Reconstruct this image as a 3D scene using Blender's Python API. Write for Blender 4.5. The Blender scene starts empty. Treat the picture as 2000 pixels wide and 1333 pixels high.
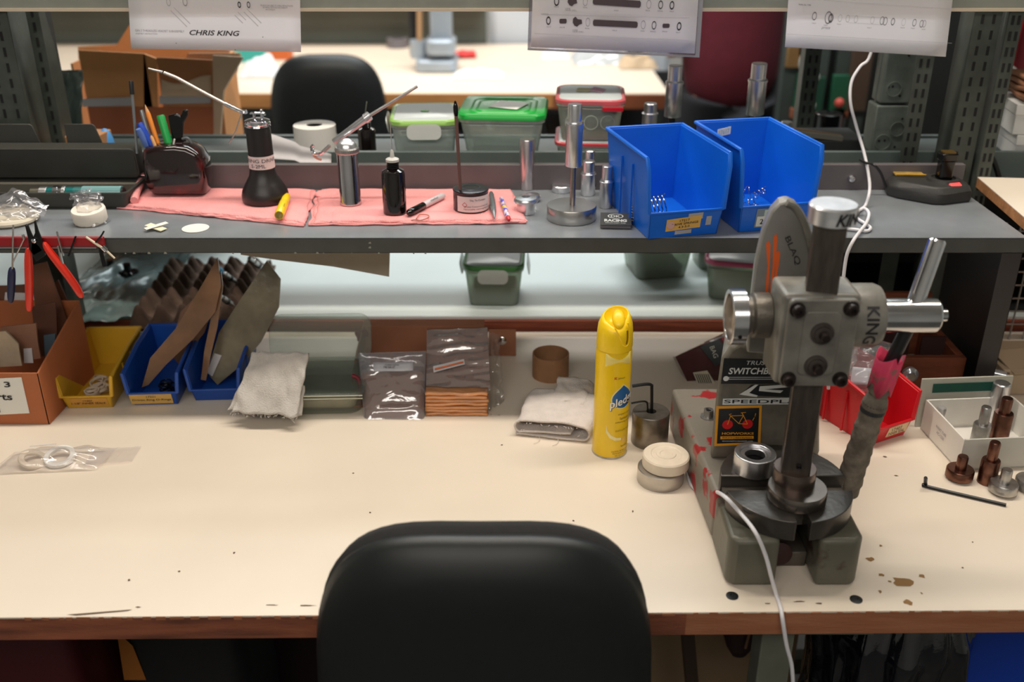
import bpy, bmesh, math, random
from mathutils import Vector, Matrix, noise, Euler
random.seed(7)
PI = math.pi
R = math.radians
SC = bpy.context.scene
COL = SC.collection
# ---------------------------------------------------------------- camera
FPX = 1944.0; TH = R(25.5); CZ = 1.57
cam_d = bpy.data.cameras.new('camera'); cam = bpy.data.objects.new('camera', cam_d); COL.objects.link(cam)
cam.location = (0, 0, CZ); cam.rotation_euler = (R(90) - TH, 0, 0)
cam_d.sensor_width = 36; cam_d.lens = FPX / 2000 * 36; cam_d.clip_start = .02
cam_d.dof.use_dof = True; cam_d.dof.focus_distance = 1.36; cam_d.dof.aperture_fstop = 3.2
SC.camera = cam
# ---------------------------------------------------------------- world and exposure
w = bpy.data.worlds.new('world'); SC.world = w; w.use_nodes = True
w.node_tree.nodes['Background'].inputs[0].default_value = (.80, .90, 1, 1)
w.node_tree.nodes['Background'].inputs[1].default_value = .16
SC.view_settings.view_transform = 'Standard'; SC.view_settings.look = 'None'
SC.view_settings.exposure = 0.0; SC.view_settings.gamma = 1; SC.view_settings.use_curve_mapping = False
# ---------------------------------------------------------------- ceiling tube lights, plus one added fill
def area(loc, sx, sy, power, col, rot=(0, 0, 0)):
    d = bpy.data.lights.new('tube_and_fill_light', 'AREA'); d.shape = 'RECTANGLE'; d.size = sx; d.size_y = sy
    d.energy = power; d.color = col
    o = bpy.data.objects.new('tube_and_fill_light', d); COL.objects.link(o); o.location = loc; o.rotation_euler = rot
area((.05, 1.42, 2.62), 2.3, .12, 36, (1, .91, .79))
area((-.3, -.75, 2.45), 2.4, .45, 21, (1, .93, .85), (R(48), 0, 0))  # fill added behind the camera to brighten surfaces that face it
area((.2, 2.95, 2.75), 2.4, .5, 50, (.90, .98, 1))
area((-.5, 4.3, 2.7), 2.4, .3, 55, (1, .97, .93))
# ---------------------------------------------------------------- pixel to point
CT, ST = math.cos(TH), math.sin(TH)
def ray(px, py):
    u = (px - 1000) / FPX; v = (666.5 - py) / FPX
    return Vector((u, CT + v * ST, -ST + v * CT))
def P(px, py, D):
    r = ray(px, py); t = D / r.y
    return Vector((r.x * t, D, CZ + r.z * t))
def T(px, py, z):
    r = ray(px, py); t = (z - CZ) / r.z
    return Vector((r.x * t, r.y * t, z))
def mp(v):
    """metres per photo pixel at point v"""
    return (v.y * CT + (CZ - v.z) * ST) / FPX
ZT, ZS, ZB = .80, 1.09, .825      # bench top, shelf top, rear bench top
# ---------------------------------------------------------------- materials
def lin(c):
    f = lambda x: x / 12.92 if x <= .04045 else ((x + .055) / 1.055) ** 2.4
    return tuple(f(x / 255) for x in c[:3]) + (1,)
MATS = {}
def mat(name, c, rough=.5, metal=0, var=0, vs=30, bump=0, bs=200, c2=None, thr=None, aniso=None, trans=0, coat=0, emit=0, spec=.5, stretch=None):
    if name in MATS: return MATS[name]
    m = bpy.data.materials.new(name); m.use_nodes = True; nt = m.node_tree; N = nt.nodes; L = nt.links
    b = N['Principled BSDF']; b.inputs['Base Color'].default_value = lin(c); b.inputs['Roughness'].default_value = rough
    b.inputs['Metallic'].default_value = metal; b.inputs['Transmission Weight'].default_value = trans
    b.inputs['Coat Weight'].default_value = coat; b.inputs['Specular IOR Level'].default_value = spec
    if emit:
        b.inputs['Emission Color'].default_value = lin(c); b.inputs['Emission Strength'].default_value = emit
    if var or c2 or bump:
        tc = N.new('ShaderNodeTexCoord'); src = tc.outputs['Object']
        if stretch:
            mpn = N.new('ShaderNodeMapping'); mpn.inputs['Scale'].default_value = stretch
            L.new(src, mpn.inputs[0]); src = mpn.outputs[0]
    if var or c2:
        nz = N.new('ShaderNodeTexNoise'); nz.inputs['Scale'].default_value = vs; nz.inputs['Detail'].default_value = 6
        L.new(src, nz.inputs['Vector'])
        cr = N.new('ShaderNodeValToRGB'); L.new(nz.outputs['Fac'], cr.inputs[0])
        a = lin(c)
        if c2:
            t = thr or (.42, .58)
            cr.color_ramp.elements[0].position = t[0]; cr.color_ramp.elements[1].position = t[1]
            cr.color_ramp.elements[0].color = a; cr.color_ramp.elements[1].color = lin(c2)
        else:
            cr.color_ramp.elements[0].position = .3; cr.color_ramp.elements[1].position = .7
            cr.color_ramp.elements[0].color = tuple(x * (1 - var) for x in a[:3]) + (1,)
            cr.color_ramp.elements[1].color = tuple(min(1, x * (1 + var)) for x in a[:3]) + (1,)
        L.new(cr.outputs[0], b.inputs['Base Color'])
    if bump:
        nb = N.new('ShaderNodeTexNoise'); nb.inputs['Scale'].default_value = bs; nb.inputs['Detail'].default_value = 4
        L.new(src, nb.inputs['Vector'])
        bp = N.new('ShaderNodeBump'); bp.inputs['Strength'].default_value = bump; bp.inputs['Distance'].default_value = .002
        L.new(nb.outputs['Fac'], bp.inputs['Height']); L.new(bp.outputs[0], b.inputs['Normal'])
    MATS[name] = m; return m
def clear(name, c=(235, 240, 240), solid=.12, rough=.08, bump=0, bs=60, gl=.12, c_solid=None):
    """thin clear plastic film: mostly see-through, a little milky, with gloss"""
    if name in MATS: return MATS[name]
    m = bpy.data.materials.new(name); m.use_nodes = True; nt = m.node_tree; N = nt.nodes; L = nt.links
    N.remove(N['Principled BSDF']); out = N['Material Output']
    tr = N.new('ShaderNodeBsdfTransparent'); tr.inputs[0].default_value = lin(c)
    df = N.new('ShaderNodeBsdfDiffuse'); df.inputs[0].default_value = lin(c_solid or c)
    gs = N.new('ShaderNodeBsdfGlossy'); gs.inputs['Roughness'].default_value = rough
    m1 = N.new('ShaderNodeMixShader'); m1.inputs[0].default_value = solid; L.new(tr.outputs[0], m1.inputs[1]); L.new(df.outputs[0], m1.inputs[2])
    lw = N.new('ShaderNodeLayerWeight'); lw.inputs[0].default_value = .35
    ma = N.new('ShaderNodeMath'); ma.operation = 'MULTIPLY_ADD'; ma.inputs[1].default_value = .5; ma.inputs[2].default_value = gl
    L.new(lw.outputs['Fresnel'], ma.inputs[0])
    m2 = N.new('ShaderNodeMixShader'); L.new(ma.outputs[0], m2.inputs[0]); L.new(m1.outputs[0], m2.inputs[1]); L.new(gs.outputs[0], m2.inputs[2])
    L.new(m2.outputs[0], out.inputs[0])
    if bump:
        tc = N.new('ShaderNodeTexCoord'); nb = N.new('ShaderNodeTexNoise'); nb.inputs['Scale'].default_value = bs; nb.inputs['Detail'].default_value = 3
        nb.inputs['Distortion'].default_value = 1.2
        L.new(tc.outputs['Object'], nb.inputs['Vector'])
        bp = N.new('ShaderNodeBump'); bp.inputs['Strength'].default_value = bump; bp.inputs['Distance'].default_value = .004
        L.new(nb.outputs['Fac'], bp.inputs['Height']); L.new(bp.outputs[0], gs.inputs['Normal']); L.new(bp.outputs[0], lw.inputs['Normal'])
    MATS[name] = m; return m
# ---------------------------------------------------------------- mesh builder
def frame_of(d):
    d = Vector(d).normalized(); a = Vector((0, 0, 1)) if abs(d.z) < .9 else Vector((1, 0, 0))
    u = d.cross(a).normalized(); return u, d.cross(u).normalized(), d
class B:
    def __init__(s): s.b = bmesh.new()
    def mark(s): return len(s.b.verts)
    def xf(s, k, M):
        s.b.verts.ensure_lookup_table()
        for i in range(k, len(s.b.verts)): s.b.verts[i].co = M @ s.b.verts[i].co
        return s
    def face(s, vs):
        try: return s.b.faces.new(vs)
        except ValueError: return None
    def poly(s, pts):
        s.face([s.b.verts.new(p) for p in pts]); return s
    def box(s, x0, x1, y0, y1, z0, z1):
        v = [s.b.verts.new((x, y, z)) for z in (z0, z1) for y in (y0, y1) for x in (x0, x1)]
        for f in ((0, 2, 3, 1), (4, 5, 7, 6), (0, 1, 5, 4), (2, 6, 7, 3), (0, 4, 6, 2), (1, 3, 7, 5)): s.face([v[i] for i in f])
        return s
    def obox(s, c, size, rot=(0, 0, 0)):
        k = s.mark(); a, b_, c_ = [x / 2 for x in size]; s.box(-a, a, -b_, b_, -c_, c_)
        return s.xf(k, Matrix.Translation(c) @ Euler(rot).to_matrix().to_4x4())
    def bar(s, p0, p1, wx, wz):
        p0, p1 = Vector(p0), Vector(p1); u, v, d = frame_of(p1 - p0)
        q = [[s.b.verts.new(p + u * (i * wx / 2) + v * (j * wz / 2)) for i, j in ((-1, -1), (1, -1), (1, 1), (-1, 1))] for p in (p0, p1)]
        s.face(q[0][::-1]); s.face(q[1])
        for i in range(4): s.face([q[0][i], q[0][(i + 1) % 4], q[1][(i + 1) % 4], q[1][i]])
        return s
    def rings(s, rr, cap0=True, cap1=True, close=True):
        vs = [[s.b.verts.new(p) for p in r] for r in rr]; n = len(vs[0])
        for a, b_ in zip(vs, vs[1:]):
            for i in range(n if close else n - 1): s.face([a[i], a[(i + 1) % n], b_[(i + 1) % n], b_[i]])
        if cap0: s.face(vs[0][::-1])
        if cap1: s.face(vs[-1])
        return s
    def cyl(s, p0, p1, r0, r1=None, seg=28, caps=True):
        p0, p1 = Vector(p0), Vector(p1); r1 = r0 if r1 is None else r1; u, v, d = frame_of(p1 - p0)
        return s.rings([[p + (u * math.cos(2 * PI * i / seg) + v * math.sin(2 * PI * i / seg)) * r for i in range(seg)] for p, r in ((p0, r0), (p1, r1))], caps, caps)
    def lathe(s, prof, o=(0, 0, 0), ax=(0, 0, 1), seg=36, caps=True):
        """prof: (radius, height) pairs along ax"""
        u, v, d = frame_of(ax); o = Vector(o)
        return s.rings([[o + d * h + (u * math.cos(2 * PI * i / seg) + v * math.sin(2 * PI * i / seg)) * max(r, 1e-5) for i in range(seg)] for r, h in prof], caps, caps)
    def ring(s, o, ri, ro, h, ax=(0, 0, 1), seg=36):
        u, v, d = frame_of(ax); o = Vector(o)
        rr = [[o + d * z + (u * math.cos(2 * PI * i / seg) + v * math.sin(2 * PI * i / seg)) * r for i in range(seg)] for r, z in ((ro, 0), (ro, h), (ri, h), (ri, 0), (ro, 0))]
        return s.rings(rr, False, False)
    def tube(s, pts, r, seg=8, smooth=True, r1=None):
        pts = [Vector(p) for p in pts]
        if smooth and len(pts) > 2:
            q = []
            for i in range(len(pts) - 1):
                a = pts[max(i - 1, 0)]; b_ = pts[i]; c = pts[i + 1]; d = pts[min(i + 2, len(pts) - 1)]
                for t in [j / 6 for j in range(6)]:
                    q.append(.5 * ((2 * b_) + (c - a) * t + (2 * a - 5 * b_ + 4 * c - d) * t * t + (3 * b_ - a - 3 * c + d) * t ** 3))
            pts = q + [pts[-1]]
        rr = []; u = None
        for i, p in enumerate(pts):
            d = (pts[min(i + 1, len(pts) - 1)] - pts[max(i - 1, 0)]).normalized()
            if u is None: u = frame_of(d)[0]
            u = (u - d * u.dot(d)); u = u.normalized() if u.length > 1e-6 else frame_of(d)[0]
            v = d.cross(u); k = r if r1 is None else r + (r1 - r) * i / (len(pts) - 1)
            rr.append([p + (u * math.cos(2 * PI * j / seg) + v * math.sin(2 * PI * j / seg)) * k for j in range(seg)])
        return s.rings(rr)
    def prism(s, pts, ext):
        pts = [Vector(p) for p in pts]; e = Vector(ext)
        return s.rings([pts, [p + e for p in pts]])
    def ball(s, c, r, seg=20, ring=12):
        if not hasattr(r, '__len__'): r = (r, r, r)
        k = s.mark(); bmesh.ops.create_uvsphere(s.b, u_segments=seg, v_segments=ring, radius=1)
        return s.xf(k, Matrix.Translation(c) @ Matrix.Diagonal((r[0], r[1], r[2], 1)))
    def rbox(s, w, d, z0, z1, r, seg=6, cx=0, cy=0, w1=None, d1=None, caps=True):
        """upright box with rounded plan corners, may taper"""
        def ring_(w_, d_, z):
            o = []
            for qx, qy, a0 in ((1, 1, 0), (-1, 1, 90), (-1, -1, 180), (1, -1, 270)):
                for k in range(seg + 1):
                    a = R(a0 + 90 * k / seg); o.append(Vector((cx + qx * (w_ / 2 - r) + r * math.cos(a), cy + qy * (d_ / 2 - r) + r * math.sin(a), z)))
            return o
        return s.rings([ring_(w, d, z0), ring_(w1 or w, d1 or d, z1)], caps, caps)
    def grid(s, f, nu, nv):
        vs = [[s.b.verts.new(f(i / nu, j / nv)) for j in range(nv + 1)] for i in range(nu + 1)]
        for i in range(nu):
            for j in range(nv): s.face([vs[i][j], vs[i + 1][j], vs[i + 1][j + 1], vs[i][j + 1]])
        return s
    def done(s, name, m, parent=None, bevel=0, seg=2, smooth=35, solid=0, sub=0, loc=None, rot=None, disp=None):
        bmesh.ops.recalc_face_normals(s.b, faces=s.b.faces)
        if disp:
            amp, sc = disp
            s.b.normal_update()
            for v in s.b.verts: v.co += v.normal * (noise.noise(v.co * sc) * amp)
        me = bpy.data.meshes.new(name); s.b.to_mesh(me); s.b.free()
        for p in me.polygons: p.use_smooth = smooth > 0
        if smooth: me.set_sharp_from_angle(angle=R(smooth))
        me.materials.append(m)
        o = bpy.data.objects.new(name, me); COL.objects.link(o)
        if parent: o.parent = parent
        if loc is not None: o.location = loc
        if rot is not None: o.rotation_euler = rot
        if solid:
            q = o.modifiers.new('solid', 'SOLIDIFY'); q.thickness = solid; q.offset = 0
        if bevel:
            q = o.modifiers.new('bevel', 'BEVEL'); q.width = bevel; q.segments = seg; q.limit_method = 'ANGLE'; q.angle_limit = R(40); q.harden_normals = False
        if sub:
            q = o.modifiers.new('sub', 'SUBSURF'); q.levels = sub; q.render_levels = sub
        return o
def tag(o, label, cat, group=None, kind=None):
    o['label'] = label; o['category'] = cat
    if group: o['group'] = group
    if kind: o['kind'] = kind
    return o
def thing(name, label, cat, loc=(0, 0, 0), rz=0, group=None, rot=None):
    o = bpy.data.objects.new(name, None); COL.objects.link(o); o.location = loc
    o.rotation_euler = rot or (0, 0, rz); o.empty_display_size = .02
    return tag(o, label, cat, group)
def struct(o): o['kind'] = 'structure'; return o
def dup(root, loc, rz=None, label=None, rot=None):
    r = root.copy(); COL.objects.link(r); r.location = loc
    if rz is not None: r.rotation_euler = (0, 0, rz)
    if rot is not None: r.rotation_euler = rot
    if label: r['label'] = label
    for ch in list(root.children):
        c = ch.copy(); COL.objects.link(c); c.parent = r
        for g in list(ch.children):
            d = g.copy(); COL.objects.link(d); d.parent = c
    return r
def text(s, m, parent, o, xd, yd, width, height=None, name='lettering', bend=None, off=.0004, slices=0, shear=0, left=False, bold=0):
    """flat printed lettering centred on o (or starting at o)"""
    cu = bpy.data.curves.new('t', 'FONT'); cu.body = s; cu.align_x = 'LEFT'; cu.offset = bold; cu.shear = shear; cu.resolution_u = 3; cu.space_line = .8
    ob = bpy.data.objects.new('t', cu); COL.objects.link(ob)
    dg = bpy.context.evaluated_depsgraph_get(); me = bpy.data.meshes.new_from_object(ob.evaluated_get(dg))
    bpy.data.objects.remove(ob); bpy.data.curves.remove(cu)
    xs = [v.co.x for v in me.vertices]; ys = [v.co.y for v in me.vertices]
    x0, x1, y0, y1 = min(xs), max(xs), min(ys), max(ys)
    sx = width / (x1 - x0); sy = sx if height is None else height / (y1 - y0)
    b = bmesh.new(); b.from_mesh(me); bpy.data.meshes.remove(me)
    for i in range(1, slices):
        bmesh.ops.bisect_plane(b, geom=b.verts[:] + b.edges[:] + b.faces[:], plane_co=(x0 + (x1 - x0) * i / slices, 0, 0), plane_no=(1, 0, 0))
    xd = Vector(xd).normalized(); yd = Vector(yd).normalized(); n = xd.cross(yd).normalized(); o = Vector(o)
    for v in b.verts:
        x = (v.co.x - (x0 if left else (x0 + x1) / 2)) * sx; y = (v.co.y - (y0 + y1) / 2) * sy
        v.co = bend(x, y) if bend else o + xd * x + yd * y + n * off
    me = bpy.data.meshes.new(name); b.to_mesh(me); b.free(); me.materials.append(m)
    t = bpy.data.objects.new(name, me); COL.objects.link(t); t.parent = parent
    return t
X3, Y3, Z3 = Vector((1, 0, 0)), Vector((0, 1, 0)), Vector((0, 0, 1))
# palette
alu = mat('aluminium', (232, 232, 236), .30, 1, .12, 60)
steel = mat('steel', (184, 182, 180), .35, 1, .2, 80)
brushed = mat('brushed_steel', (214, 214, 218), .30, 1, .15, 40)
chrome = mat('chrome', (225, 225, 230), .07, 1)
bronze = mat('bronze_steel', (120, 85, 72), .3, 1, .25, 90)
blackp = mat('black_plastic', (22, 22, 24), .42)
blackg = mat('black_gloss', (10, 9, 10), .12)
ink = mat('black_ink', (25, 24, 28), .6)
paper = mat('white_paper', (244, 241, 243), .75)
def translucent(m, k=.45):
    nt = m.node_tree; b = nt.nodes['Principled BSDF']; t = nt.nodes.new('ShaderNodeBsdfTranslucent'); t.inputs[0].default_value = b.inputs[0].default_value
    x = nt.nodes.new('ShaderNodeMixShader'); x.inputs[0].default_value = k; nt.links.new(b.outputs[0], x.inputs[1]); nt.links.new(t.outputs[0], x.inputs[2]); nt.links.new(x.outputs[0], nt.nodes['Material Output'].inputs[0])
translucent(paper, .5)
white_pl = mat('white_plastic', (235, 232, 225), .4)
card = mat('cardboard', (176, 118, 76), .8, 0, .12, 14, .15, 300)
kraft = mat('kraft_paper', (150, 100, 68), .7, 0, .2, 18, .3, 90)
shelf_m = mat('shelf_paint', (124, 129, 134), .24, 0, .10, 18, .04, 300, spec=.8)
dark_steel = mat('dark_steel_paint', (76, 84, 80), .5, 0, .25, 20)
# ================================================================ the room
floor_m = mat('floor_paint', (92, 92, 90), .5, 0, .15, 3)
struct(B().box(-3.2, 3.2, -1.6, 6.6, -.05, 0).done('floor', floor_m, smooth=0))
struct(B().box(-3.2, 3.2, -1.6, 6.6, 3.1, 3.15).done('ceiling', mat('ceiling_paint', (215, 214, 208), .9), smooth=0))
wall_m = mat('wall_paint', (212, 212, 208), .8, 0, .05, 2)
struct(B().box(-3.2, 3.2, 6.5, 6.6, 0, 3.1).done('wall_back', wall_m, smooth=0))
struct(B().box(-3.3, -3.2, -1.6, 6.6, 0, 3.1).done('wall_left', wall_m, smooth=0))
struct(B().box(3.2, 3.3, -1.6, 6.6, 0, 3.1).done('wall_right', wall_m, smooth=0))
struct(B().box(-3.2, 3.2, -1.7, -1.6, 0, 3.1).done('wall_front', wall_m, smooth=0))
# ---------------------------------------------------------------- front workbench
lam = mat('cream_laminate', (226, 213, 196), .40, 0, .03, 6, .05, 350, spec=.4)
edge_m = mat('worn_board_edge', (132, 74, 50), .7, 0, .5, 9, .5, 120, stretch=(1, 6, 8))
edge2 = mat('taped_board_edge', (152, 96, 66), .35, 0, .4, 8, .4, 60, c2=(175, 120, 88), thr=(.4, .8), stretch=(1, 5, 8))
bench = thing('workbench', 'long workbench with cream laminate top and worn brown front edge', 'workbench', (0, 1.25, 0))
fl, fr_ = T(0, 1207, ZT), T(2000, 1192, ZT)
sl = (fr_.y - fl.y) / (fr_.x - fl.x); fy = lambda x: fl.y + sl * (x - fl.x)
YB = 1.652
def loc_(v): return Vector(v) - Vector((0, 1.25, 0))
b = B(); b.prism([loc_((-1.15, fy(-1.15), .798)), loc_((1.25, fy(1.25), .798)), loc_((1.25, YB, .798)), loc_((-1.15, YB, .798))], (0, 0, .002)); b.done('laminate_surface', lam, bench, smooth=0)
b = B(); b.prism([loc_((-1.15, fy(-1.15), .767)), loc_((.2, fy(.2), .767)), loc_((.2, YB, .767)), loc_((-1.15, YB, .767))], (0, 0, .031)); b.done('board_core', edge_m, bench, smooth=0)
b = B(); b.prism([loc_((.2, fy(.2), .767)), loc_((1.25, fy(1.25), .767)), loc_((1.25, YB, .767)), loc_((.2, YB, .767))], (0, 0, .031)); b.done('board_core', edge2, bench, smooth=0)
# ragged lip where the laminate has chipped along the front edge
x = -.55
while x < .60:
    L_ = random.uniform(.004, .016); yy = fy(x) - 1.25
    b = B(); b.obox((x, yy + .0002, .7975), (L_, random.uniform(.0012, .003), random.uniform(.002, .005)), (0, 0, random.uniform(-.1, .1))); b.done('chipped_edge', edge2, bench, smooth=0); x += L_ + random.uniform(.002, .02)
legm = mat('leg_paint', (98, 100, 88), .5, 0, .15, 20)
for x in (-1.05, .325, 1.15):
    for y in (.96, 1.56): B().box(x - .02, x + .02, y - .02 - 1.25, y + .02 - 1.25, 0, .767).done('leg', legm, bench, .002)
B().box(.14, .425, fy(.3) + .012 - 1.25, fy(.3) + .05 - 1.25, .755, .767).done('rail', legm, bench, .001)
B().box(-1.1, 1.2, 1.52 - 1.25, 1.55 - 1.25, .10, .14).done('rail', legm, bench, .001)
# stains and marks on the top, each with its own shape
def blot(px, py, w_, h_, m, n=11, seed=0, z=ZT, jit=.35):
    c = T(px, py, z); k = mp(c); rnd = random.Random(seed + int(px)); pts = []
    for i in range(n):
        a = 2 * PI * i / n; q = 1 + rnd.uniform(-jit, jit)
        pts.append(Vector((c.x + math.cos(a) * w_ * k * q / 2, c.y + math.sin(a) * h_ * k * q, z + .00045)) - Vector((0, 1.25, 0)))
    return pts
rust = mat('rust_stain', (140, 105, 62), .8); dirt = mat('dirt_speck', (95, 75, 60), .8)
for px, py, w_, h_ in ((1763, 1137, 38, 13), (1801, 1126, 12, 6), (1721, 1124, 10, 4), (1775, 1178, 16, 8), (1719, 1157, 6, 4), (1738, 1137, 6, 3), (1700, 1093, 16, 6), (1720, 1067, 6, 3), (1800, 1160, 4, 3)):
    b = B(); b.poly(blot(px, py, w_, h_, rust)); b.done('rust_stain', rust, bench, smooth=0)
for px, py, w_, h_ in ((457, 1081, 4, 3), (723, 1002, 4, 2), (252, 1134, 5, 3), (1120, 1018, 4, 3), (1236, 1000, 3, 3), (350, 1117, 4, 2), (1728, 893, 8, 2), (1750, 930, 8, 2), (270, 1187, 10, 2), (600, 1184, 30, 1.5), (530, 1183, 22, 1.2), (1560, 1176, 20, 2), (1600, 1180, 14, 2), (1640, 1000, 6, 2), (980, 870, 4, 2), (830, 1030, 3, 2), (1880, 1110, 4, 2), (1900, 1060, 3, 2), (1500, 1180, 10, 1.5), (690, 925, 4, 1.5)):
    b = B(); b.poly(blot(px, py, w_, h_, dirt)); b.done('dirt_speck', dirt, bench, smooth=0)
b = B(); b.poly([T(130, 1201, ZT + .0005) - Vector((0, 1.25, 0)), T(258, 1191, ZT + .0005) - Vector((0, 1.25, 0)), T(250, 1194, ZT + .0005) - Vector((0, 1.25, 0)), T(150, 1203, ZT + .0005) - Vector((0, 1.25, 0))])
b.done('dark_scratch', dirt, bench, smooth=0)
for px, py in ((1430, 1165), (1672, 1172)):
    c = T(px, py, ZT) - Vector((0, 1.25, 0)); c.z = ZT
    b = B(); b.lathe([(.0072, 0), (.0072, .0008), (.0055, .0012), (.0026, .0013), (.0020, .0003), (0, .0003)], c); b.done('screw_head', mat('black_screw', (38, 40, 42), .4, .5), bench)
# ---------------------------------------------------------------- rear bench, back to back with the first
rear_lam = mat('white_laminate', (214, 224, 222), .45, 0, .03, 6)
wood_edge = mat('wood_edge', (134, 66, 42), .5, 0, .3, 12, .3, 60, stretch=(1, 8, 14))
rb = thing('rear_bench', 'white topped bench behind the front one, with a brown wood edge strip', 'workbench', (0, 2.0, 0))
B().box(-1.6, 1.7, 1.668 - 2, 2.42 - 2, .815, ZB).done('laminate_surface', rear_lam, rb, .001)
B().box(-1.6, 1.7, 1.664 - 2, 1.74 - 2, .795, .815).done('wood_edge', wood_edge, rb, .001)
B().box(-1.6, 1.7, 1.66 - 2, 1.668 - 2, .815, .820).done('wood_edge', wood_edge, rb, .0015)
for x in (-1.5, .9, 1.55):
    for y in (1.72, 2.36): B().box(x - .02, x + .02, y - .02 - 2, y + .02 - 2, 0, .815).done('leg', legm, rb, .002)
# ---------------------------------------------------------------- steel riser shelf over the bench
sh = thing('riser_shelf', 'grey steel shelf standing over the workbench, cloths and tools on top', 'shelf', (0, 1.47, 0))
y0, y1 = 1.35 - 1.47, 1.585 - 1.47
XR = .738
B().box(-1.1, XR, y0, y1, ZS - .0015, ZS).done('shelf_plate', shelf_m, sh, smooth=0)
lip_m = mat('shelf_lip_paint', (72, 73, 71), .38, 0, .12, 25, .04, 300)
b = B(); b.box(-1.1, XR, y0, y0 + .0015, ZS - .0235, ZS - .0003); b.box(-1.1, XR, y0, y0 + .012, ZS - .0235, ZS - .022); b.done('front_lip', lip_m, sh, .0006)
b = B(); b.box(-1.1, XR, y1 - .0015, y1, ZS, ZS + .042); b.box(-1.1, XR, y1, y1 + .012, ZS + .0405, ZS + .042); b.done('back_lip', mat('back_lip_paint', (98, 92, 94), .42, 0, .1, 20), sh, .0006)
chipm = mat('chipped_paint', (150, 150, 140), .5, .4)
b = B()
for px in (620, 632, 687, 740, 808, 831, 245, 262, 291, 323, 455, 577): 
    c = P(px, 495.5, 1.3494); s_ = random.uniform(.0012, .0028)
    b.poly([(c.x - s_, y0 - .0003, c.z - .0008), (c.x + s_, y0 - .0003, c.z - .0008), (c.x + s_ * .5, y0 - .0003, c.z + s_ * .8), (c.x - s_ * .4, y0 - .0003, c.z + s_)])
for yy, hh in ((475, 3), (484, 3)):
    c = P(722, yy, 1.3494); b.poly([(c.x - .002, y0 - .0003, c.z - .001), (c.x + .002, y0 - .0003, c.z - .0014), (c.x + .0018, y0 - .0003, c.z + .0018), (c.x - .001, y0 - .0003, c.z + .0012)])
b.done('paint_chip', chipm, sh, smooth=0)
c = P(1663, 349, 1.583) - Vector((0, 1.47, 0))
B().lathe([(.007, 0), (.007, -.002), (.0045, -.006), (0, -.007)], (c.x, y1 - .0015, c.z), (0, 1, 0)).done('bolt_head', chrome, sh)
# shelf end frame standing on the bench at the right, and one beyond the left edge of the frame
leg_dark = mat('shelf_leg_paint', (48, 44, 44), .45, 0, .1, 20)
for x0_, x1_ in ((XR - .030, XR), (-1.1, -1.07)):
    b = B(); b.box(x0_, x1_, y0 + .002, y0 + .0035, ZT + .0006 - 0, ZS - .022) if False else b.box(x1_ - .0015 if x0_ > 0 else x0_, x1_ if x0_ > 0 else x0_ + .0015, y0 + .002, y1 - .002, ZT + .0006, ZS - .002)
    b.box(x0_, x1_, y0 + .002, y0 + .0035, ZT + .0006, ZS - .024); b.done('end_panel', leg_dark, sh, .0005)
# ---------------------------------------------------------------- rear shelf (far side of the uprights)
rs = thing('rear_shelf', 'second steel shelf behind the first, plastic food boxes standing on it', 'shelf', (0, 1.76, 0))
B().box(-1.3, 1.2, 1.683 - 1.76, 1.93 - 1.76, ZS - .004, ZS).done('shelf_plate', dark_steel, rs, smooth=0)
b = B(); b.box(-1.3, 1.2, 1.673 - 1.76, 1.683 - 1.76, ZS - .02, ZS + .040); b.done('front_beam', mat('beam_paint', (84, 96, 94), .45, 0, .1, 15), rs, .001)
B().box(-1.3, 1.2, 1.93 - 1.76, 1.945 - 1.76, ZS - .02, ZS + .004).done('back_beam', dark_steel, rs, .001)
# ---------------------------------------------------------------- slotted uprights
slotm = mat('dark_slot', (14, 14, 15), .8)
upm = mat('upright_paint', (64, 70, 64), .45, 0, .22, 30, .1, 200)
def upright(px, D, wf, ws, side, label, cat='shelf post', grp=None, z1=1.75, zb=0.0):
    base = P(px, 250, D); o = thing('slotted_upright', label, cat, (base.x, D, zb))
    b = B(); b.box(0, side * wf, -.001, .001, 0, z1 - zb); b.box(-.001, .001, 0, ws, 0, z1 - zb); b.done('angle_bar', upm, o, smooth=0)
    b = B(); z = .02
    while z < z1 - zb - .03:
        if z + zb > 1.0:
            for q in (.3, .72):
                xx = side * wf * q; b.prism([(xx - .0022, -.0016, z), (xx + .0022, -.0016, z), (xx + .0022, -.0016, z + .014), (xx - .0022, -.0016, z + .014)], (0, .0004, 0))
        z += .024
    b.done('slot_holes', slotm, o, smooth=0)
    return o
upright(1800, 1.64, .028, .028, -1, 'narrow slotted steel post just right of the electrical boxes', zb=ZB)
upright(1862, 1.612, .042, .05, 1, 'wide slotted steel post beside the right end of the shelf', zb=ZB)
upright(1926, 1.60, .022, .04, 1, 'slotted steel post strip at the far right, next to the white boxes', zb=ZB)
upright(118, 1.69, .03, .045, -1, 'slotted steel post nearest the big cardboard box on the left', zb=ZS + .0005)
upright(60, 1.60, .05, .06, -1, 'leftmost dark slotted steel post at the picture edge', zb=ZB)
upright(1556, 1.96, .03, .03, 1, 'thin grey post behind the blue bins, below the right-hand sheet', zb=ZB)
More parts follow.
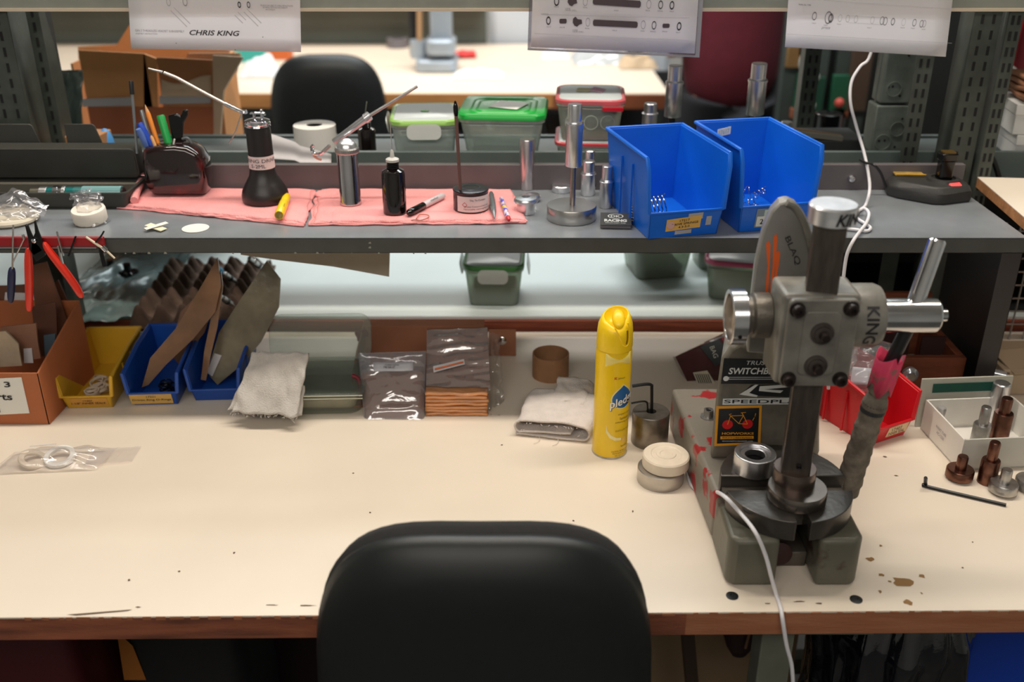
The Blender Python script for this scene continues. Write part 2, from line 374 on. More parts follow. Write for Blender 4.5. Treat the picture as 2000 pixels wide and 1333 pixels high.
# ---------------------------------------------------------------- upper shelf with hanging instruction sheets
us = thing('upper_shelf', 'upper shelf across the top of the view, holding three hanging sheets', 'shelf', (0, 1.85, 0))
B().box(-1.3, 1.3, 1.71 - 1.85, 2.05 - 1.85, 1.367, 1.385).done('shelf_plate', mat('upper_shelf_paint', (140, 142, 132), .5, 0, .1, 20), us, smooth=0)
B().box(-1.3, 1.3, 1.592 - 1.85, 1.598 - 1.85, 1.370, 1.42).done('front_lip', mat('upper_lip_paint', (128, 131, 122), .5, 0, .1, 20), us, .001)
B().box(-1.3, 1.3, 1.590 - 1.85, 1.592 - 1.85, 1.370, 1.3745).done('edge_strip', mat('upper_edge_strip', (196, 180, 160), .5), us, smooth=0)
def sheet(corners, D, label, name='instruction_sheet', m=paper, sleeve=False):
    """corners in the photo: bottom-left, bottom-right; sheet hangs from the upper lip"""
    (xa, ya), (xb, yb), (ta, tb) = corners
    bl, br = P(xa, ya, D), P(xb, yb, D); tl, tr = P(ta, -60, D), P(tb, -60, D)
    o = thing(name, label, 'paper', bl)
    f = lambda u, v: (bl.lerp(br, u).lerp(tl.lerp(tr, u), v) - bl) + Vector((0, .0015 * math.sin(3 * u) - .0, 0))
    b = B(); b.grid(f, 10, 6); b.done('sheet', m, o, solid=.0003)
    ex = (br - bl).normalized(); ey = (tl - bl).normalized()
    if sleeve:
        g = lambda u, v: f(-.02 + 1.05 * u, -.045 + v * 1.04) + Vector((0, .0012, 0))
        b = B(); b.grid(g, 10, 6); b.done('clear_sleeve', clear('sleeve', (222, 220, 226), .10, .1, gl=.04), o, solid=.0002)
        bs_ = B(); bs_.prism([g(0, 0), g(1, 0), g(1, .025), g(0, .025)], (0, -.0003, 0)); bs_.prism([g(.975, 0), g(1, 0), g(1, 1), g(.975, 1)], (0, -.0003, 0)); bs_.done('sleeve_rim', clear('sleeve_rim', (190, 188, 196), .55, .1), o)
    def at(px, py):
        """point on the sheet under a photo pixel (the sheet is a plane y = D)"""
        q = P(px, py, D) - bl; q.y = -.0022; return q
    return o, ex, ey, at, mp(bl)
grey_ink = mat('grey_ink', (120, 116, 122), .7); pale_ink = mat('pale_ink', (185, 182, 186), .7)
o, ex, ey, at, k = sheet(((256, 95), (588, 102), (247, 585)), 1.588, 'left hanging white instruction sheet with a bold name printed low on it')
text('CHRIS KING', ink, o, at(420, 64), ex, ey, 97 * k, 10 * k, shear=.25, bold=.02)
text('GEN 2 THREADLESS HEADSET SUBASSEMBLY', grey_ink, o, at(313, 60), ex, ey, 95 * k, 4 * k)
text('ASSEMBLY INSTRUCTION', grey_ink, o, at(287, 65.5), ex, ey, 42 * k, 2.5 * k)
text('SPECIFICATIONS SUBJECT TO CHANGE WITHOUT NOTICE\n       SEE MANUAL FOR DETAILS AND WARRANTY\n               www.chrisking.com', grey_ink, o, at(541, 15), ex, ey, 62 * k, 11 * k)
def rings_(o, at, k, items, m, asp=.55):
    for px, py, r, th in items:
        b = B(); c = at(px, py); n = 20
        q = [[(c.x + math.cos(2 * PI * i / n) * rr * k * asp, c.y, c.z + math.sin(2 * PI * i / n) * rr * k) for i in range(n)] for rr in (r, r - th)]
        for i in range(n): b.poly([q[0][i], q[0][(i + 1) % n], q[1][(i + 1) % n], q[1][i]])
        b.done('printed_diagram', m, o, smooth=0)
rings_(o, at, k, [(468, 9, 6, 2.5), (486, 9, 6, 2)], ink); rings_(o, at, k, [(362, 3, 8, 1.5), (330, 4, 7, 1.0)], grey_ink)
b = B()
for cx, cy, L_ in ((353, 33, 32), (470, 34, 16), (494, 34, 28)):
    for s_ in (-3, 3):
        a = at(cx - L_ / 2 + s_, cy - L_ / 2 - s_); c = at(cx + L_ / 2 + s_, cy + L_ / 2 - s_); d = Vector((.5, 0, .5)) * k
        b.poly([a - d, c - d, c + d, a + d])
b.done('printed_diagram', pale_ink, o, smooth=0)
b = B()
for px, py in ((345, 84), (514, 72), (460, 97)):
    c = at(px, py); b.poly([c + Vector((-.001, 0, 0)), c + Vector((0, 0, -.0008)), c + Vector((.001, 0, 0)), c + Vector((0, 0, .0008))])
b.done('mark', ink, o, smooth=0)
o, ex, ey, at, k = sheet(((1037, 92), (1357, 105), (1042, 1368)), 1.584, 'middle hanging sheet in a clear sleeve, with rows of dark axle parts printed on it', sleeve=True)
darkpr = mat('dark_print', (72, 60, 64), .7)
def bars(items, m):
    b = B()
    for x0_, y0_, x1_, y1_, h in items:
        a, c = at(x0_, y0_), at(x1_, y1_); d = Vector((0, 0, h * k / 2)); e = Vector((h * k * .18, 0, 0))
        b.poly([a - d, c - d, c - d * .5 + e, c + d * .5 + e, c + d, a + d, a + d * .5 - e, a - d * .5 - e])
    b.done('printed_diagram', m, o, smooth=0)
bars([(1160, 2, 1249, 8, 13), (1160, 44, 1243, 48, 12), (1094, 41, 1105, 41, 9), (1295, 50, 1306, 50, 8)], darkpr)
b = B()
for cx, cy, s_ in ((1117, 2, 10), (1127, 42, 10)):
    pts = [at(cx + s_ * x, cy - s_ * y) for x, y in ((-.85, -.2), (-.8, .6), (-.3, 1), (.1, .5), (.9, .4), (1, -.4), (.4, -.6), (0, -1), (-.5, -.8))]; b.poly(pts)
b.done('printed_diagram', darkpr, o, smooth=0)
rings_(o, at, k, [(1087, 2, 9, 3), (1290, 9, 8, 2), (1312, 10, 8, 2.6), (1071, 40, 8, 2.8), (1277, 49, 8, 2), (1326, 51, 8, 2.8)], ink)
rings_(o, at, k, [(1143, 3, 8, 1), (1267, 8, 8, 1), (1148, 43, 8, 1), (1256, 48, 8, 1)], grey_ink)
def line(x0_, y0_, x1_, y1_, t=.7, m=pale_ink):
    a, c = at(x0_, y0_), at(x1_, y1_); d = Vector((0, 0, t * k / 2)); B().poly([a - d, c - d, c + d, a + d]).done('printed_rule', m, o, smooth=0)
line(1056, 27, 1346, 34); line(1043, 65, 1345, 78, .6); line(1346, 34, 1343, 74, .6)
for s_, px, py, w_ in (('NUT', 1087, 13, 9), ('CONE\nCRUSH SHELL', 1115, 18, 22), ('SEAL', 1143, 14, 9), ('AXLE', 1203, 20, 9), ('SEAL', 1265, 20, 9), ('BRNG', 1289, 21, 9), ('NUT', 1312, 22, 8), ('CAMPAG', 1064, 27, 14), ('NUT', 1072, 52, 8), ('SPACER', 1098, 53, 10), ('CONE\nCRUSH SHELL', 1129, 60, 22), ('SEAL', 1147, 55, 9), ('AXLE', 1200, 59, 9), ('SEAL', 1255, 60, 8), ('BRNG', 1275, 61, 10), ('SPACER', 1298, 61, 10), ('NUT', 1324, 63, 8)):
    text(s_, grey_ink, o, at(px, py), ex, ey, w_ * k, (5.5 if '\n' in s_ else 2.2) * k, name='caption')
o, ex, ey, at, k = sheet(((1533, 92), (1847, 111), (1544, 1868)), 1.586, 'right hanging white sheet with a faint printed row of bearing rings')
rings_(o, at, k, [(1590, 31, 8, 2), (1617, 34, 12, 2.2), (1622, 35, 9, 4), (1799, 46, 7, 1.5), (1743, 42, 7, 2), (1785, 44, 7, 1.5), (1728, 41, 8, 1.6), (1722, 40, 8, 1.6)], grey_ink)
rings_(o, at, k, [(1640, 35, 7, 1), (1655, 36, 7, 1.2), (1671, 37, 7, 1.2), (1703, 39, 7, 1), (1764, 43, 7, .8), (1804, 46, 7, 1.6)], pale_ink)
line(1608, 0, 1866, 18, .5); line(1536, 66, 1858, 84, .5); line(1652, 30, 1720, 34, .5); line(1656, 44, 1722, 48, .5)
text('WORK CELL TYPES', ink, o, at(1571, 9), ex, ey, 24 * k, 2.5 * k, name='caption')
for px, py in ((1589, 45), (1612, 49), (1638, 47), (1697, 54), (1762, 54), (1782, 55), (1803, 57)): text('PART', grey_ink, o, at(px, py), ex, ey, 8 * k, 1.8 * k, name='caption')
text('press', grey_ink, o, at(1612, 55), ex, ey, 17 * k, 5 * k, name='handwriting', shear=.3)
# ================================================================ arbor press
cast = mat('cast_grey_paint', (118, 115, 108), .40, .15, .32, 30, .25, 120)
cast_d = mat('worn_cast_iron', (92, 86, 78), .42, .5, .25, 25, .3, 150)
cast_chip = mat('chipped_red_grey_paint', (126, 120, 110), .45, .05, 0, 20, .5, 60, c2=(150, 34, 38), thr=(.55, .57))
prong_m = mat('olive_grey_paint', (94, 92, 80), .42, .1, 0, 22, .3, 120, c2=(62, 44, 38), thr=(.60, .68))
ram_m = mat('oily_ram_steel', (92, 84, 78), .35, .85, .25, 30, .2, 140, stretch=(6, 6, 1))
anvil_m = mat('dark_anvil_steel', (88, 84, 80), .33, .8, .2, 25, .15, 150)
pr = thing('arbor_press', 'large grey arbor press with steel ram and taped lever on the bench', 'press', (.33, 1.10, ZT))
PO = Vector((.33, 1.10, ZT))
def L3(v): return Vector(v) - PO
ZP = .868
# base: two prongs with a gap in front, solid behind, stepped waist
b = B(); b.prism([L3(p) for p in ((.252, .945, ZT + .001), (.262, .937, ZT + .001), (.311, .937, ZT + .001), (.311, 1.03, ZT + .001), (.252, 1.03, ZT + .001))], (0, 0, ZP - ZT - .001)); b.done('base_prong', prong_m, pr, .006, 3)
b = B(); b.prism([L3(p) for p in ((.357, 1.03, ZT + .001), (.357, .937, ZT + .001), (.400, .937, ZT + .001), (.409, .946, ZT + .001), (.409, 1.03, ZT + .001))], (0, 0, ZP - ZT - .001)); b.done('base_prong', prong_m, pr, .006, 3)
b = B(); b.prism([L3(p) for p in ((.252, 1.03, ZT + .001), (.409, 1.03, ZT + .001), (.405, 1.31, ZT + .001), (.238, 1.31, ZT + .001))], (0, 0, ZP - ZT - .001)); b.done('base_block', cast_chip, pr, .006, 3)
b = B(); b.box(.311 - .33, .357 - .33, .975 - 1.1, 1.03 - 1.1, .001, .022); b.done('base_web', cast_d, pr, .002)
B().lathe([(.0145, 0), (.0145, .004), (.012, .005), (0, .005)], L3((.322, .972, ZT + .024)), (0, -1, .2)).done('bolt_head', mat('rusty_bolt', (60, 36, 34), .5, .4), pr)
# nut and washer on the base
c = L3(T(1383, 815, ZP)); c.z = ZP - ZT
b = B(); b.lathe([(.011, 0), (.011, .0016), (0, .0016)], c); b.done('washer', steel, pr)
b = B(); b.ring(c + Z3 * .0016, .004, .0072, .009, seg=6); b.ring(c + Z3 * .0016, .0045, .0066, .0105); b.done('nut', steel, pr)
# anvil plate: round, split by a cross slot
ac = Vector((.333, 1.012, ZP)); ar = .0765
def seg_plate(a0, a1, r_in=.0, off=(0, 0), h=.026):
    n = 24; pts = [Vector((math.cos(R(a0 + (a1 - a0) * i / n)) * ar, math.sin(R(a0 + (a1 - a0) * i / n)) * ar, 0)) for i in range(n + 1)]
    return pts
b = B(); q = seg_plate(188, 352); q = [p + ac - PO for p in q]
b.prism([p for p in q[:12]] + [Vector((ac.x - .007, ac.y - ar * .98, ZP)) - PO, Vector((ac.x - .007, ac.y - .045, ZP)) - PO, Vector((ac.x + .009, ac.y - .045, ZP)) - PO, Vector((ac.x + .009, ac.y - ar * .98, ZP)) - PO] + [p for p in q[13:]], (0, 0, .026))
b.done('anvil_plate', anvil_m, pr, .0012)
b = B(); q = [p + ac - PO + Vector((0, .018, 0)) for p in seg_plate(2, 178)]; b.prism(q, (0, 0, .026)); b.done('anvil_plate', anvil_m, pr, .0012)
b = B(); b.box(ac.x - .074 - .33, ac.x + .074 - .33, ac.y - .012 - 1.1, ac.y + .02 - 1.1, ZP - ZT, ZP - ZT + .010); b.done('anvil_web', cast_d, pr)
# press pad and collar under the ram
rc = Vector((.3405, 1.018, 0)); rx = .3355
pc = T(1563, 962, ZP + .042)
b = B(); b.lathe([(.0335, 0), (.0345, .002), (.0345, .014), (.0335, .016), (.012, .016)], (pc.x - .33, pc.y + .012 - 1.1, ZP - ZT + .0262)); b.done('press_pad', mat('polished_pad', (120, 112, 106), .25, .9, .2, 40), pr)
b = B(); b.lathe([(.0250, 0), (.0250, .016), (.0242, .0175), (.015, .0175)], (rx - .33, 1.000 - 1.1, ZP - ZT + .0423)); b.done('collar', mat('collar_steel', (105, 92, 86), .28, .9, .2, 60), pr)
# ram
rb0, rt0 = P(1566, 925, 1.018), P(1618, 425, 1.018); hw = .0165
b = B(); rx = .3355
b.xf(b.mark(), Matrix()); k_ = b.mark(); b.box(-hw, hw, -hw, hw, ZP - ZT + .055, 1.232 - ZT); b.xf(k_, Matrix.Translation((rx - .33, 1.000 - 1.1, 0)) @ Matrix.Rotation(R(-14), 4, 'Z')); b.done('ram', ram_m, pr, .0015)
c = L3(P(1560, 912, .9825)); b = B(); b.lathe([(.0032, 0), (.0032, -.001), (.0016, -.0012), (.0012, .0005), (0, .0005)], c - Y3 * .001, (.24, 1, 0)); b.done('set_screw', blackg, pr)
capz = 1.232 - ZT
b = B(); b.lathe([(.0235, 0), (.0255, .001), (.0255, .0185), (.0238, .0205), (0, .0205)], (rx + .001 - .33, 1.000 - 1.1, capz)); cap_o = b.done('ram_cap', alu, pr)
cc = Vector((rx + .001 - .33, 1.000 - 1.1, capz + .0095)); crad = .0258
def cyl_bend(cc, rad, a0, sgn=1):
    return lambda x, y: Vector((cc.x + rad * math.sin(a0 + sgn * x / rad), cc.y - rad * math.cos(a0 + sgn * x / rad), cc.z + y))
text('KING', ink, cap_o, cc, X3, Z3, .042, .0135, bend=cyl_bend(cc, crad, R(38)), slices=26, shear=.3, bold=.03)
# head block with cover plate
hx0, hx1, hz0, hz1, hy0 = .290, .3745, 1.050, 1.158, .978
b = B(); b.box(hx0 - .33, hx1 - .33, hy0 - 1.1, 1.036 - 1.1, hz0 - ZT, hz1 - ZT); b.done('head_block', cast, pr, .006, 3)
b = B()
k_ = b.mark(); b.rbox(.076, .104, 0, .0075, .007, cx=0, cy=0); b.xf(k_, Matrix.Translation(((hx0 + hx1) / 2 + .0005 - .33, hy0 + .0008 - 1.1, (hz0 + hz1) / 2 - ZT - .001)) @ Matrix.Rotation(R(90), 4, 'X')); cov = b.done('cover_plate', cast, pr, .0015)
b = B(); k_ = b.mark(); b.rbox(.040, .076, 0, .0022, .006); b.xf(k_, Matrix.Translation(((hx0 + hx1) / 2 - .33, hy0 - .0065 - 1.1, (hz0 + hz1) / 2 - ZT)) @ Matrix.Rotation(R(90), 4, 'X')); b.done('raised_panel', cast, cov, .0012)
bolt_m = mat('oily_bolt', (52, 44, 42), .35, .7, .2, 80)
cx_, cz_ = (hx0 + hx1) / 2 - .33, (hz0 + hz1) / 2 - ZT; yb = hy0 - .0072 - 1.1
for dx, dz in ((-.0285, .040), (.0285, .0415), (-.0285, -.043), (.0285, -.043)):
    b = B(); b.lathe([(.0085, 0), (.0085, .0016), (.0068, .0018), (.0068, .008), (.0055, .0092), (.0030, .0092), (.0026, .0055), (0, .0055)], (cx_ + dx, yb, cz_ + dz), (0, -1, 0)); b.done('cap_screw', bolt_m, cov)
for dz, dx in ((.013, .001), (-.026, -.001)):
    b = B(); b.lathe([(.0125, 0), (.0125, .0022), (.0095, .0026), (.0088, .0038), (.0088, .0048), (.0060, .0052), (0, .0052)], (cx_ + dx, yb - .0018, cz_ + dz), (0, -1, 0)); nt = b.done('jam_nut', mat('greasy_nut', (84, 76, 72), .35, .7, .25, 70), cov)
    b = B(); b.lathe([(.0055, 0), (.0055, .010), (.0045, .0112), (0, .0112)], (cx_ + dx + .001, yb - .004, cz_ + dz - .001), (0, -1, 0)); b.done('adjusting_screw', bolt_m, nt)
# pinion housing, knob ring and shaft (axis along X)
ya, za = 1.028, 1.112
b = B(); b.lathe([(.030, 0), (.0365, .003), (.0365, .034), (.034, .040), (.031, .0415), (0, .0415)], L3((.372, ya, za)), X3); hs = b.done('pinion_housing', cast, pr)
hc = L3((.3735, ya, za)); Rr = .0370
def hb(x, y):  # x runs down the drum, y runs across it towards +X
    a = R(8) - x / Rr
    return Vector((hc.x + .026 + y * 1.0, hc.y - Rr * math.cos(a), hc.z + Rr * math.sin(a)))
text('KING', ink, hs, (0, 0, 0), X3, Z3, .048, .014, bend=lambda x, y: hb(x + .004, y - .004), slices=26, bold=.02)
b = B(); b.lathe([(.021, 0), (.021, .0415)], L3((.4135, ya, za)), X3) if False else b.cyl(L3((.4135, ya, za)), L3((.478, ya, za)), .0195, seg=40); b.lathe([(.0195, 0), (.0175, .0025), (.007, .003), (.007, .0125), (0, .0125)], L3((.478, ya, za)), X3); b.done('pinion_shaft', mat('shaft_steel', (200, 200, 202), .18, 1, .1, 40), pr)
b = B(); b.lathe([(.026, 0), (.026, .018), (.022, .022), (.022, .032)], L3((.290, ya, za)), (-1, 0, 0)); b.done('boss', cast_d, pr, .001)
b = B(); b.ring(L3((.2615, ya, za - .002)), .0262, .0318, .0165, (-1, 0, 0), 44); kr = b.done('hand_ring', mat('satin_ring', (200, 200, 204), .2, 1, .1, 40), pr, .0008)
b = B(); b.lathe([(.0262, 0), (.0262, .004), (.018, .003), (.010, .006), (.006, .003), (0, .003)], L3((.258, ya, za - .002)), (-1, 0, 0)); b.done('ring_face', mat('greasy_tan_face', (170, 150, 125), .6, .2, .2, 60), kr)
c = L3((.2530, ya - .030, za - .0135)); b = B(); b.lathe([(.0022, 0), (.0022, .0006), (0, .0006)], c, (0, -1, -.3)); b.done('dimple', blackg, kr)
# gooseneck frame: one casting from the base up and over behind the head
yf = 1.112
def Fp(px, py, D=yf): return L3(P(px, py, D))
low = [(1386, 900), (1392, 840), (1400, 760), (1408, 705), (1424, 680), (1446, 668), (1470, 676), (1500, 700), (1560, 716), (1600, 716), (1600, 895)]
b = B(); b.prism([Fp(x, y) for x, y in low], (.034, .13, 0)); colm = b.done('column', mat('column_paint', (106, 101, 91), .36, .1, .3, 30, .2, 140), pr, .007, 3)
for p_ in colm.data.vertices: pass
arch = [(1458, 690), (1466, 590), (1474, 520), (1490, 450), (1506, 414), (1522, 397), (1537, 393), (1554, 401), (1570, 424), (1582, 458), (1590, 500), (1595, 560), (1597, 600), (1597, 700)]
y2 = 1.075
b = B(); b.prism([L3(P(x, y, y2)) for x, y in arch], (.006, .030, -.002)); ar_o = b.done('gooseneck_web', mat('web_paint', (128, 126, 122), .4, .15, .15, 20, .2, 120), pr, .003, 2)
rim = [(1540, 394), (1556, 402), (1571, 425), (1583, 460), (1591, 500), (1595, 550), (1598, 600)]
b = B(); b.tube([L3(P(x - 3, y + 2, y2 - .002)) for x, y in rim], .0042, 10); b.done('gooseneck_rim', cast, pr)
b = B(); b.box(.302 - .33, .362 - .33, 1.055 - 1.1, 1.125 - 1.1, 1.055 - ZT, 1.135 - ZT); b.done('neck', cast, pr, .008, 3)
# gooseneck lettering and orange crown print
orange = mat('orange_print', (225, 98, 40), .5)
fw = lambda px, py: L3(P(px, py, y2 - .0006))
for pts in ([(1494, 576), (1499, 520), (1496, 476), (1501, 470), (1505, 478), (1503, 530), (1500, 578)], [(1503, 572), (1509, 520), (1511, 462), (1516, 456), (1519, 466), (1513, 530), (1508, 573)], [(1509, 566), (1514, 530), (1516, 494), (1521, 489), (1524, 496), (1519, 532), (1513, 567)], [(1480, 580), (1484, 571), (1489, 570), (1492, 574), (1497, 569), (1503, 578), (1502, 582)]):
    b = B(); b.poly([fw(x, y) for x, y in pts]); b.done('crown_print', orange, ar_o, smooth=0)
xd = (fw(1560, 520) - fw(1537, 465)).normalized()
text('BLAQ', ink, ar_o, fw(1548, 490), xd, Vector((-xd.z, 0, xd.x)), 64 * mp(P(1548, 490, y2)), .0075)
# stickers on the column
yk = yf - .0006
sk = lambda px, py, d=0: L3(P(px, py, yk - d))
def sticker(pts, m, name='sticker', parent=colm, d=0):
    b = B(); b.prism([sk(x, y, d) for x, y in pts], (0, -.0002, 0)); return b.done(name, m, parent, smooth=0)
stk_b = mat('sticker_black', (28, 30, 34), .35); stk_w = mat('sticker_white', (205, 208, 205), .35); stk_y = mat('sticker_amber', (218, 150, 40), .35); stk_r = mat('sticker_red', (190, 25, 30), .4)
k_ = mp(P(1480, 720, yk))
s1 = sticker([(1414, 700), (1500, 703), (1598, 722), (1598, 750), (1408, 750)], stk_b)
text('TRUSTY', stk_w, s1, sk(1486, 709, .0004), X3, Z3, 56 * k_, 9 * k_, shear=.2)
text('SWITCHBLADE', stk_w, s1, sk(1484, 725, .0004), X3, Z3, 122 * k_, 14 * k_, shear=.15, bold=.02)
b = B(); b.prism([sk(1415, 737, .0005), sk(1560, 737, .0005), sk(1560, 741.5, .0005), sk(1415, 741.5, .0005)], (0, -.0002, 0)); wr_ = b.done('wrench_print', stk_w, s1, smooth=0)
b = B(); b.prism([sk(1424, 738, .0009), sk(1555, 738, .0009), sk(1555, 740.5, .0009), sk(1424, 740.5, .0009)], (0, -.0002, 0)); b.done('wrench_gap', stk_b, s1, smooth=0)
rings_p = B(); c_ = sk(1418, 740, .0012)
q = [Vector((c_.x + math.cos(R(a)) * .0036, c_.y, c_.z + math.sin(R(a)) * .0036)) for a in range(0, 360, 30)]; rings_p.prism(q, (0, -.0001, 0)); rings_p.done('wrench_jaw', stk_w, s1, smooth=0)
s2 = sticker([(1445, 772), (1468, 752), (1560, 752), (1545, 776)], stk_b)
for pts in ([(1444, 771), (1475, 752), (1481, 752), (1463, 768), (1480, 773), (1478, 776)], [(1484, 755), (1545, 751), (1548, 756), (1492, 761), (1530, 763), (1524, 768), (1482, 764)]):
    b = B(); b.prism([sk(x, y, .0005) for x, y in pts], (0, -.0002, 0)); b.done('swoosh_print', stk_w, s2, smooth=0)
s3 = sticker([(1412, 779), (1560, 777), (1560, 790), (1411, 791)], stk_w)
text('SPEEDPLAY', stk_b, s3, sk(1414, 784.5, .0004), X3, Z3, 168 * k_, 8 * k_, left=True, bold=.01)
s4 = sticker([(1399, 794), (1488, 792), (1485, 868), (1395, 872)], stk_y)
s5 = sticker([(1404, 799), (1483, 797), (1480, 864), (1400, 867)], stk_b, parent=s4, d=.0003)
for cx, cy in ((1421, 830), (1460, 829)):
    c_ = sk(cx, cy, .0007); q = [Vector((c_.x + math.cos(R(a)) * .0068, c_.y, c_.z + math.sin(R(a)) * .0068)) for a in range(0, 360, 20)]
    b = B(); b.prism(q, (0, -.0001, 0)); b.done('wheel_print', stk_r, s4, smooth=0)
def stroke(pts, m, parent, t=1.2, d=.001, name='line_print'):
    b = B()
    for a, c in zip(pts, pts[1:]):
        a, c = sk(*a, d), sk(*c, d); n = Vector((-(c.z - a.z), 0, c.x - a.x)).normalized() * t * k_ / 2; b.poly([a - n, c - n, c + n, a + n])
    return b.done(name, m, parent, smooth=0)
for pts in ([(1421, 830), (1427, 813), (1443, 828), (1452, 812), (1427, 813)], [(1452, 812), (1460, 829), (1443, 828)], [(1449, 807), (1452, 812)], [(1447, 807), (1457, 806)], [(1427, 813), (1424, 810), (1429, 809)], [(1470, 822), (1475, 813), (1473, 818), (1476, 808)]): stroke(pts, stk_y, s4)
text('HOPWORKS', stk_y, s4, sk(1441, 847, .0007), X3, Z3, 64 * k_, 5.5 * k_, bold=.02)
b = B(); b.prism([sk(1407, 853, .0007), sk(1472, 852, .0007), sk(1472, 857.5, .0007), sk(1407, 858.5, .0007)], (0, -.0001, 0)); b.done('band_print', stk_y, s4, smooth=0)
text('BIKETOBEERFEST', stk_b, s4, sk(1440, 855.3, .001), X3, Z3, 60 * k_, 3.2 * k_)
text('WWW.HOPWORKSBEER.COM', stk_w, s4, sk(1440, 862, .0007), X3, Z3, 62 * k_, 2.6 * k_)
# lever: bright hollow end above, taped and padded part below
lt, lm, lb = P(1832, 468, 1.045), P(1783, 607, 1.028), P(1748, 670, 1.03); le = P(1652, 960, 1.052)
b = B(); u = (L3(lt) - L3(lm)).normalized(); b.lathe([(.0096, 0), (.0096, (lt - lm).length - .002), (.0078, (lt - lm).length), (.0060, (lt - lm).length), (.0056, (lt - lm).length - .014), (0, (lt - lm).length - .014)], L3(lm), u, 30); b.done('lever_end', mat('polished_lever', (225, 225, 228), .1, 1, .05, 20), pr)
tape_m = mat('dirty_grey_tape', (112, 102, 90), .9, 0, .35, 70, .7, 160)
pts = [L3(lb.lerp(le, t)) for t in [i / 40 for i in range(41)]]
b = B(); b.cyl(L3(lb + Vector((.012, 0, .02))), L3(lb.lerp(le, .2)), .008); b.done('lever_rod', blackp, pr)
def wob(i): return .0132 + .0026 * i / 40 + .0007 * math.sin(i * 2.1) + .0005 * math.sin(i * .9)
d_ = (L3(le) - L3(lb)).normalized(); u_, v_, _ = frame_of(d_)
b = B(); b.rings([[p + (u_ * math.cos(2 * PI * j / 24) + v_ * math.sin(2 * PI * j / 24)) * wob(i) * (.72 if i in (13,) else 1) for j in range(24)] for i, p in enumerate(pts) if i >= 6]); tp = b.done('tape_wrap', tape_m, pr, smooth=60)
pink_m = mat('pink_tape', (218, 62, 98), .7, 0, 0, 60, .5, 120, c2=(120, 104, 92), thr=(.6, .68))
b = B(); n = 24; q0 = [L3(lb) + d_ * (.012 + .010 * (abs(math.sin(j / n * PI * 2.5)))) for j in range(n)]
b.rings([[q0[j] + (u_ * math.cos(2 * PI * j / n) + v_ * math.sin(2 * PI * j / n)) * .0155 for j in range(n)], [L3(lb) + d_ * (.062 + .008 * math.sin(j)) + (u_ * math.cos(2 * PI * j / n) + v_ * math.sin(2 * PI * j / n)) * .0142 for j in range(n)]], False, False); b.done('pink_tape', pink_m, pr, smooth=60, solid=.0006)
b = B(); p_ = L3(lb.lerp(le, .38)); b.cyl(p_, p_ + d_ * .012, .0148); b.done('dark_band', mat('dark_band', (42, 42, 44), .7), pr)
# bearing race standing on the press base
c = T(1502, 882, ZP + .026); o = thing('bearing_cup', 'silver round cup with a wide bore, standing behind the press ram', 'bearing ring', (.300, 1.048, ZP + .0262))
b = B(); b.ring((0, 0, 0), .0185, .0255, .024); b.done('outer_ring', brushed, o, .001)
b = B(); b.ring((0, 0, .012), .0125, .0185, .009); b.done('inner_ring', alu, o, .0008)
b = B(); b.lathe([(.0125, 0), (0, 0)], (0, 0, .004)); b.done('bore', blackp, o)
# ================================================================ chairs
vinyl = mat('black_vinyl', (20, 24, 25), .45, 0, .1, 30, .06, 500)
fabric_b = mat('black_fabric', (24, 22, 22), .95, 0, .2, 200, .3, 900)
def chair(label, loc, w_, tilt, rz=0, hb=.46, seat_dir=1):
    o = thing('task_chair', label, 'chair', (loc[0], loc[1], 0), rz)
    zt = loc[2]
    def outline(s, inset=0):
        W = w_ / 2 - inset; H = hb / 2 - inset; pts = []
        for i in range(56):
            a = 2 * PI * i / 56; c_, s_ = math.cos(a), math.sin(a)
            n_ = 3.4 if s_ > 0 else 3.0
            x = W * math.copysign(abs(c_) ** (2 / n_), c_); z = H * math.copysign(abs(s_) ** (2 / n_), s_)
            x *= 1 - .05 * max(0, z / H)
            pts.append((x, z))
        return pts
    def at(x, z, y):  # tilted backrest, y towards camera negative
        yy = y + (z) * math.sin(tilt) + .10 * (x / w_) ** 2 * 1.0
        return Vector((x, yy, zt - hb / 2 + z * math.cos(tilt)))
    b = B(); rr = []
    for ins, y in ((.040, -.0165), (.028, -.012), (.016, -.005), (.006, .003), (.0, .011), (.002, .020), (.022, .030)):
        rr.append([at(x, z, y) for x, z in outline(0, ins)])
    rr.insert(0, [at(x, z, -.018) for x, z in outline(0, .075)]); rr.append([at(x, z, .034) for x, z in outline(0, .08)])
    b.rings(rr, True, True); b.done('backrest_shell', vinyl, o, smooth=60)
    b = B(); rr = []
    for ins, y in ((.006, .018), (.0, .030), (.004, .046), (.03, .058), (.09, .062)): rr.append([at(x, z, y) for x, z in outline(0, ins)])
    b.rings(rr); b.done('backrest_cushion', fabric_b, o, smooth=60)
    zs = zt - hb - .02
    b = B(); b.rbox(.42, .40, zs - .05, zs, .08, cy=.26 * seat_dir); b.done('seat', fabric_b, o, .015, 3)
    b = B(); b.tube([(0, .03, zt - hb * .55), (0, -.045, zt - hb), (0, .02, zs - .07), (0, .22, zs - .07)], .014); b.done('back_bracket', blackp, o)
    b = B(); b.cyl((0, .24, .09), (0, .24, zs - .05), .022); b.done('gas_column', blackp, o)
    b = B()
    for i in range(5):
        a = 2 * PI * i / 5 + .3; b.bar((0, .24, .10), (.27 * math.cos(a), .24 + .27 * math.sin(a), .07), .04, .03)
    b.done('star_base', blackp, o)
    for i in range(5):
        a = 2 * PI * i / 5 + .3; b = B(); b.cyl((.27 * math.cos(a) - .012, .24 + .27 * math.sin(a), .027), (.27 * math.cos(a) + .012, .24 + .27 * math.sin(a), .027), .026); b.done('caster', blackp, o)
    return o
chair('black task chair in the foreground, its back towards the camera at the workbench', (P(939, 1030, .80).x, .80, P(936, 1030, .80).z - .022), .372, R(0))
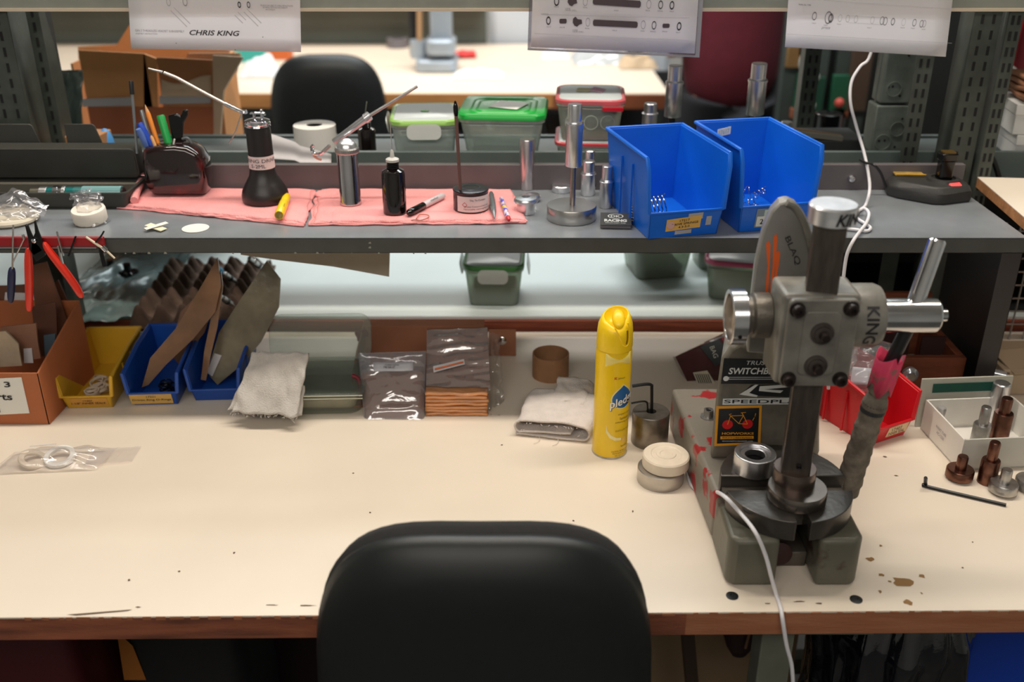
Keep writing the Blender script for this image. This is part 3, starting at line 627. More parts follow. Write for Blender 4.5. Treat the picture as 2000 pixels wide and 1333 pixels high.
q = P(642, 97, 3.35)
chair('blurred black task chair standing beyond the shelf, facing the far table', (q.x, 3.25, q.z), .385, R(-2), rz=R(4), hb=.5)
# ================================================================ spray can
yel = mat('yellow_can', (240, 198, 18), .3, 0, .02, 20, coat=.3)
yel2 = mat('yellow_cap', (248, 208, 20), .35)
q = T(1190, 880, ZT)
o = thing('spray_can', 'tall yellow furniture polish spray can standing on the bench', 'spray can', (q.x, q.y, ZT))
r_ = .0252
b = B(); b.lathe([(r_ - .003, 0.0005), (r_, .001), (r_, .0025)], seg=48); b.lathe([(r_ + .0004, .0), (r_ + .0006, .0015), (r_ + .0002, .003)], seg=48); b.done('bottom_rim', steel, o)
b = B(); b.lathe([(r_, .003), (r_, .165), (r_ - .002, .170)], seg=64); body = b.done('body', yel, o)
b = B(); prof = []
n = 64
def capring(z, rr, cut):
    out = []
    for i in range(n):
        a = 2 * PI * i / n; x, y = math.cos(a) * rr, math.sin(a) * rr
        zz = z + cut * (.006 * math.cos(a - R(60)) - .007 * max(0, math.cos(a + R(80))) ** 3)
        out.append(Vector((x, y, zz)))
    return out
b.rings([capring(.169, .0247, 0), capring(.173, .0252, 0), capring(.192, .0247, 0), capring(.204, .0236, .3), capring(.213, .0205, .8), capring(.217, .0178, 1), capring(.217, .016, 1), capring(.211, .0135, .7), capring(.205, .008, .3)], False, True)
cap = b.done('cap', yel2, o, smooth=60)
b = B(); k_ = b.mark(); b.ball((0, 0, 0), (.0092, .015, .0055)); b.xf(k_, Matrix.Translation((.003, -.008, .214)) @ Matrix.Rotation(R(38), 4, 'X')); b.done('spray_button', yel2, cap, smooth=60)
# open front slot of the trigger, a dark recess
b = B(); f_ = lambda a, z, rr=.0254: Vector((rr * math.sin(a), -rr * math.cos(a), z))
sl_ = [(R(38), .213), (R(42), .200), (R(40), .188), (R(30), .183), (R(18), .187), (R(24), .184), (R(32), .186), (R(35), .192), (R(34), .2)]
b.tube([f_(R(-8), .207, .0232), f_(R(8), .196, .0248), f_(R(20), .183, .0256), f_(R(32), .179, .0256), f_(R(43), .184, .0254), f_(R(46), .200, .0246), f_(R(42), .212, .0222)], .0011, 8); b.done('cap_ridge', yel2, cap)
b = B(); b.tube([f_(R(33), .182, .0254), f_(R(36), .190, .0253), f_(R(36), .202, .0244)], .0009, 8); b.done('cap_slot', mat('dark_amber', (120, 88, 10), .6), cap)
can_c = Vector((0, 0, 0))
def canb(a0, z0, dr=.0004): return lambda x, y: Vector(((r_ + dr) * math.sin(a0 + x / r_), -(r_ + dr) * math.cos(a0 + x / r_), z0 + y))
def patch(pts, m, a0, z0, dr, name):
    """flat outline wrapped on the can: pts in metres around (a0, z0)"""
    f = canb(a0, z0, dr); b = B(); cx = sum(p[0] for p in pts) / len(pts); cy = sum(p[1] for p in pts) / len(pts)
    N_ = 5; 
    for i in range(len(pts)):
        p, q2 = pts[i], pts[(i + 1) % len(pts)]
        for s in range(N_):
            t0, t1 = s / N_, (s + 1) / N_
            quad = [(cx + (p[0] - cx) * t1, cy + (p[1] - cy) * t1), (cx + (q2[0] - cx) * t1, cy + (q2[1] - cy) * t1), (cx + (q2[0] - cx) * t0, cy + (q2[1] - cy) * t0), (cx + (p[0] - cx) * t0, cy + (p[1] - cy) * t0)]
            b.poly([f(*c) for c in (quad if t0 > 0 else quad[:3])])
    bmesh.ops.remove_doubles(b.b, verts=b.b.verts, dist=1e-6)
    return b.done(name, m, body, smooth=60)
blue_l = mat('label_blue', (20, 90, 150), .3); white_l = mat('label_white', (235, 235, 225), .4); cream_l = mat('label_cream', (240, 226, 165), .4); red_l = mat('label_red', (190, 40, 30), .4); brown_l = mat('label_brown', (110, 80, 20), .5)
# pale panel on the upper label
patch([(-.018, -.010), (.022, -.010), (.022, .010), (-.018, .010)], mat('label_pale', (238, 218, 120), .4), R(8), .158, .0003, 'pale_panel')
drop = []
for i in range(28):
    a = 2 * PI * i / 28; x = math.sin(a) * .0160; y = -math.cos(a) * .0145
    if y > 0: x *= max(0, 1 - (y / .0145) ** 2 * .9) ** .8; y *= 1.45
    drop.append((x, y))
patch([(x * 1.12, y * 1.1) for x, y in drop], cream_l, R(31), .098, .0003, 'drop_outline')
patch(drop, blue_l, R(31), .098, .0006, 'drop_print')
text('pledge', mat('shadow_blue', (14, 38, 80), .4), body, (0, 0, 0), X3, Z3, .0390, .0175, bend=lambda x, y: canb(R(33), .0935, .0009)(x + .0004, y + x * .28), slices=24, bold=.05)
text('pledge', white_l, body, (0, 0, 0), X3, Z3, .0384, .0168, bend=lambda x, y: canb(R(33), .094, .0012)(x, y + x * .28), slices=24, bold=.02)
text('Johnson', ink, body, (0, 0, 0), X3, Z3, .0105, .0038, bend=canb(R(22), .131, .0006), slices=8)
text('SC', red_l, body, (0, 0, 0), X3, Z3, .004, .0038, bend=canb(R(3), .1315, .0006), slices=3, bold=.04)
for s_, a_, z_, w_, h_ in (('expert care', 42, .073, .022, .004), ('lemon', 42, .0665, .016, .0048), ('enhancing polish', 40, .0605, .028, .0036), ('DUSTS & PROTECTS', 40, .047, .026, .0026), ('lemon', 46, .0205, .012, .0038), ('CAUTION: SEE BACK PANEL', 34, .013, .03, .0026), ('PRECAUTIONARY STATEMENTS', 36, .0095, .028, .0022), ('NET WT. 9.7 OZ (275g)', 42, .0055, .026, .0026)):
    text(s_, brown_l, body, (0, 0, 0), X3, Z3, w_, h_, bend=canb(R(a_), z_, .0005), slices=20)
sw = [(-.017, .012), (-.0155, .004), (-.010, -.006), (-.002, -.011), (.006, -.012), (.006, -.0095), (-.001, -.007), (-.008, -.001), (-.0135, .006)]
f_ = canb(R(18), .043, .0005); b = B()
up_ = [(-.0172, .014), (-.0145, .004), (-.009, -.003), (-.002, -.007), (.006, -.0085)]; dn_ = [(-.0172, .013), (-.0165, .001), (-.011, -.0075), (-.003, -.012), (.006, -.0125)]
for i in range(4): b.poly([f_(*up_[i]), f_(*up_[i + 1]), f_(*dn_[i + 1]), f_(*dn_[i])])
b.done('peel_print', cream_l, body, smooth=60)
patch([(math.cos(R(a)) * .0052, math.sin(R(a)) * .0048) for a in range(0, 360, 20)], mat('lemon_print', (232, 190, 90), .5), R(45), .030, .0006, 'lemon_print')
# ================================================================ cardboard ring
q = T(1075, 733, ZT)
o = tag(B().ring((0, 0, 0), .0285, .0305, .041, seg=48).done('cardboard_ring', mat('dark_cardboard', (156, 114, 80), .75, 0, .15, 40, .2, 200), loc=(q.x, q.y, ZT)), 'brown cardboard tube ring standing on the bench left of the yellow can', 'ring')
# ================================================================ steel block with hex keys
q = T(1268, 862, ZT)
o = tag(B().lathe([(.0268, 0), (.0272, .001), (.0272, .049), (.026, .051), (.0075, .051), (.0068, .049), (.0068, .02), (0, .02)], seg=44).done('steel_cylinder', mat('brushed_dark', (140, 132, 122), .34, .9, .25, 60, .15, 200), loc=(q.x, q.y, ZT)), 'drilled steel cylinder holding two hex keys, behind the yellow can', 'metal block')
oc = Vector((q.x, q.y, ZT))
hexm = mat('black_oxide', (30, 31, 32), .35, .5)
a = P(1266, 798, q.y - .001); a.z = ZT + .0215
tag(B().tube([(q.x + .0022, q.y, ZT + .0205), (q.x - .001, q.y + .003, ZT + .085), (q.x - .0022, q.y + .003, ZT + .0925), (q.x - .010, q.y + .002, ZT + .0945), (q.x - .030, q.y, ZT + .0925)], .0024, 6).done('hex_key', hexm, smooth=20), 'thicker black hex key, the upper of two standing in the drilled cylinder', 'hex key')
tag(B().tube([(q.x - .0025, q.y + .001, ZT + .0205), (q.x - .006, q.y + .001, ZT + .060), (q.x - .008, q.y + .001, ZT + .0655), (q.x - .014, q.y, ZT + .067), (q.x - .030, q.y, ZT + .064)], .0014, 6).done('hex_key', hexm, smooth=20), 'thinner black hex key, the lower of two standing in the drilled cylinder', 'hex key')
# ================================================================ stacked ring and puck
q = T(1289, 938, ZT)
o = tag(B().lathe([(.0315, 0), (.032, .001), (.032, .021), (.031, .022), (.022, .022), (.021, .018), (.0, .018)], seg=48).done('metal_cup', mat('cup_metal', (190, 185, 178), .35, .9, .1, 50), loc=(q.x, q.y, ZT)), 'low silver metal ring on the bench under the pale puck', 'ring')
o = tag(B().lathe([(.0305, 0), (.0322, .0015), (.0322, .016), (.0305, .018), (.0215, .0185), (.020, .0175), (.014, .0178), (.0132, .0188), (.009, .0188), (.008, .0178), (.004, .0185), (0, .0188)], seg=48).done('pale_puck', mat('tan_plastic', (222, 208, 188), .45, 0, .08, 40, .1, 200), loc=(q.x + .0065, q.y + .0035, ZT + .0222)), 'cream plastic disc with worn concentric rings, stacked on the silver ring', 'disc')
# ================================================================ rags
def rag(name, label, q, w_, d_, h_, m, seed, rz=0, folds=3, hang=None, rag_=.02, thick=.0045):
    o = thing(name, label, 'cloth', q, rz)
    for k in range(folds):
        sd = seed + k * 11.3; sc = 1 - .04 * k; last = k == folds - 1
        def f(u, v):
            x = (u - .5) * w_ * sc + noise.noise(Vector((v * 5, u * 3, sd))) * rag_ * w_ * 2; y = (v - .5) * d_ * sc + noise.noise(Vector((u * 5, 7, sd + v))) * rag_ * d_ * 1.5
            z = .002 + (k + .5) * h_ / folds + noise.noise(Vector((u * 4, v * 4, sd))) * h_ * .13 * (k + 1) / folds * 2
            e = min(u, 1 - u, v, 1 - v); z -= max(0, .10 - e) * h_ * 1.5 * (k + .3) / folds
            return Vector((x, y, max(z, .0015 + thick / 2)))
        b = B(); b.grid(f, 40, 34); b.done('fold', m, o, smooth=80, solid=thick if not hang else thick)
    return o
# ================================================================ stackable bins
def bin_(label, q, rz, w_, d_, h_, fh, col, name, cut=.55, ch=None, flare=.012, lipw=.006, group=None):
    """open-front parts bin; q = middle of the front bottom edge, front faces local -Y"""
    m = mat(name, col, .38, 0, .06, 12, .04, 200)
    o = thing('parts_bin', label, 'bin', q, rz, group); t = .0028; ch = ch or h_
    W0, W1 = w_ / 2 - .008, w_ / 2
    b = B(); b.box(-W0, W0, .008, d_ - .002, 0, t); b.done('bin_floor', m, o, .0008)
    for s in (-1, 1):
        side = [(.010, 0), (.010 - .002, 0), (-.0, fh), (-.0, ch * .86), (d_ * (1 - cut), h_), (d_, h_), (d_ - .004, 0)]
        k = [Vector((s * (W0 + (W1 - W0) * z / h_), y, z)) for y, z in side]
        b = B(); b.prism(k, (-s * t, 0, 0)); b.done('side_wall', m, o, .0008)
        tp = [k[2], k[3], k[4], k[5]]
        b = B(); b.tube([p + Vector((s * .001, 0, .0)) for p in tp], lipw / 2, 8, smooth=False); b.done('rim', m, o)
    b = B(); b.prism([(-W0, d_ - .004, 0), (W0, d_ - .004, 0), (W1, d_, h_), (-W1, d_, h_)], (0, -t, 0)); b.done('back_wall', m, o, .0008)
    b = B(); b.prism([(-W0, .008, 0), (W0, .008, 0), (W0 + (W1 - W0) * fh / h_, 0, fh), (-W0 - (W1 - W0) * fh / h_, 0, fh)], (0, t, 0)); b.done('front_wall', m, o, .0008)
    b = B(); b.bar((-W1, d_, h_), (W1, d_, h_), .005, .005); b.done('rim', m, o, .001)
    b = B(); b.bar((-W0 - .004, 0, fh), (W0 + .004, 0, fh), .0035, .0035); b.done('rim', m, o, .0008)
    for s in (-1, 1):
        for yy in (.35, .6):
            b = B(); x_ = s * (w_ / 2 - .0015); b.box(min(x_, x_ + s * .0025), max(x_, x_ + s * .0025), d_ * yy, d_ * yy + .003, .004, h_ * .8); b.done('rib', m, o)
    def front(x, z, d=.0006):
        """point on the sloped front wall"""
        return Vector((x, .008 * (1 - z / fh) - d, z))
    return o, front
def lab(o, front, x0, x1, z0, z1, m, tilt=0, d=.0006, name='label'):
    b = B(); b.prism([front(x0, z0, d), front(x1, z0 + tilt, d), front(x1, z1 + tilt, d), front(x0, z1, d)], (0, -.0003, 0)); return b.done(name, m, o, smooth=0)
blue = (8, 100, 212); lab_y = mat('label_manila', (214, 172, 92), .6); lab_w = mat('label_paper', (222, 222, 215), .6); tape_r = mat('tape_residue', (165, 165, 170), .6)
# two blue bins on the shelf
q = T(1337, 466, ZS); q.z = ZS + .0003
o, fr = bin_('blue parts bin of coil springs, nearer one with a manila label', q, R(13), .121, .185, .118, .040, blue, 'blue_bin', cut=.97)
lab(o, fr, -.028, .024, .010, .029, lab_y, .0035); lab(o, fr, .004, .026, .026, .036, tape_r, .001, .0003, 'tape_scrap'); lab(o, fr, -.013, .012, .004, .010, tape_r, .001, .0003, 'tape_scrap'); lab(o, fr, .032, .040, .016, .030, tape_r, 0, .0003, 'tape_scrap')
tx = Vector((1, 0, .068)).normalized()
for s_, x, z, w_ in (('17217', -.001, .0265, .015), ('DRIVE SPRINGS', 0, .0215, .040), ('4.3-5.0', -.001, .0165, .017)): text(s_, ink, o, fr(x, z, .0011), tx, Vector((0, -.1, 1)), w_, .0034, bold=.01)
dot = mat('pink_dot', (205, 165, 160), .6); c = fr(-.0215, .0205, .0016)
b = B(); b.prism([c + Vector((math.cos(R(a)) * .0058, 0, math.sin(R(a)) * .0058)) for a in range(0, 360, 15)], (0, -.0002, 0)); b.done('round_sticker', dot, o, smooth=0)
BIN1 = o
q2 = T(1512, 453, ZS); q2.z = ZS + .0003
o, fr = bin_('blue parts bin of small wire springs, farther one, with a white tag inside', q2, R(12), .121, .178, .122, .040, blue, 'blue_bin', cut=.97)
lab(o, fr, -.030, .0, .006, .036, mat('cloudy_label', (120, 135, 150), .4)); lab(o, fr, -.018, -.002, .024, .034, mat('mint_label', (190, 205, 195), .6), 0, .001); lab(o, fr, -.028, -.002, .008, .024, lab_w, 0, .0012)
text('Rol', mat('red_ink', (190, 50, 50), .6), o, fr(-.010, .029, .0016), X3, Z3, .008, .004); text('2.7', ink, o, fr(-.016, .016, .0018), X3, Z3, .014, .0085, bold=.02)
b = B(); b.prism([(-.026, .1735, .098), (-.004, .1735, .102), (-.004, .1735, .114), (-.026, .1735, .110)], (0, -.0004, 0)); t_ = b.done('tag', lab_w, o, .0015); text('17617', mat('faint_ink', (150, 175, 165), .7), o, (-.015, .1729, .106), Vector((1, 0, .18)), Z3, .017, .007)
BIN2 = o
wire_m = mat('spring_wire', (190, 185, 182), .15, 1)
def spring(r, L_, n, wr, label, loc, rot, grp):
    b = B(); pts = [(r * math.cos(2 * PI * n * i / (n * 12)), r * math.sin(2 * PI * n * i / (n * 12)), L_ * i / (n * 12)) for i in range(int(n * 12) + 1)]
    b.tube(pts, wr, 6, smooth=False); o = b.done('coil_spring', wire_m); o.location = loc; o.rotation_euler = rot
    return tag(o, label, 'spring', grp)
c1 = Vector(BIN1.location); rot1 = Matrix.Rotation(R(13), 3, 'Z')
def inb(o, v, rz): return Vector(o.location) + Matrix.Rotation(rz, 3, 'Z') @ Vector(v)
spring(.0165, .026, 4.5, .0011, 'coil spring lying on its side in the nearer blue bin, right of the other', inb(BIN1, (-.026, .080, .0215), R(13)), (0, R(80), R(10)), None)
spring(.0125, .030, 7, .0010, 'upright coil spring in the left corner of the nearer blue bin', inb(BIN1, (-.044, .080, .004), R(13)), (R(4), R(4), 0), None)
for i in range(10):
    x, y = random.uniform(-.036, .018), random.uniform(.075, .13)
    spring(.006, .030, 3.5, .0006, 'small wire spring in the loose heap inside the farther blue bin', inb(BIN2, (x, y, .0105 + .005 * (i % 4)), R(12)), (random.uniform(-.3, .3), R(90) + random.uniform(-.3, .3), random.uniform(0, PI)), 'wire springs in the farther blue bin')
# ================================================================ bench bins, left
def front_mid(xa, xb, y, z): 
    a, c = T(xa, y, z), T(xb, y, z); return (a + c) / 2, (c - a).length
q, w_ = front_mid(112, 236, 802, ZT); q.z = ZT + .0004
o, fr = bin_('yellow parts bin of white seal rings, between the cardboard box and a blue bin', q, R(3), .086, .165, .066, .024, (206, 160, 40), 'yellow_bin', cut=.45, flare=.01)
lab(o, fr, -.027, .030, .005, .021, mat('label_orange', (205, 150, 62), .6)); text('17407', ink, o, fr(0, .0155, .0012), X3, Z3, .014, .003); text('1-1/8" INNER SEALS', ink, o, fr(0, .0105, .0012), X3, Z3, .052, .0034, bold=.01)
YBIN = o
sealm = mat('seal_white', (205, 190, 170), .5)
for i in range(9):
    x, y = random.uniform(-.012, .026), random.uniform(.03, .10)
    s_ = B().ring((0, 0, 0), .0095, .0115, .0035, seg=24).done('seal_ring', sealm); s_.location = inb(YBIN, (x, y, .0045 + .0036 * (i // 3) + .004), R(3)); s_.rotation_euler = (random.uniform(-.25, .25), random.uniform(-.25, .25), 0)
    tag(s_, 'white seal ring in the pile inside the yellow bin', 'seal ring', 'white seal rings in the yellow bin')
q, w_ = front_mid(246, 360, 796, ZT); q.z = ZT + .0004
o, fr = bin_('blue parts bin with a manila label, beside the yellow bin', q, R(3), .084, .165, .068, .025, (20, 72, 160), 'deep_blue_bin', cut=.45)
lab(o, fr, -.037, .028, .003, .025, lab_y, .0005, .0012); text('17221', ink, o, fr(-.004, .0185, .0018), X3, Z3, .014, .0034); text('Driven Ring O-Rings', ink, o, fr(-.004, .0115, .0018), X3, Z3, .060, .0042, bold=.01)
BB1 = o
q, w_ = front_mid(367, 478, 787, ZT); q.z = ZT + .0004
o, fr = bin_('unlabelled blue parts bin partly covered by the hanging grey rag', q, R(3), .084, .165, .068, .023, (20, 72, 160), 'deep_blue_bin', cut=.45)
BB2 = o
# o-rings, dark, in the first blue bin
for i in range(7):
    s_ = B(); n_ = 20; s_.rings([[Vector(((.009 + .0013 * math.cos(2 * PI * j / 6)) * math.cos(2 * PI * i_ / n_), (.009 + .0013 * math.cos(2 * PI * j / 6)) * math.sin(2 * PI * i_ / n_), .0013 * math.sin(2 * PI * j / 6))) for j in range(6)] for i_ in range(n_ + 1)], False, False)
    s_ = s_.done('rubber_ring', blackg, smooth=80); s_.location = inb(BB1, (random.uniform(-.0, .028), random.uniform(.03, .07), .005 + .0028 * (i // 2)), R(3)); s_.rotation_euler = (random.uniform(-.1, .1), random.uniform(-.1, .1), 0)
    tag(s_, 'black rubber ring in the bottom of the labelled blue bin', 'rubber ring', 'rubber rings in the labelled blue bin')
# paper packets standing in the blue bins: flat glassine envelopes with thickness
glass_d = mat('glassine_brown', (126, 92, 66), .22, 0, .35, 14, .5, 40, coat=.4)
glass_g = mat('glassine_grey', (124, 114, 94), .18, 0, .45, 14, .5, 45, coat=.5)
def packet(label, pts, D0, lean, m, th=.002, name='paper_packet', cat='packet', white=None, wav=.004):
    """outline from the photo on a plane leaning back: y = D0 + lean*(z-ZT)"""
    ps = []
    for px, py in pts:
        r = ray(px, py); t = (D0 + lean * (CZ - ZT)) / (r.y - lean * r.z); ps.append(Vector((r.x * t, r.y * t, CZ + r.z * t)))
    base = min(ps, key=lambda p: p.z).copy(); o = thing(name, label, cat, base)
    qs = [p - base for p in ps]; nrm = Vector((0, 1, -lean)).normalized()
    b = B(); b.prism(qs, nrm * th)
    bmesh.ops.triangulate(b.b, faces=b.b.faces[:]); bmesh.ops.subdivide_edges(b.b, edges=b.b.edges[:], cuts=3, use_grid_fill=True)
    for v in b.b.verts: v.co += nrm * noise.noise((v.co + base) * 22) * wav
    b.done('envelope', m, o, smooth=50)
    if white:
        wq = []
        for px, py in white:
            r = ray(px, py); t = (D0 + lean * (CZ - ZT)) / (r.y - lean * r.z); wq.append(Vector((r.x * t, r.y * t, CZ + r.z * t)) - base - nrm * .0035)
        B().prism(wq, nrm * .0004).done('paper_slip', paper, o, smooth=0)
    return o
packet('long brown glassine packet leaning right out of the labelled blue bin', [(277, 757), (293, 700), (345, 640), (375, 590), (425, 503), (432, 560), (420, 610), (378, 662), (325, 712), (290, 752)], 1.395, .25, glass_d)
packet('narrow brown packet standing at the left of the unlabelled blue bin', [(392, 742), (398, 690), (408, 640), (420, 580), (432, 530), (436, 560), (424, 640), (410, 700), (402, 744)], 1.41, .2, glass_d)
packet('broad grey glassine packet leaning right out of the unlabelled blue bin', [(425, 752), (410, 735), (408, 715), (428, 650), (470, 585), (520, 510), (548, 545), (545, 600), (510, 668), (470, 715)], 1.43, .35, glass_g, white=[(405, 728), (416, 735), (434, 694), (420, 690)])
packet('brown paper packet behind the glassine ones, its top folded', [(330, 690), (352, 610), (392, 570), (425, 575), (400, 650), (350, 712)], 1.45, .3, mat('tan_packet', (128, 92, 68), .5, 0, .2, 20, .3, 60))
# egg-carton tray with parts on the rear bench
q = T(392, 628, ZB); o = thing('pulp_tray', 'brown moulded pulp tray with rows of peaks, holding metal parts', 'tray', (q.x - .02, q.y + .10, ZB + .0005), R(3))
tw, td = .215, .30
def ft(u, v):
    x = (u - .5) * tw; y = (v - .45) * td; e = min(u, 1 - u, v, 1 - v)
    z = .022 + .015 * (math.sin(u * PI * 11 - PI / 2) * .5 + .5) * (math.sin(v * PI * 15 - PI / 2) * .5 + .5) * 2 - .012
    if e < .03: z = .003
    return Vector((x, y, max(z, .003)))
b = B(); b.grid(ft, 88, 120); b.done('moulded_cells', mat('pulp_brown', (96, 76, 64), .95, 0, .2, 40, .5, 250), o, smooth=60, solid=.002)
for i, (px, py, l_) in enumerate(((446, 590, 'dark-tipped steel spindle lying left in the pulp tray'), (452, 545, 'steel spindle with a blue cap lying at the back of the pulp tray'), (508, 520, 'steel spindle lying at the right rear of the pulp tray'))):
    p = T(px, py, ZB + .05); o = thing('spindle', l_, 'spindle', p, rot=(R(52), 0, R(-12) if i else R(-8)))
    b = B(); b.lathe([(.0015, -.028), (.002, -.02), (.0045, -.014), (.0045, 0), (.0055, .001), (.0055, .028), (.004, .030), (.004, .05), (0, .05)], seg=20); b.done('shaft', steel, o)
    b = B(); b.lathe([(.0062, .004), (.0062, .012), (0, .012)], seg=20); b.done('dark_collar', blackp, o)
    if i == 1: b = B(); b.lathe([(.0075, .048), (.0075, .064), (0, .064)], seg=20); b.done('blue_cap', mat('blue_cap', (60, 140, 185), .5), o)
# black plastic knobs on the rear bench at left
for px, py, l_ in ((218, 535, 'black plastic clamp knob on the rear bench, left one of two'), (252, 543, 'black plastic clamp knob on the rear bench, right one of two')):
    p = T(px, py, ZB); o = thing('clamp_knob', l_, 'knob', (p.x, p.y, ZB + .0005), random.random())
    b = B(); rr = []
    for z, s_ in ((0, .85), (.004, 1), (.012, 1), (.016, .8)): rr.append([Vector((math.cos(a) * .017 * s_ * (1 + .22 * math.cos(4 * a)), math.sin(a) * .017 * s_ * (1 + .22 * math.cos(4 * a)), z)) for a in [2 * PI * i / 40 for i in range(40)]])
    b.rings(rr); b.done('lobed_head', blackg, o); b = B(); b.lathe([(.008, .016), (.007, .03), (0, .03)], seg=20); b.done('hub', blackg, o)
# plastic film heap behind the left box
q = T(215, 590, ZB); o = tag(B().grid(lambda u, v: Vector(((u - .5) * .19, (v - .3) * .36, .006 + .03 * max(0, noise.noise(Vector((u * 4, v * 4, 3)))) + .004 * noise.noise(Vector((u * 14, v * 14, 1))))), 40, 40).done('plastic_film', clear('film_blue', (200, 222, 222), .5, .25, .12, 25, c_solid=(150, 175, 175)), smooth=80, solid=.0003, loc=(q.x, q.y, ZB + .002)), 'pale see-through plastic sheet lying on the rear bench behind the cardboard box', 'plastic sheet')
# ================================================================ cardboard box at the left edge
q0, q1 = T(-60, 824, ZT), T(98, 830, ZT)
cb = (170, 98, 58); cardo = mat('box_orange_card', cb, .7, 0, .1, 10, .1, 200)
o = thing('cardboard_box', 'open orange-brown cardboard box at the left edge with a hand lettered tag', 'box', (q1.x, q1.y, ZT + .0005), R(0))
W_ = .22; H_ = .088; Dp = .16; t = .003
b = B(); b.box(-W_, 0, 0, t, 0, H_); b.done('front_panel', cardo, o, .0008)
b = B(); b.prism([(0, 0, 0), (.0, 0, H_), (.008, Dp, H_ + .050), (.008, Dp, 0)], (-t, 0, 0)); b.done('side_panel', cardo, o, .0006)
b = B(); b.box(-W_, .008, Dp - t, Dp, 0, H_ + .05); b.done('back_panel', cardo, o, .0006)
b = B(); b.box(-W_, .0, t, Dp, 0, .002); b.done('box_floor', cardo, o)
c = [P(x, y, q1.y - .0008) - Vector((q1.x, q1.y, ZT)) for x, y in ((-20, 812), (58, 808), (42, 738), (-20, 741))]
b = B(); b.prism(c, (0, -.0003, 0)); b.done('paper_tag', lab_w, o, smooth=0)
kk = mp(P(40, 770, q1.y))
for s_, px, py, w_, h_ in (('3', 14, 752, 12, 12), ('arts', 2, 777, 44, 13), ('ate', -14, 802, 30, 11)): text(s_, ink, o, P(px, py, q1.y - .0016) - Vector((q1.x, q1.y, ZT)), X3, Z3, w_ * kk, h_ * kk, bold=.02)
# packets inside the box
bx = [('brown paper packet standing foremost in the cardboard box, with a white tag', [(10, 712), (0, 640), (70, 632), (80, 700)], 1.375, .12, mat('packet_brown', (138, 96, 74), .6, 0, .15, 18, .2, 80), [(49, 708), (67, 708), (64, 679), (48, 680)]),
      ('crumpled beige paper packet at the left in the cardboard box', [(-30, 718), (-30, 650), (10, 648), (36, 672), (44, 714)], 1.362, .05, mat('packet_beige', (176, 156, 132), .7, 0, .15, 25, .5, 50), None),
      ('dark brown packet standing in the middle of the cardboard box', [(70, 700), (62, 600), (108, 590), (112, 690)], 1.42, .1, mat('packet_dark', (92, 56, 40), .6, 0, .2, 20, .2, 80), None),
      ('tall brown packet leaning right at the back of the cardboard box', [(80, 690), (58, 520), (90, 512), (135, 640), (128, 690)], 1.45, .1, mat('packet_mid', (104, 62, 42), .6, 0, .2, 20, .2, 80), None),
      ('wide brown packet at the rear left of the cardboard box', [(-30, 690), (-30, 560), (60, 556), (74, 690)], 1.47, .08, mat('packet_wide', (98, 58, 40), .6, 0, .2, 14, .2, 80), [(10, 590), (74, 588), (74, 572), (12, 570)]),
      ('narrow brown packet at the right rear of the cardboard box', [(102, 690), (96, 560), (112, 548), (142, 610), (138, 690)], 1.49, .08, mat('packet_mid', (104, 62, 42)), None),
      ('bluish grey packet low in the right of the cardboard box', [(88, 712), (86, 655), (108, 652), (106, 702)], 1.39, .1, mat('packet_blue', (62, 78, 90), .5), None)]
for l_, pts, D0, ln, m, wh in bx: packet(l_, pts, D0, ln, m, .003, white=wh)
# ================================================================ clear box, rag, tray of bags
clr = clear('clear_box', (246, 250, 248), .12, .12, gl=.03, c_solid=(190, 200, 188))
a, c = T(540, 815, ZT), T(690, 808, ZT); w_ = .158
q = T(610, 812, ZT); o = thing('clear_box', 'lidded clear plastic box standing behind the hanging grey rag', 'plastic box', (q.x, q.y + .055, ZT + .0006), R(2))
b = B(); b.rbox(w_ - .012, .105, 0, .036, .02, w1=w_, d1=.125); b.done('box_body', clr, o, .002)
b = B(); b.rbox(w_ + .004, .13, .036, .042, .02); b.done('box_rim', clr, o, .0015)
b = B(); k_ = b.mark(); b.rbox(w_ + .008, .075, 0, .004, .02); b.xf(k_, Matrix.Translation((0, .070, .076)) @ Matrix.Rotation(R(68), 4, 'X')); b.done('open_lid', clr, o, .0015)
for z in (.046, .051): b = B(); b.bar((-w_ / 2 + .0, -.0655, z - .012), (w_ / 2, -.0655, z - .012), .0012, .0012); b.done('ridge', clear('ridge', (235, 235, 215), .7, .2), o)
b = B(); b.rbox(.13, .085, .003, .022, .015); b.done('box_contents', mat('murky_contents', (150, 136, 108), .6, 0, .3, 30), o, .004)
# rag draped over bin corner / box
ragm = mat('grey_terry', (196, 190, 184), .95, 0, .08, 60, .8, 500)
def drape(name, label, front_pts, D, m, seed, back_D, thick=.004, nfold=.009, cols=30, rows=26):
    """cloth patch between 4 photo corners on chosen depths; bl,br,tr,tl with depth each"""
    bl, br, tr, tl = [P(x, y, d) for x, y, d in front_pts]; base = (bl + br) / 2; o = thing(name, label, 'cloth', base)
    def f(u, v):
        p = bl.lerp(br, u).lerp(tl.lerp(tr, u), v) - base
        return p + Vector((noise.noise(Vector((v * 4, seed, u))) * .004, noise.noise(Vector((u * 5 + v * 2, v * 2, seed))) * nfold * (1.4 - v), noise.noise(Vector((u * 7, v * 3, seed + 5))) * .004))
    b = B(); b.grid(f, cols, rows); b.done('cloth_layer', m, o, smooth=80, solid=thick)
    return o, f, base
o, f, base = drape('shop_rag', 'grey rag folded over the front of the clear box, frayed along its lower edge', [(452, 806, 1.310), (580, 814, 1.302), (602, 690, 1.352), (492, 688, 1.365)], 0, ragm, 3, 0)
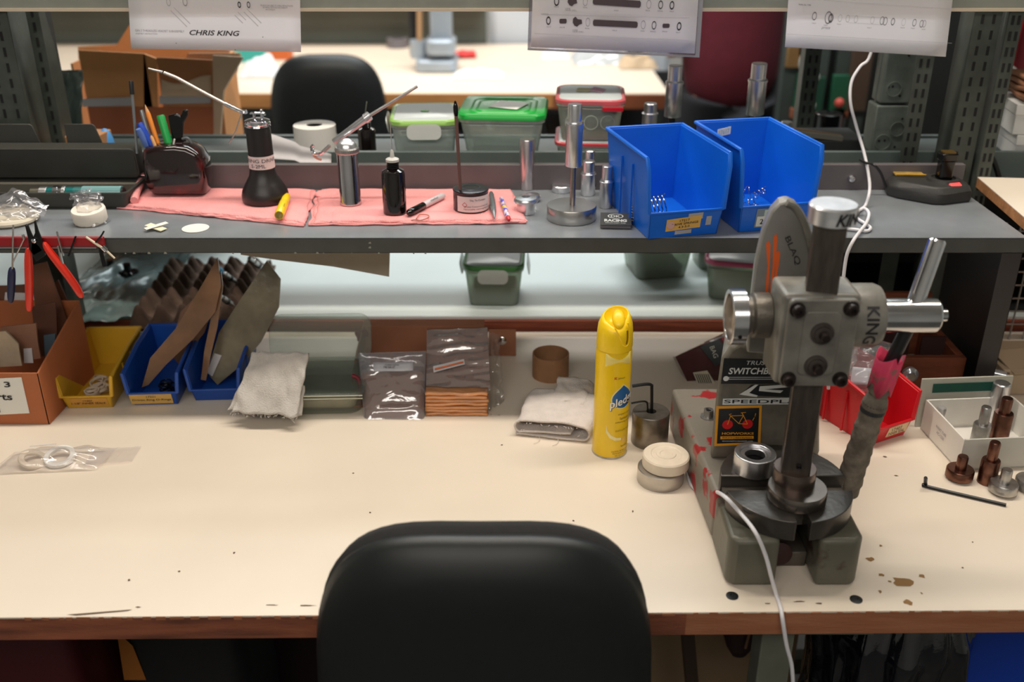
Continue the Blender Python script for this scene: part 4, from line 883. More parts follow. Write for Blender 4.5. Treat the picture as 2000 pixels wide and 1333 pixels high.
for dz, sx, sd in ((-.002, -.010, 4), (-.006, .004, 9)):
    g = lambda u, v: f(u, v * .45) + Vector((sx * (1 - v) + noise.noise(Vector((u * 9, v * 3, sd))) * .003, .010 + .005 * (sd > 5) + noise.noise(Vector((u * 6, sd, v))) * .004, dz))
    b = B(); b.grid(g, 30, 12); b.done('cloth_layer', ragm, o, smooth=80, solid=.0035)
b = B()
for i in range(46):
    p = f(i / 45, -.01) + Vector((0, random.uniform(-.002, .008), random.uniform(-.002, .001))); b.tube([p, p + Vector((random.uniform(-.004, .004), -.001, random.uniform(-.005, -.001)))], .0005, 4, smooth=False)
fr_o = b.done('frayed_edge', ragm, o); fr_o['kind'] = 'stuff'
# rag 2 in front of the cardboard ring: rolled fold
q = T(1082, 845, ZT); o = thing('shop_rag', 'rolled pale rag on the bench between the cardboard ring and the yellow can', 'cloth', (q.x, q.y + .022, ZT + .0006), R(-12))
def roll(u, v):
    L_ = .085; W_ = .10; s = v * 3.0
    y = (u - .5) * L_
    if s < 1: x = -W_ / 2 + W_ * s; z = .003
    elif s < 1.25: a = (s - 1) / .25 * PI; x = W_ / 2 + .011 * math.sin(a); z = .014 - .011 * math.cos(a)
    elif s < 2.1: k = (s - 1.25) / .85; x = W_ / 2 - (W_ - .008) * k; z = .025 + .004 * math.sin(k * PI)
    elif s < 2.35: a = (s - 2.1) / .25 * PI; x = -W_ / 2 + .008 - .0085 * math.sin(a); z = .016 + .0085 * math.cos(a)
    else: k = (s - 2.35) / .65; x = -W_ / 2 + .008 + .075 * k; z = .0085 + .004 * k
    return Vector((x * (1 - .0 * u) + .008 * u + noise.noise(Vector((u * 4, v * 6, 2))) * .004, y + noise.noise(Vector((v * 7, 3, u))) * .003, z + (.010 * u * (s > .9) * (s < 2.2)) + noise.noise(Vector((u * 5, v * 9, 8))) * .0025 * (s > .9)))
ragp = mat('pale_terry', (214, 204, 198), .95, 0, .06, 60, .8, 500)
b = B(); b.grid(roll, 34, 90); b.done('rolled_cloth', ragp, o, smooth=80, solid=.003)
b = B(); b.grid(lambda u, v: Vector((-.005 + u * .075 + noise.noise(Vector((u * 5, v * 4, 1))) * .004, .010 + v * .060 + noise.noise(Vector((u * 4, v * 6, 4))) * .004, .034 + .012 * v - .028 * max(0, u - .62) * 2.6 + .003 * noise.noise(Vector((u * 5, v * 5, 9))))), 24, 20); b.done('cloth_corner', ragp, o, smooth=80, solid=.003)
b = B()
for i in range(30):
    p = Vector((-.05 + .1 * i / 29, -.043, random.choice((.003, .024, .012)))); b.tube([p, p + Vector((random.uniform(-.003, .003), random.uniform(-.003, -.001), random.uniform(-.002, .001)))], .0004, 4, smooth=False)
for x in (-.015, .013): b.tube([(x, -.042, .004), (x + .003, -.05, .001), (x, -.058, .0008), (x - .004, -.062, .0008)], .0004, 4)
fz = b.done('loose_threads', ragp, o); fz['kind'] = 'stuff'
# cardboard tray with clear bags
trm = mat('tray_card', (158, 104, 76), .7, 0, .12, 14, .1, 250)
# an open plastic magazine: slanted back tray
a, c = P(700, 682, 1.50), P(985, 655, 1.50)
o = thing('cardboard_tray', 'brown cardboard tray on the bench holding the clear bags', 'tray', ((a.x + c.x) / 2 - .018, 1.50, ZT + .0006))
hw = .105
b = B(); b.box(-hw, hw, -.13, .06, 0, .003); b.done('tray_floor', trm, o)
b = B(); b.box(-hw, hw, .057, .060, .003, .055); b.done('back_panel', trm, o, .0006)
b = B(); b.box(-hw, hw, .062, .085, .052, .055); b.done('top_flap', trm, o)
for s in (-1, 1): b = B(); b.prism([(s * hw, .06, .003), (s * hw, .06, .055), (s * hw, -.02, .045), (s * hw, -.12, .012), (s * hw, -.13, .003)], (-s * .003, 0, 0)); b.done('side_panel', trm, o, .0006)
q = P(985, 668, 1.53); o = thing('cardboard_flap', 'small folded piece of brown cardboard with a steel rivet, right of the tray', 'cardboard', (q.x, 1.553, ZT + .0006))
b = B(); b.box(-.027, .02, 0, .003, 0, .050); b.done('flap', trm, o, .0006); b = B(); b.lathe([(.008, 0), (.0075, .003), (.004, .005), (0, .0052)], (-.004, 0, .030), (0, -1, 0)); b.done('rivet', chrome, o)
cl_m = mat('maroon_plastic', (120, 28, 40), .45)
def bag(label, pts, mth, name='plastic_bag', inner=None, lab_=None, th=.012, amp=.004, sc=60, rows=30):
    """soft bag: bl, br, tr, tl given as (px,py,D)"""
    bl, br, tr, tl = [P(x, y, d) for x, y, d in pts]; base = (bl + br) / 2; o = thing(name, label, 'bag', base)
    n = (br - bl).cross(tl - bl).normalized()
    if n.y > 0: n = -n
    def f(u, v, s):
        p = bl.lerp(br, u).lerp(tl.lerp(tr, u), v) - base; e = min(u, 1 - u, v, 1 - v); puff = min(1, e * 6) ** .6
        return p + n * s * (th / 2 * puff + noise.noise(Vector((u * 3, v * 9, s * 3 + bl.x * 9))) * amp * puff)
    b = B(); 
    for s in (1, -1): b.grid(lambda u, v: f(u, v, s), 26, rows)
    b.done('film', mth, o, smooth=80)
    return o, f, base, n
film = clear('bag_film', (252, 251, 252), .10, .12, .5, 22, gl=.05, c_solid=(235, 235, 240))
film_h = clear('bag_film_heavy', (252, 251, 253), .16, .12, .6, 26, gl=.20, c_solid=(235, 235, 245))
o, f, base, n = bag('clear plastic bag with a small printed label, leaning in the brown tray', [(712, 830, 1.33), (828, 828, 1.33), (832, 686, 1.42), (700, 690, 1.42)], film_h, th=.014)
b = B(); b.grid(lambda u, v: f(.22 + .6 * u, .70 + v * .13, 1) + n * .0012, 6, 3); b.done('paper_slip', mat('slip_paper', (196, 196, 204), .6), o, solid=.0002)
b = B(); b.grid(lambda u, v: f(.02 + .96 * u, .02 + v * .70, .0) , 8, 8); b.done('brown_card_insert', mat('insert_card', (150, 104, 78), .6, 0, .1, 20), o, solid=.001)
text('CHRIS KING', ink, o, f(.5, .79, 1) + n * .0035, X3, Vector((0, .7, 1)), .022, .0022)
text('17407 SEAL KIT', ink, o, f(.46, .755, 1) + n * .0035, X3, Vector((0, .7, 1)), .018, .0035)
p_ = P(828, 828, 1.33) - P(712, 830, 1.33)
cp = thing('red_clip', 'dark red plastic end clip at the upper left of the brown tray', 'clip', P(706, 652, 1.545)); B().obox((0, 0, 0), (.020, .008, .013), (0, R(-20), 0)).done('clip_body', cl_m, cp, .0015); B().obox((-.004, -.005, -.003), (.006, .006, .016)).done('clip_tab', cl_m, cp, .001)
cp = thing('red_clip', 'dark red curved plastic clip at the left side of the clear bag', 'clip', P(698, 745, 1.385)); b = B(); b.tube([(-.008, 0, .010), (0, 0, .006), (.004, -.003, -.004), (.004, -.01, -.016)], .0035, 8); b.done('clip_body', cl_m, cp)
# bag of copper-coloured packets
cop = mat('copper_card', (206, 138, 84), .22, 0, .35, 18, .5, 30, coat=.8, stretch=(1, 6, 10))
o = thing('packet_stack', 'stack of brown glossy packets wrapped in crinkled clear film, right of the first bag', 'bag', P(893, 825, 1.345))
bs_ = Vector(o.location)
q_ = lambda x, y, d: P(x, y, d) - bs_
L0 = [q_(832, 826, 1.345), q_(955, 826, 1.345)]
hgt = P(893, 762, 1.355).z - P(893, 826, 1.345).z
n_l = 9
for i in range(n_l):
    z = hgt * i / n_l; b = B(); x0_, x1_ = L0[0].x + random.uniform(-.001, .002), L0[1].x + random.uniform(-.003, .001)
    g = lambda u, v: Vector((x0_ + (x1_ - x0_) * u, -.002 + v * .022 + random.uniform(-.0003, .0003), z + .0006 + .0026 * noise.noise(Vector((u * 4, i * 1.7, v))) * min(1, i) + hgt / n_l * .4))
    b.grid(g, 24, 4); b.done('packet', cop, o, smooth=70, solid=hgt / n_l * .72)
film2 = clear('wrap_film', (250, 248, 246), .10, .12, .5, 26, gl=.10, c_solid=(230, 225, 220))
tl, tr = q_(834, 646, 1.46), q_(952, 642, 1.46); bl, br = q_(832, 770, 1.37), q_(958, 762, 1.37)
b = B(); b.grid(lambda u, v: bl.lerp(br, u).lerp(tl.lerp(tr, u), v) + Vector((0, .006, .0)), 6, 6); b.done('brown_card_insert', mat('insert_card', (150, 104, 78)), o, solid=.002)
b = B(); b.grid(lambda u, v: bl.lerp(br, u).lerp(tl.lerp(tr, u), v) + Vector((0, -.003, .002 + .005 * noise.noise(Vector((u * 2.5, v * 12, 4))))), 30, 40); b.done('film', film_h, o, smooth=80)
b = B(); b.prism([q_(846, 716, 1.392), q_(906, 702, 1.402), q_(908, 712, 1.396), q_(847, 728, 1.386)], (0, -.0005, .0005)); b.done('white_strip', mat('strip_white', (200, 200, 204), .4), o, smooth=0)
b = B(); b.prism([q_(849, 720, 1.386), q_(905, 706, 1.396), q_(905, 709, 1.394), q_(849, 723.5, 1.384)], (0, -.0005, .0005)); b.done('orange_line', mat('strip_orange', (215, 110, 60), .4), o, smooth=0)
b = B(); s0, s1 = q_(955, 822, 1.35), q_(985, 815, 1.37); t0, t1 = q_(950, 645, 1.46), q_(975, 655, 1.47)
b.grid(lambda u, v: s0.lerp(s1, u).lerp(t0.lerp(t1, u), v) + Vector((noise.noise(Vector((u * 3, v * 12, 2))) * .006 * u, noise.noise(Vector((u * 5, v * 9, 7))) * .010, 0)), 14, 40); b.done('loose_film', film2, o, smooth=80)
b = B(); s0, s1 = q_(840, 842, 1.325), q_(985, 836, 1.325); t0, t1 = q_(840, 822, 1.345), q_(975, 815, 1.35)
b.grid(lambda u, v: s0.lerp(s1, u).lerp(t0.lerp(t1, u), v) + Vector((0, 0, .004 + abs(noise.noise(Vector((u * 12, v * 3, 2)))) * .008)), 40, 8); b.done('loose_film', film2, o, smooth=80)
# wrapped bag with a white ring at the lower left
q = T(100, 915, ZT); o = thing('plastic_bag', 'crinkled clear bag with a white ring inside, lying on the bench at lower left', 'bag', (q.x, q.y + .015, ZT + .001))
kk = mp(q)
b = B(); b.grid(lambda u, v: Vector(((u - .5) * .145 + .01 * (v - .5), (v - .5) * .055 + .012 * (u - .5), .003 + .016 * (math.sin(PI * u) * math.sin(PI * v)) ** .6 + .006 * noise.noise(Vector((u * 6, v * 5, 2))) * min(1, 8 * min(u, 1 - u, v, 1 - v)))), 50, 24); b.done('film', film, o, smooth=80)
b = B(); k_ = b.mark(); b.ring((0, 0, 0), .0145, .0215, .006, seg=40); b.xf(k_, Matrix.Translation((.006, .004, .004)) @ Matrix.Rotation(R(12), 4, 'X')); b.done('white_ring', white_pl, o, .001)
b = B(); k_ = b.mark(); b.ring((0, 0, 0), .0125, .0205, .004, seg=40); b.xf(k_, Matrix.Translation((-.03, -.002, .003)) @ Matrix.Rotation(R(20), 4, 'Y')); b.done('pale_ring', mat('pale_ring', (225, 210, 190), .5), o, .001)
b = B(); b.grid(lambda u, v: Vector((.045 + u * .065, -.012 + v * .042 + u * .01, .0015 + .004 * abs(noise.noise(Vector((u * 5, v * 5, 5)))))), 14, 10); b.done('bag_tail', film, o, smooth=80)
b = B(); b.bar((-.05, .033, .006), (-.012, .036, .008), .0015, .001); b.done('bag_seal', paper, o)
# ================================================================ things behind / right of the press
o = packet('dark plastic wrapped packet with a white barcode, leaning behind the press', [(1318, 697), (1352, 765), (1425, 745), (1450, 690), (1440, 655), (1420, 650)], 1.46, .5, mat('dark_wrap', (78, 44, 46), .18, 0, .5, 14, .6, 40, coat=.7), .022, 'wrapped_packet', wav=.006)
pk = lambda px, py: (lambda r: r * ((1.46 + .5 * (CZ - ZT)) / (r.y + .5 * -r.z)))(ray(px, py))
def pkp(px, py, d=.006):
    r = ray(px, py); t = (1.46 + .5 * (CZ - ZT)) / (r.y - .5 * r.z); return Vector((r.x * t, r.y * t, CZ + r.z * t)) - Vector(o.location) - Vector((0, .894, -.447)) * d
B().prism([pkp(*p) for p in ((1352, 728), (1380, 724), (1395, 748), (1364, 757))], (0, -.0003, 0)).done('barcode_label', mat('barcode_grey', (190, 185, 165), .6), o, smooth=0)
for i in range(7): B().prism([pkp(1356 + 4 * i, 731, .0066), pkp(1358 + 4 * i, 731, .0066), pkp(1366 + 4 * i, 751, .0066), pkp(1364 + 4 * i, 751, .0066)], (0, -.0002, 0)).done('barcode_line', ink, o, smooth=0)
B().prism([pkp(*p, .005) for p in ((1366, 678), (1408, 660), (1425, 700), (1396, 716))], (0, -.0003, 0)).done('dark_panel', mat('dark_panel', (30, 38, 42), .3), o, smooth=0)
B().prism([pkp(*p, .005) for p in ((1404, 662), (1432, 652), (1434, 660), (1408, 672))], (0, -.0003, 0)).done('red_panel', mat('red_panel', (170, 32, 48), .4), o, smooth=0)
text('BAG', mat('label_text', (190, 195, 180), .5), o, pkp(1393, 688, .0062), (pkp(1399, 700) - pkp(1388, 672)), (pkp(1410, 684) - pkp(1380, 694)), .020, .008)
# red bin
q = T(1688, 872, ZT); q.z = ZT + .0005
o, fr = bin_('red parts bin behind the press lever, with a small handwritten label', (q.x, q.y, ZT + .0005), R(-18) * -1 * -1, .088, .155, .088, .030, (206, 22, 34), 'red_bin', cut=.6)
o.location = (T(1738, 866, ZT).x, T(1738, 866, ZT).y, ZT + .0005); o.rotation_euler = (0, 0, R(27))
lab(o, fr, -.006, .034, .008, .026, mat('label_hand', (225, 200, 160), .6), .001)
text('17407', ink, o, fr(.011, .021, .0012), X3, Z3, .020, .005); text('INNER SEAL', ink, o, fr(.013, .0135, .0012), X3, Z3, .032, .005)
RB = o
ob_, f, base, n = bag('crinkled clear bag sticking out of the red bin behind the lever', [(1650, 770, 1.30), (1722, 765, 1.29), (1745, 672, 1.34), (1668, 650, 1.34)], film, th=.02)
b = B(); b.grid(lambda u, v: f(.1 + .5 * u, .15 + .3 * v, 0), 5, 5); b.done('paper_slip', mat('slip_paper', (196, 196, 204)), ob_, solid=.0004)
# wooden tray behind with clear studs
wtm = mat('tray_wood', (126, 68, 44), .6, 0, .25, 14, .3, 60, stretch=(1, 6, 6))
q = T(1800, 790, ZT)
o = thing('wooden_box', 'brown wooden divider box standing behind the white carton', 'box', (.60, 1.40, ZT + .0005))
B().box(-.075, .115, 0, .012, 0, .072).done('front_board', wtm, o, .001); B().box(-.075, -.063, .012, .16, 0, .072).done('side_board', wtm, o, .001); B().box(.103, .115, .012, .16, 0, .072).done('side_board', wtm, o, .001); B().box(-.075, .115, .16, .172, 0, .115).done('back_board', wtm, o, .001)
dk = mat('dark_brown_card', (56, 30, 26), .7)
for x0_, x1_, y_, h_ in ((-.055, .005, .06, .10), (.012, .06, .09, .09), (.062, .10, .05, .085)): B().box(x0_, x1_, y_, y_ + .004, .0, h_).done('divider', dk, o)
def stud(label, p, rot, L_=.03, r=.011):
    o = thing('knob', label, 'knob', p, rot=rot); b = B(); b.lathe([(r * .6, 0), (r, .004), (r, .010), (r * .6, .013), (r * .55, L_), (0, L_)]); b.done('knob_head', mat('clear_knob', (215, 220, 225), .1, .6), o); b = B(); b.lathe([(r * .5, L_), (r * .5, L_ + .004), (0, L_ + .004)]); b.done('knob_tip', chrome, o); return o
stud('round silvery knob on the wooden box, right of the taped lever', P(1774, 728, 1.398), (R(90), 0, 0), .012, .0125)
stud('elongated silvery knob on the wooden box near the right edge', P(1925, 726, 1.40), (R(90), 0, R(60)), .03, .012)
# ================================================================ white carton with green label and press punches
q = T(1845, 905, ZT)
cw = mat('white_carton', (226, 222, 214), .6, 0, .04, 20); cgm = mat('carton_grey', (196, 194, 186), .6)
o = thing('white_carton', 'shallow white cardboard carton with a dark green label, at the right edge', 'box', (T(1850, 905, ZT).x, 1.165, ZT + .0006), R(-24) * 0)
c0 = T(1870, 920, ZT); c1 = T(1797, 838, ZT); c2 = T(2050, 912, ZT)
V = lambda p: Vector((p.x, p.y, 0)) - Vector((o.location.x, o.location.y, 0))
e1, e2 = V(c0), V(c1); e3 = V(c2); hh = .050
e4 = e2 + (e3 - e1)
def wall(a, c, h0, h1, name, m=cw, th=.0025):
    d = (c - a).normalized(); n_ = Vector((-d.y, d.x, 0)); b = B(); b.prism([a, c, c + Z3 * h1, a + Z3 * h0], n_ * th); return b.done(name, m, o, .0005)
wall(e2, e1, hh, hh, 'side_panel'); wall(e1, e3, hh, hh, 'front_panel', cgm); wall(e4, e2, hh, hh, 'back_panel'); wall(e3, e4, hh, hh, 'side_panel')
b = B(); b.prism([e1, e3, e4, e2], (0, 0, .002)); b.done('carton_floor', cw, o)
lw_ = (e4 - e2)
b = B(); b.prism([e2 + Vector((-.006, .005, 0)), e2 + lw_ + Vector((0, .005, 0)), e2 + lw_ + Vector((0, .012, .078)), e2 + Vector((-.006, .012, .078))], (0, .003, 0)); lid = b.done('upright_lid', mat('lid_inner', (186, 184, 172), .6), o, .0006)
gl_ = mat('green_label', (18, 78, 66), .5)
b = B(); d_ = lw_.normalized(); p = e2 + Vector((0, .004, 0)); b.prism([p + d_ * .012 + Vector((0, .0055, .056)), p + d_ * .105 + Vector((0, .0055, .056)), p + d_ * .105 + Vector((0, .007, .070)), p + d_ * .012 + Vector((0, .007, .070))], (0, -.0008, 0)); b.done('green_label', gl_, lid, smooth=0)
sd = (e1 - e2).normalized(); nn = Vector((sd.y, -sd.x, 0)); mid_ = e2.lerp(e1, .50)
if nn.x > 0: nn = -nn
text('INSERT TUBE', grey_ink, o, mid_ + nn * .001 + Z3 * .030, sd, Z3, .030, .004); text('AC-1220', grey_ink, o, mid_ + nn * .001 + Z3 * .022, sd, Z3, .022, .0045)
def punch(label, p, prof, m, name='press_punch', rot=None, grp=None):
    o = thing(name, label, 'punch', p, rot=rot); k = prof.index(None); b = B(); b.lathe(prof[:k], seg=32); b.done('base_flange', m, o); b = B(); b.lathe(prof[k + 1:], seg=32); b.done('stem', m, o); return o
pz = lambda px, py, z=0: (lambda v: (v.x, v.y, ZT + .0006 + z))(T(px, py, ZT + z))
flg = [(.014, 0), (.0185, .003), (.0185, .014), (.0172, .016), (.008, .016), None, (.0072, .016), (.0072, .034), (.0062, .036), (0, .036)]
punch('dark bronze flanged punch on the bench in front of the carton', pz(1872, 935), flg, bronze)
punch('bright steel flanged punch, nearest one to the lower right', pz(1957, 962), flg, steel)
stp = [(.0125, 0), (.0125, .034), (.0115, .036), None, (.0072, .036), (.0072, .062), (.006, .064), (0, .064)]
punch('bronze stepped punch standing just outside the carton corner', pz(1926, 942), stp, bronze)
stp2 = [(.0135, 0), (.0135, .046), (.0125, .048), None, (.0080, .048), (.0080, .070), (.007, .072), (0, .072)]
punch('tall bronze stepped punch standing in the carton', pz(1948, 862, .003), stp2, bronze)
punch('grey stepped punch in the carton left of the tall bronze one', pz(1910, 870, .003), stp, steel)
punch('tallest silver cylinder at the back of the carton', pz(1938, 858 - 25, .003), [(.0125, 0), (.0125, .070), (.0120, .0725), None, (.0115, .0725), (.0105, .074), (0, .074)], alu)
punch('small silver punch at the left rear of the carton', pz(1832, 838, .003), [(.0095, 0), (.0095, .012), (.009, .014), None, (.0065, .014), (.0065, .034), (.0055, .036), (0, .036)], alu)
punch('dark punch cut by the right edge, beside the bright flanged one', pz(2008, 955), flg, steel)
# beige block and long hex key
o = tag(B().tube([T(1808, 934, ZT + .0205), T(1808, 946, ZT + .004), T(1816, 952, ZT + .0028), T(1965, 987, ZT + .0028)], .0026, 6).done('hex_key', hexm, smooth=20), 'long black hex key lying flat on the bench at the right', 'hex key')
q = T(1985, 790, ZT); o = thing('paper_box', 'beige folded card box at the right edge behind the punches', 'box', (q.x + .02, q.y + .06, ZT + .0006)); B().box(-.035, .08, -.03, .08, 0, .045).done('box_body', mat('beige_card', (188, 166, 138), .7), o, .002); B().obox((.02, .0, .048), (.10, .06, .002), (R(12), 0, R(12))).done('box_flap', mat('beige_card', (188, 166, 138)), o)
# power cord over the front of the bench
cordm = mat('white_cord', (222, 220, 224), .45)
pts = [T(1343, 905, ZT + .024), T(1346, 940, ZT + .004), T(1358, 958, ZT + .0032), T(1385, 957, ZT + .0032)]
cpts = [T(1338, 890, ZT + .003), T(1345, 935, ZT + .003), T(1357, 955, ZT + .003), T(1384, 957, ZT + .004), P(1412, 968, .988), P(1446, 1003, .965), P(1475, 1040, .93), P(1495, 1085, .925), P(1507, 1130, .92), T(1517, 1165, ZT + .003), T(1525, 1190, ZT + .003), P(1529, 1215, .886), P(1536, 1260, .884), P(1546, 1300, .884), P(1549, 1345, .884), P(1549, 1390, .884)]
# keep the cord on top of the prong
tag(B().tube(cpts, .0024, 10).done('power_cord', cordm, smooth=60), 'white cord running over the press base and down the bench front', 'cord')
# ================================================================ things standing on the riser shelf
E = .0004
def on(px, py, z=ZS): v = T(px, py, z); return Vector((v.x, v.y, z + E))
# pink shop towels
pinkm = mat('pink_towel', (240, 160, 160), .95, 0, .05, 40, .8, 420)
TOWZ = .0075
def towel(label, corners, seed, rag_l):
    P4 = [T(x, y, ZS if y > 400 else ZS + TOWZ) for x, y in corners]
    for p_ in P4: p_.y = min(p_.y, 1.574)
    base = (P4[0] + P4[1] + P4[2] + P4[3]) / 4; base.z = ZS + E
    o = thing('shop_towel', label, 'cloth', base); base2 = Vector(base)
    for k in range(3):
        def f(u, v, k=k):
            p = P4[0].lerp(P4[1], u).lerp(P4[3].lerp(P4[2], u), v) - base2; p.z = 0
            sd = seed + k * 3.7
            p += Vector((noise.noise(Vector((v * 5, sd, u * 2))) * .007 + (.004 * k if u < .1 else 0), noise.noise(Vector((u * 9, sd, v))) * .0045 + .0025 * k * (1 - v), 0))
            z = .0012 + k * .0021
            e = min(u, 1 - u, v, 1 - v)
            if k == 2: z += .0006 * max(0, noise.noise(Vector((u * 9, v * 6, sd)))) 
            z += (.0018 * abs(noise.noise(Vector((u * 16, v * 2, sd)))) if v < .12 else 0)
            z -= max(0, .04 - e) * .03 * k
            p.z = max(z, .0011); return p
        b = B(); b.grid(f, 70, 30); b.done('towel_layer', pinkm, o, smooth=80, solid=.0019)
    return o
t1 = towel('pink folded shop towel under the oil can and pencil holder', [(226, 408), (594, 444), (618, 362), (276, 356)], 2.1, 0)
b = B(); b.tube([T(262, 392, ZS + .012) - t1.location, T(268, 372, ZS + .016) - t1.location, T(277, 352, ZS + .020) - t1.location, T(284, 346, ZS + .018) - t1.location], .006, 10); b.done('twisted_corner', pinkm, t1)
t2 = towel('pink folded shop towel under the silver canister, black bottle and tin', [(600, 443), (1026, 438), (998, 356), (622, 362)], 7.7, 0)
b = B(); b.ball(T(640, 380, ZS + .006) - t2.location, (.019, .016, .005)); b.done('bunched_corner', pinkm, t2, disp=(.004, 60))
ZW = ZS + TOWZ
# plastic tool case with lid
casem = mat('dark_case', (58, 58, 54), .45, 0, .1, 20, .1, 300)
q0 = on(-60, 404); q1 = on(262, 404)
cy0 = q1.y - .018; x0_, x1_ = q0.x - .06, q1.x - .002
o = thing('tool_case', 'open dark grey plastic tool case at the left end of the shelf', 'tool case', ((x0_ + x1_) / 2, cy0 + .05, ZS + E)); hw = (x1_ - x0_) / 2
ch_ = .024
b = B(); k_ = b.mark(); b.rbox(hw * 2 - .006, .086, 0, .003, .010, w1=hw * 2 - .004, d1=.088); b.done('case_floor', casem, o)
b = B()
def cr(w_, d_, z, r=.010, seg=6):
    out = []
    for qx, qy, a0 in ((1, 1, 0), (-1, 1, 90), (-1, -1, 180), (1, -1, 270)):
        for k in range(seg + 1):
            a = R(a0 + 90 * k / seg); out.append(Vector((qx * (w_ / 2 - r) + r * math.cos(a), qy * (d_ / 2 - r) + r * math.sin(a), z)))
    return out
b.rings([cr(hw * 2 - .006, .086, .0), cr(hw * 2, .094, ch_), cr(hw * 2 + .003, .097, ch_), cr(hw * 2 + .003, .097, ch_ + .0025), cr(hw * 2 - .006, .088, ch_ + .0025), cr(hw * 2 - .012, .080, .004)], False, False); b.done('case_wall', casem, o, smooth=50)
b = B(); k_ = b.mark()
b.rings([cr(hw * 2, .052, 0), cr(hw * 2 - .006, .048, .022), cr(hw * 2 - .012, .044, .022), cr(hw * 2 - .006, .048, .003)], False, False); b.box(-hw + .006, hw - .006, -.022, .022, .019, .022)
b.xf(k_, Matrix.Translation((0, .046, ch_ + .032)) @ Matrix.Rotation(R(97), 4, 'X')); b.done('case_lid', casem, o, .001, smooth=50)
zl = ch_ + .058
for xa, xb in ((-70, 65), (125, 187)):
    a = P(xa, 246, cy0 + .097).x - o.location.x; c = P(xb, 246, cy0 + .097).x - o.location.x; zt_ = P(xb, 243, cy0 + .097).z - ZS
    a = max(a, -hw + .004)
    b = B(); b.prism([(a, .047, zl - .004), (c + .006, .047, zl - .004), (c - .002, .047, zt_ - .003), (c - .006, .047, zt_), (a, .047, zt_)], (0, .0025, 0)); b.done('lid_tab', casem, o, .0008)
b = B(); b.box(-hw + .06, hw - .008, .020, .030, .004, .022); b.done('inner_ledge', mat('case_light', (96, 92, 82), .6), o, .002)
# teal micrometer style torque tool in the case
teal = mat('teal_grip', (120, 165, 168), .35, .1, 0, 10); teal_d = mat('teal_ring', (22, 110, 112), .3, .3)
p = P(130, 354, cy0 + .035); xl = P(58, 354, cy0 + .035).x; xr = P(240, 354, cy0 + .035).x
tt = thing('torque_driver', 'teal and silver cylindrical torque tool lying in the open case', 'torque tool', (xl, cy0 + .033, ZS + .0175)); L_ = xr - xl
def tseg(a, c, r, m, n): b = B(); b.lathe([(r - .0006, a * L_), (r, a * L_ + .0006), (r, c * L_ - .0006), (r - .0006, c * L_)], (0, 0, 0), X3); b.done(n, m, tt)
tseg(.0, .10, .0085, mat('pewter', (150, 145, 130), .3, .9), 'nose'); tseg(.10, .18, .0105, alu, 'collar'); tseg(.18, .25, .0095, teal_d, 'ring'); tseg(.25, .30, .0118, chrome, 'collar'); tseg(.30, .345, .0100, chrome, 'collar'); tseg(.345, .385, .0118, alu, 'collar'); tseg(.385, .47, .0098, teal_d, 'ring'); tseg(.47, .56, .0100, mat('teal_sleeve', (60, 120, 120), .35, .3), 'sleeve')
b = B(); rr = []
for x in (.56, .98): rr.append([Vector((x * L_, math.cos(2 * PI * i / 48) * (.0105 + .0006 * (i % 2)), math.sin(2 * PI * i / 48) * (.0105 + .0006 * (i % 2)))) for i in range(48)])
b.rings(rr); b.done('fluted_handle', teal, tt, smooth=0); tseg(.98, 1.0, .0095, blackp, 'end_cap')
b = B(); b.lathe([(.003, -.03), (.003, 0), (0, 0)], (0, 0, 0), X3); b.done('drive_shank', blackp, tt)
# film wrapped discs
def filmbag(parent, c, sx, sy, sz, seed, m=film2):
    def f(u, v):
        a = u * 2 * PI; h = v; rr = 1 + .25 * noise.noise(Vector((math.cos(a) * 2, math.sin(a) * 2, seed + h * 3))) - .15 * h; return Vector((c[0] + sx * rr * math.cos(a) * (1 - .3 * h), c[1] + sy * rr * math.sin(a) * (1 - .3 * h), c[2] + sz * h * (1 + .3 * noise.noise(Vector((math.cos(a) * 2, math.sin(a) * 2, seed))))))
    b = B(); b.grid(f, 40, 14); return b.done('film', m, parent, smooth=80)
q = on(176, 437); o = thing('felt_disc', 'thick white disc in a twist of clear film standing on the shelf', 'disc', (q.x, q.y + .005, ZS + E), rot=(R(0), 0, 0))
b = B(); k_ = b.mark(); b.lathe([(.0235, 0), (.0245, .002), (.0245, .017), (.0235, .019), (0, .019)], seg=44); b.xf(k_, Matrix.Rotation(R(8), 4, 'X') @ Matrix.Translation((0, 0, .0035))); b.done('white_disc', mat('felt_white', (226, 218, 206), .8, 0, .03, 60), o)
bg_ = B(); bg_.grid(lambda u, v: Vector((-.028 + .045 * u + .008 * noise.noise(Vector((v * 4, 2, u * 3))), .012 + .012 * noise.noise(Vector((u * 7, v * 5, 1))), .018 + .030 * v * (1 - .4 * abs(u - .5)) + .004 * noise.noise(Vector((u * 6, v * 6, 6))))), 24, 18); bg_.done('film', film_h, o, smooth=80)
filmbag(o, (0, 0, .001), .026, .025, .028, 4, film2)
q = on(20, 434); o = thing('felt_disc', 'white pads in clear film at the far left edge of the shelf', 'disc', (q.x, q.y + .004, ZS + E))
b = B(); b.lathe([(.036, 0), (.040, .003), (.040, .006), (.037, .009), (0, .010)], seg=44); b.done('white_disc', mat('felt_cream', (205, 196, 178), .8), o)
b = B(); b.grid(lambda u, v: Vector((-.03 + .085 * u, -.010 + .022 * v + .008 * noise.noise(Vector((u * 6, v * 4, 9))), .010 + .038 * v * (1 - abs(u - .45) * 1.3) * (1 + .0) + .004 * noise.noise(Vector((u * 8, v * 6, 3))))), 26, 18); b.done('film', film_h, o, smooth=80)
filmbag(o, (0, 0, .002), .042, .036, .018, 8, film2)
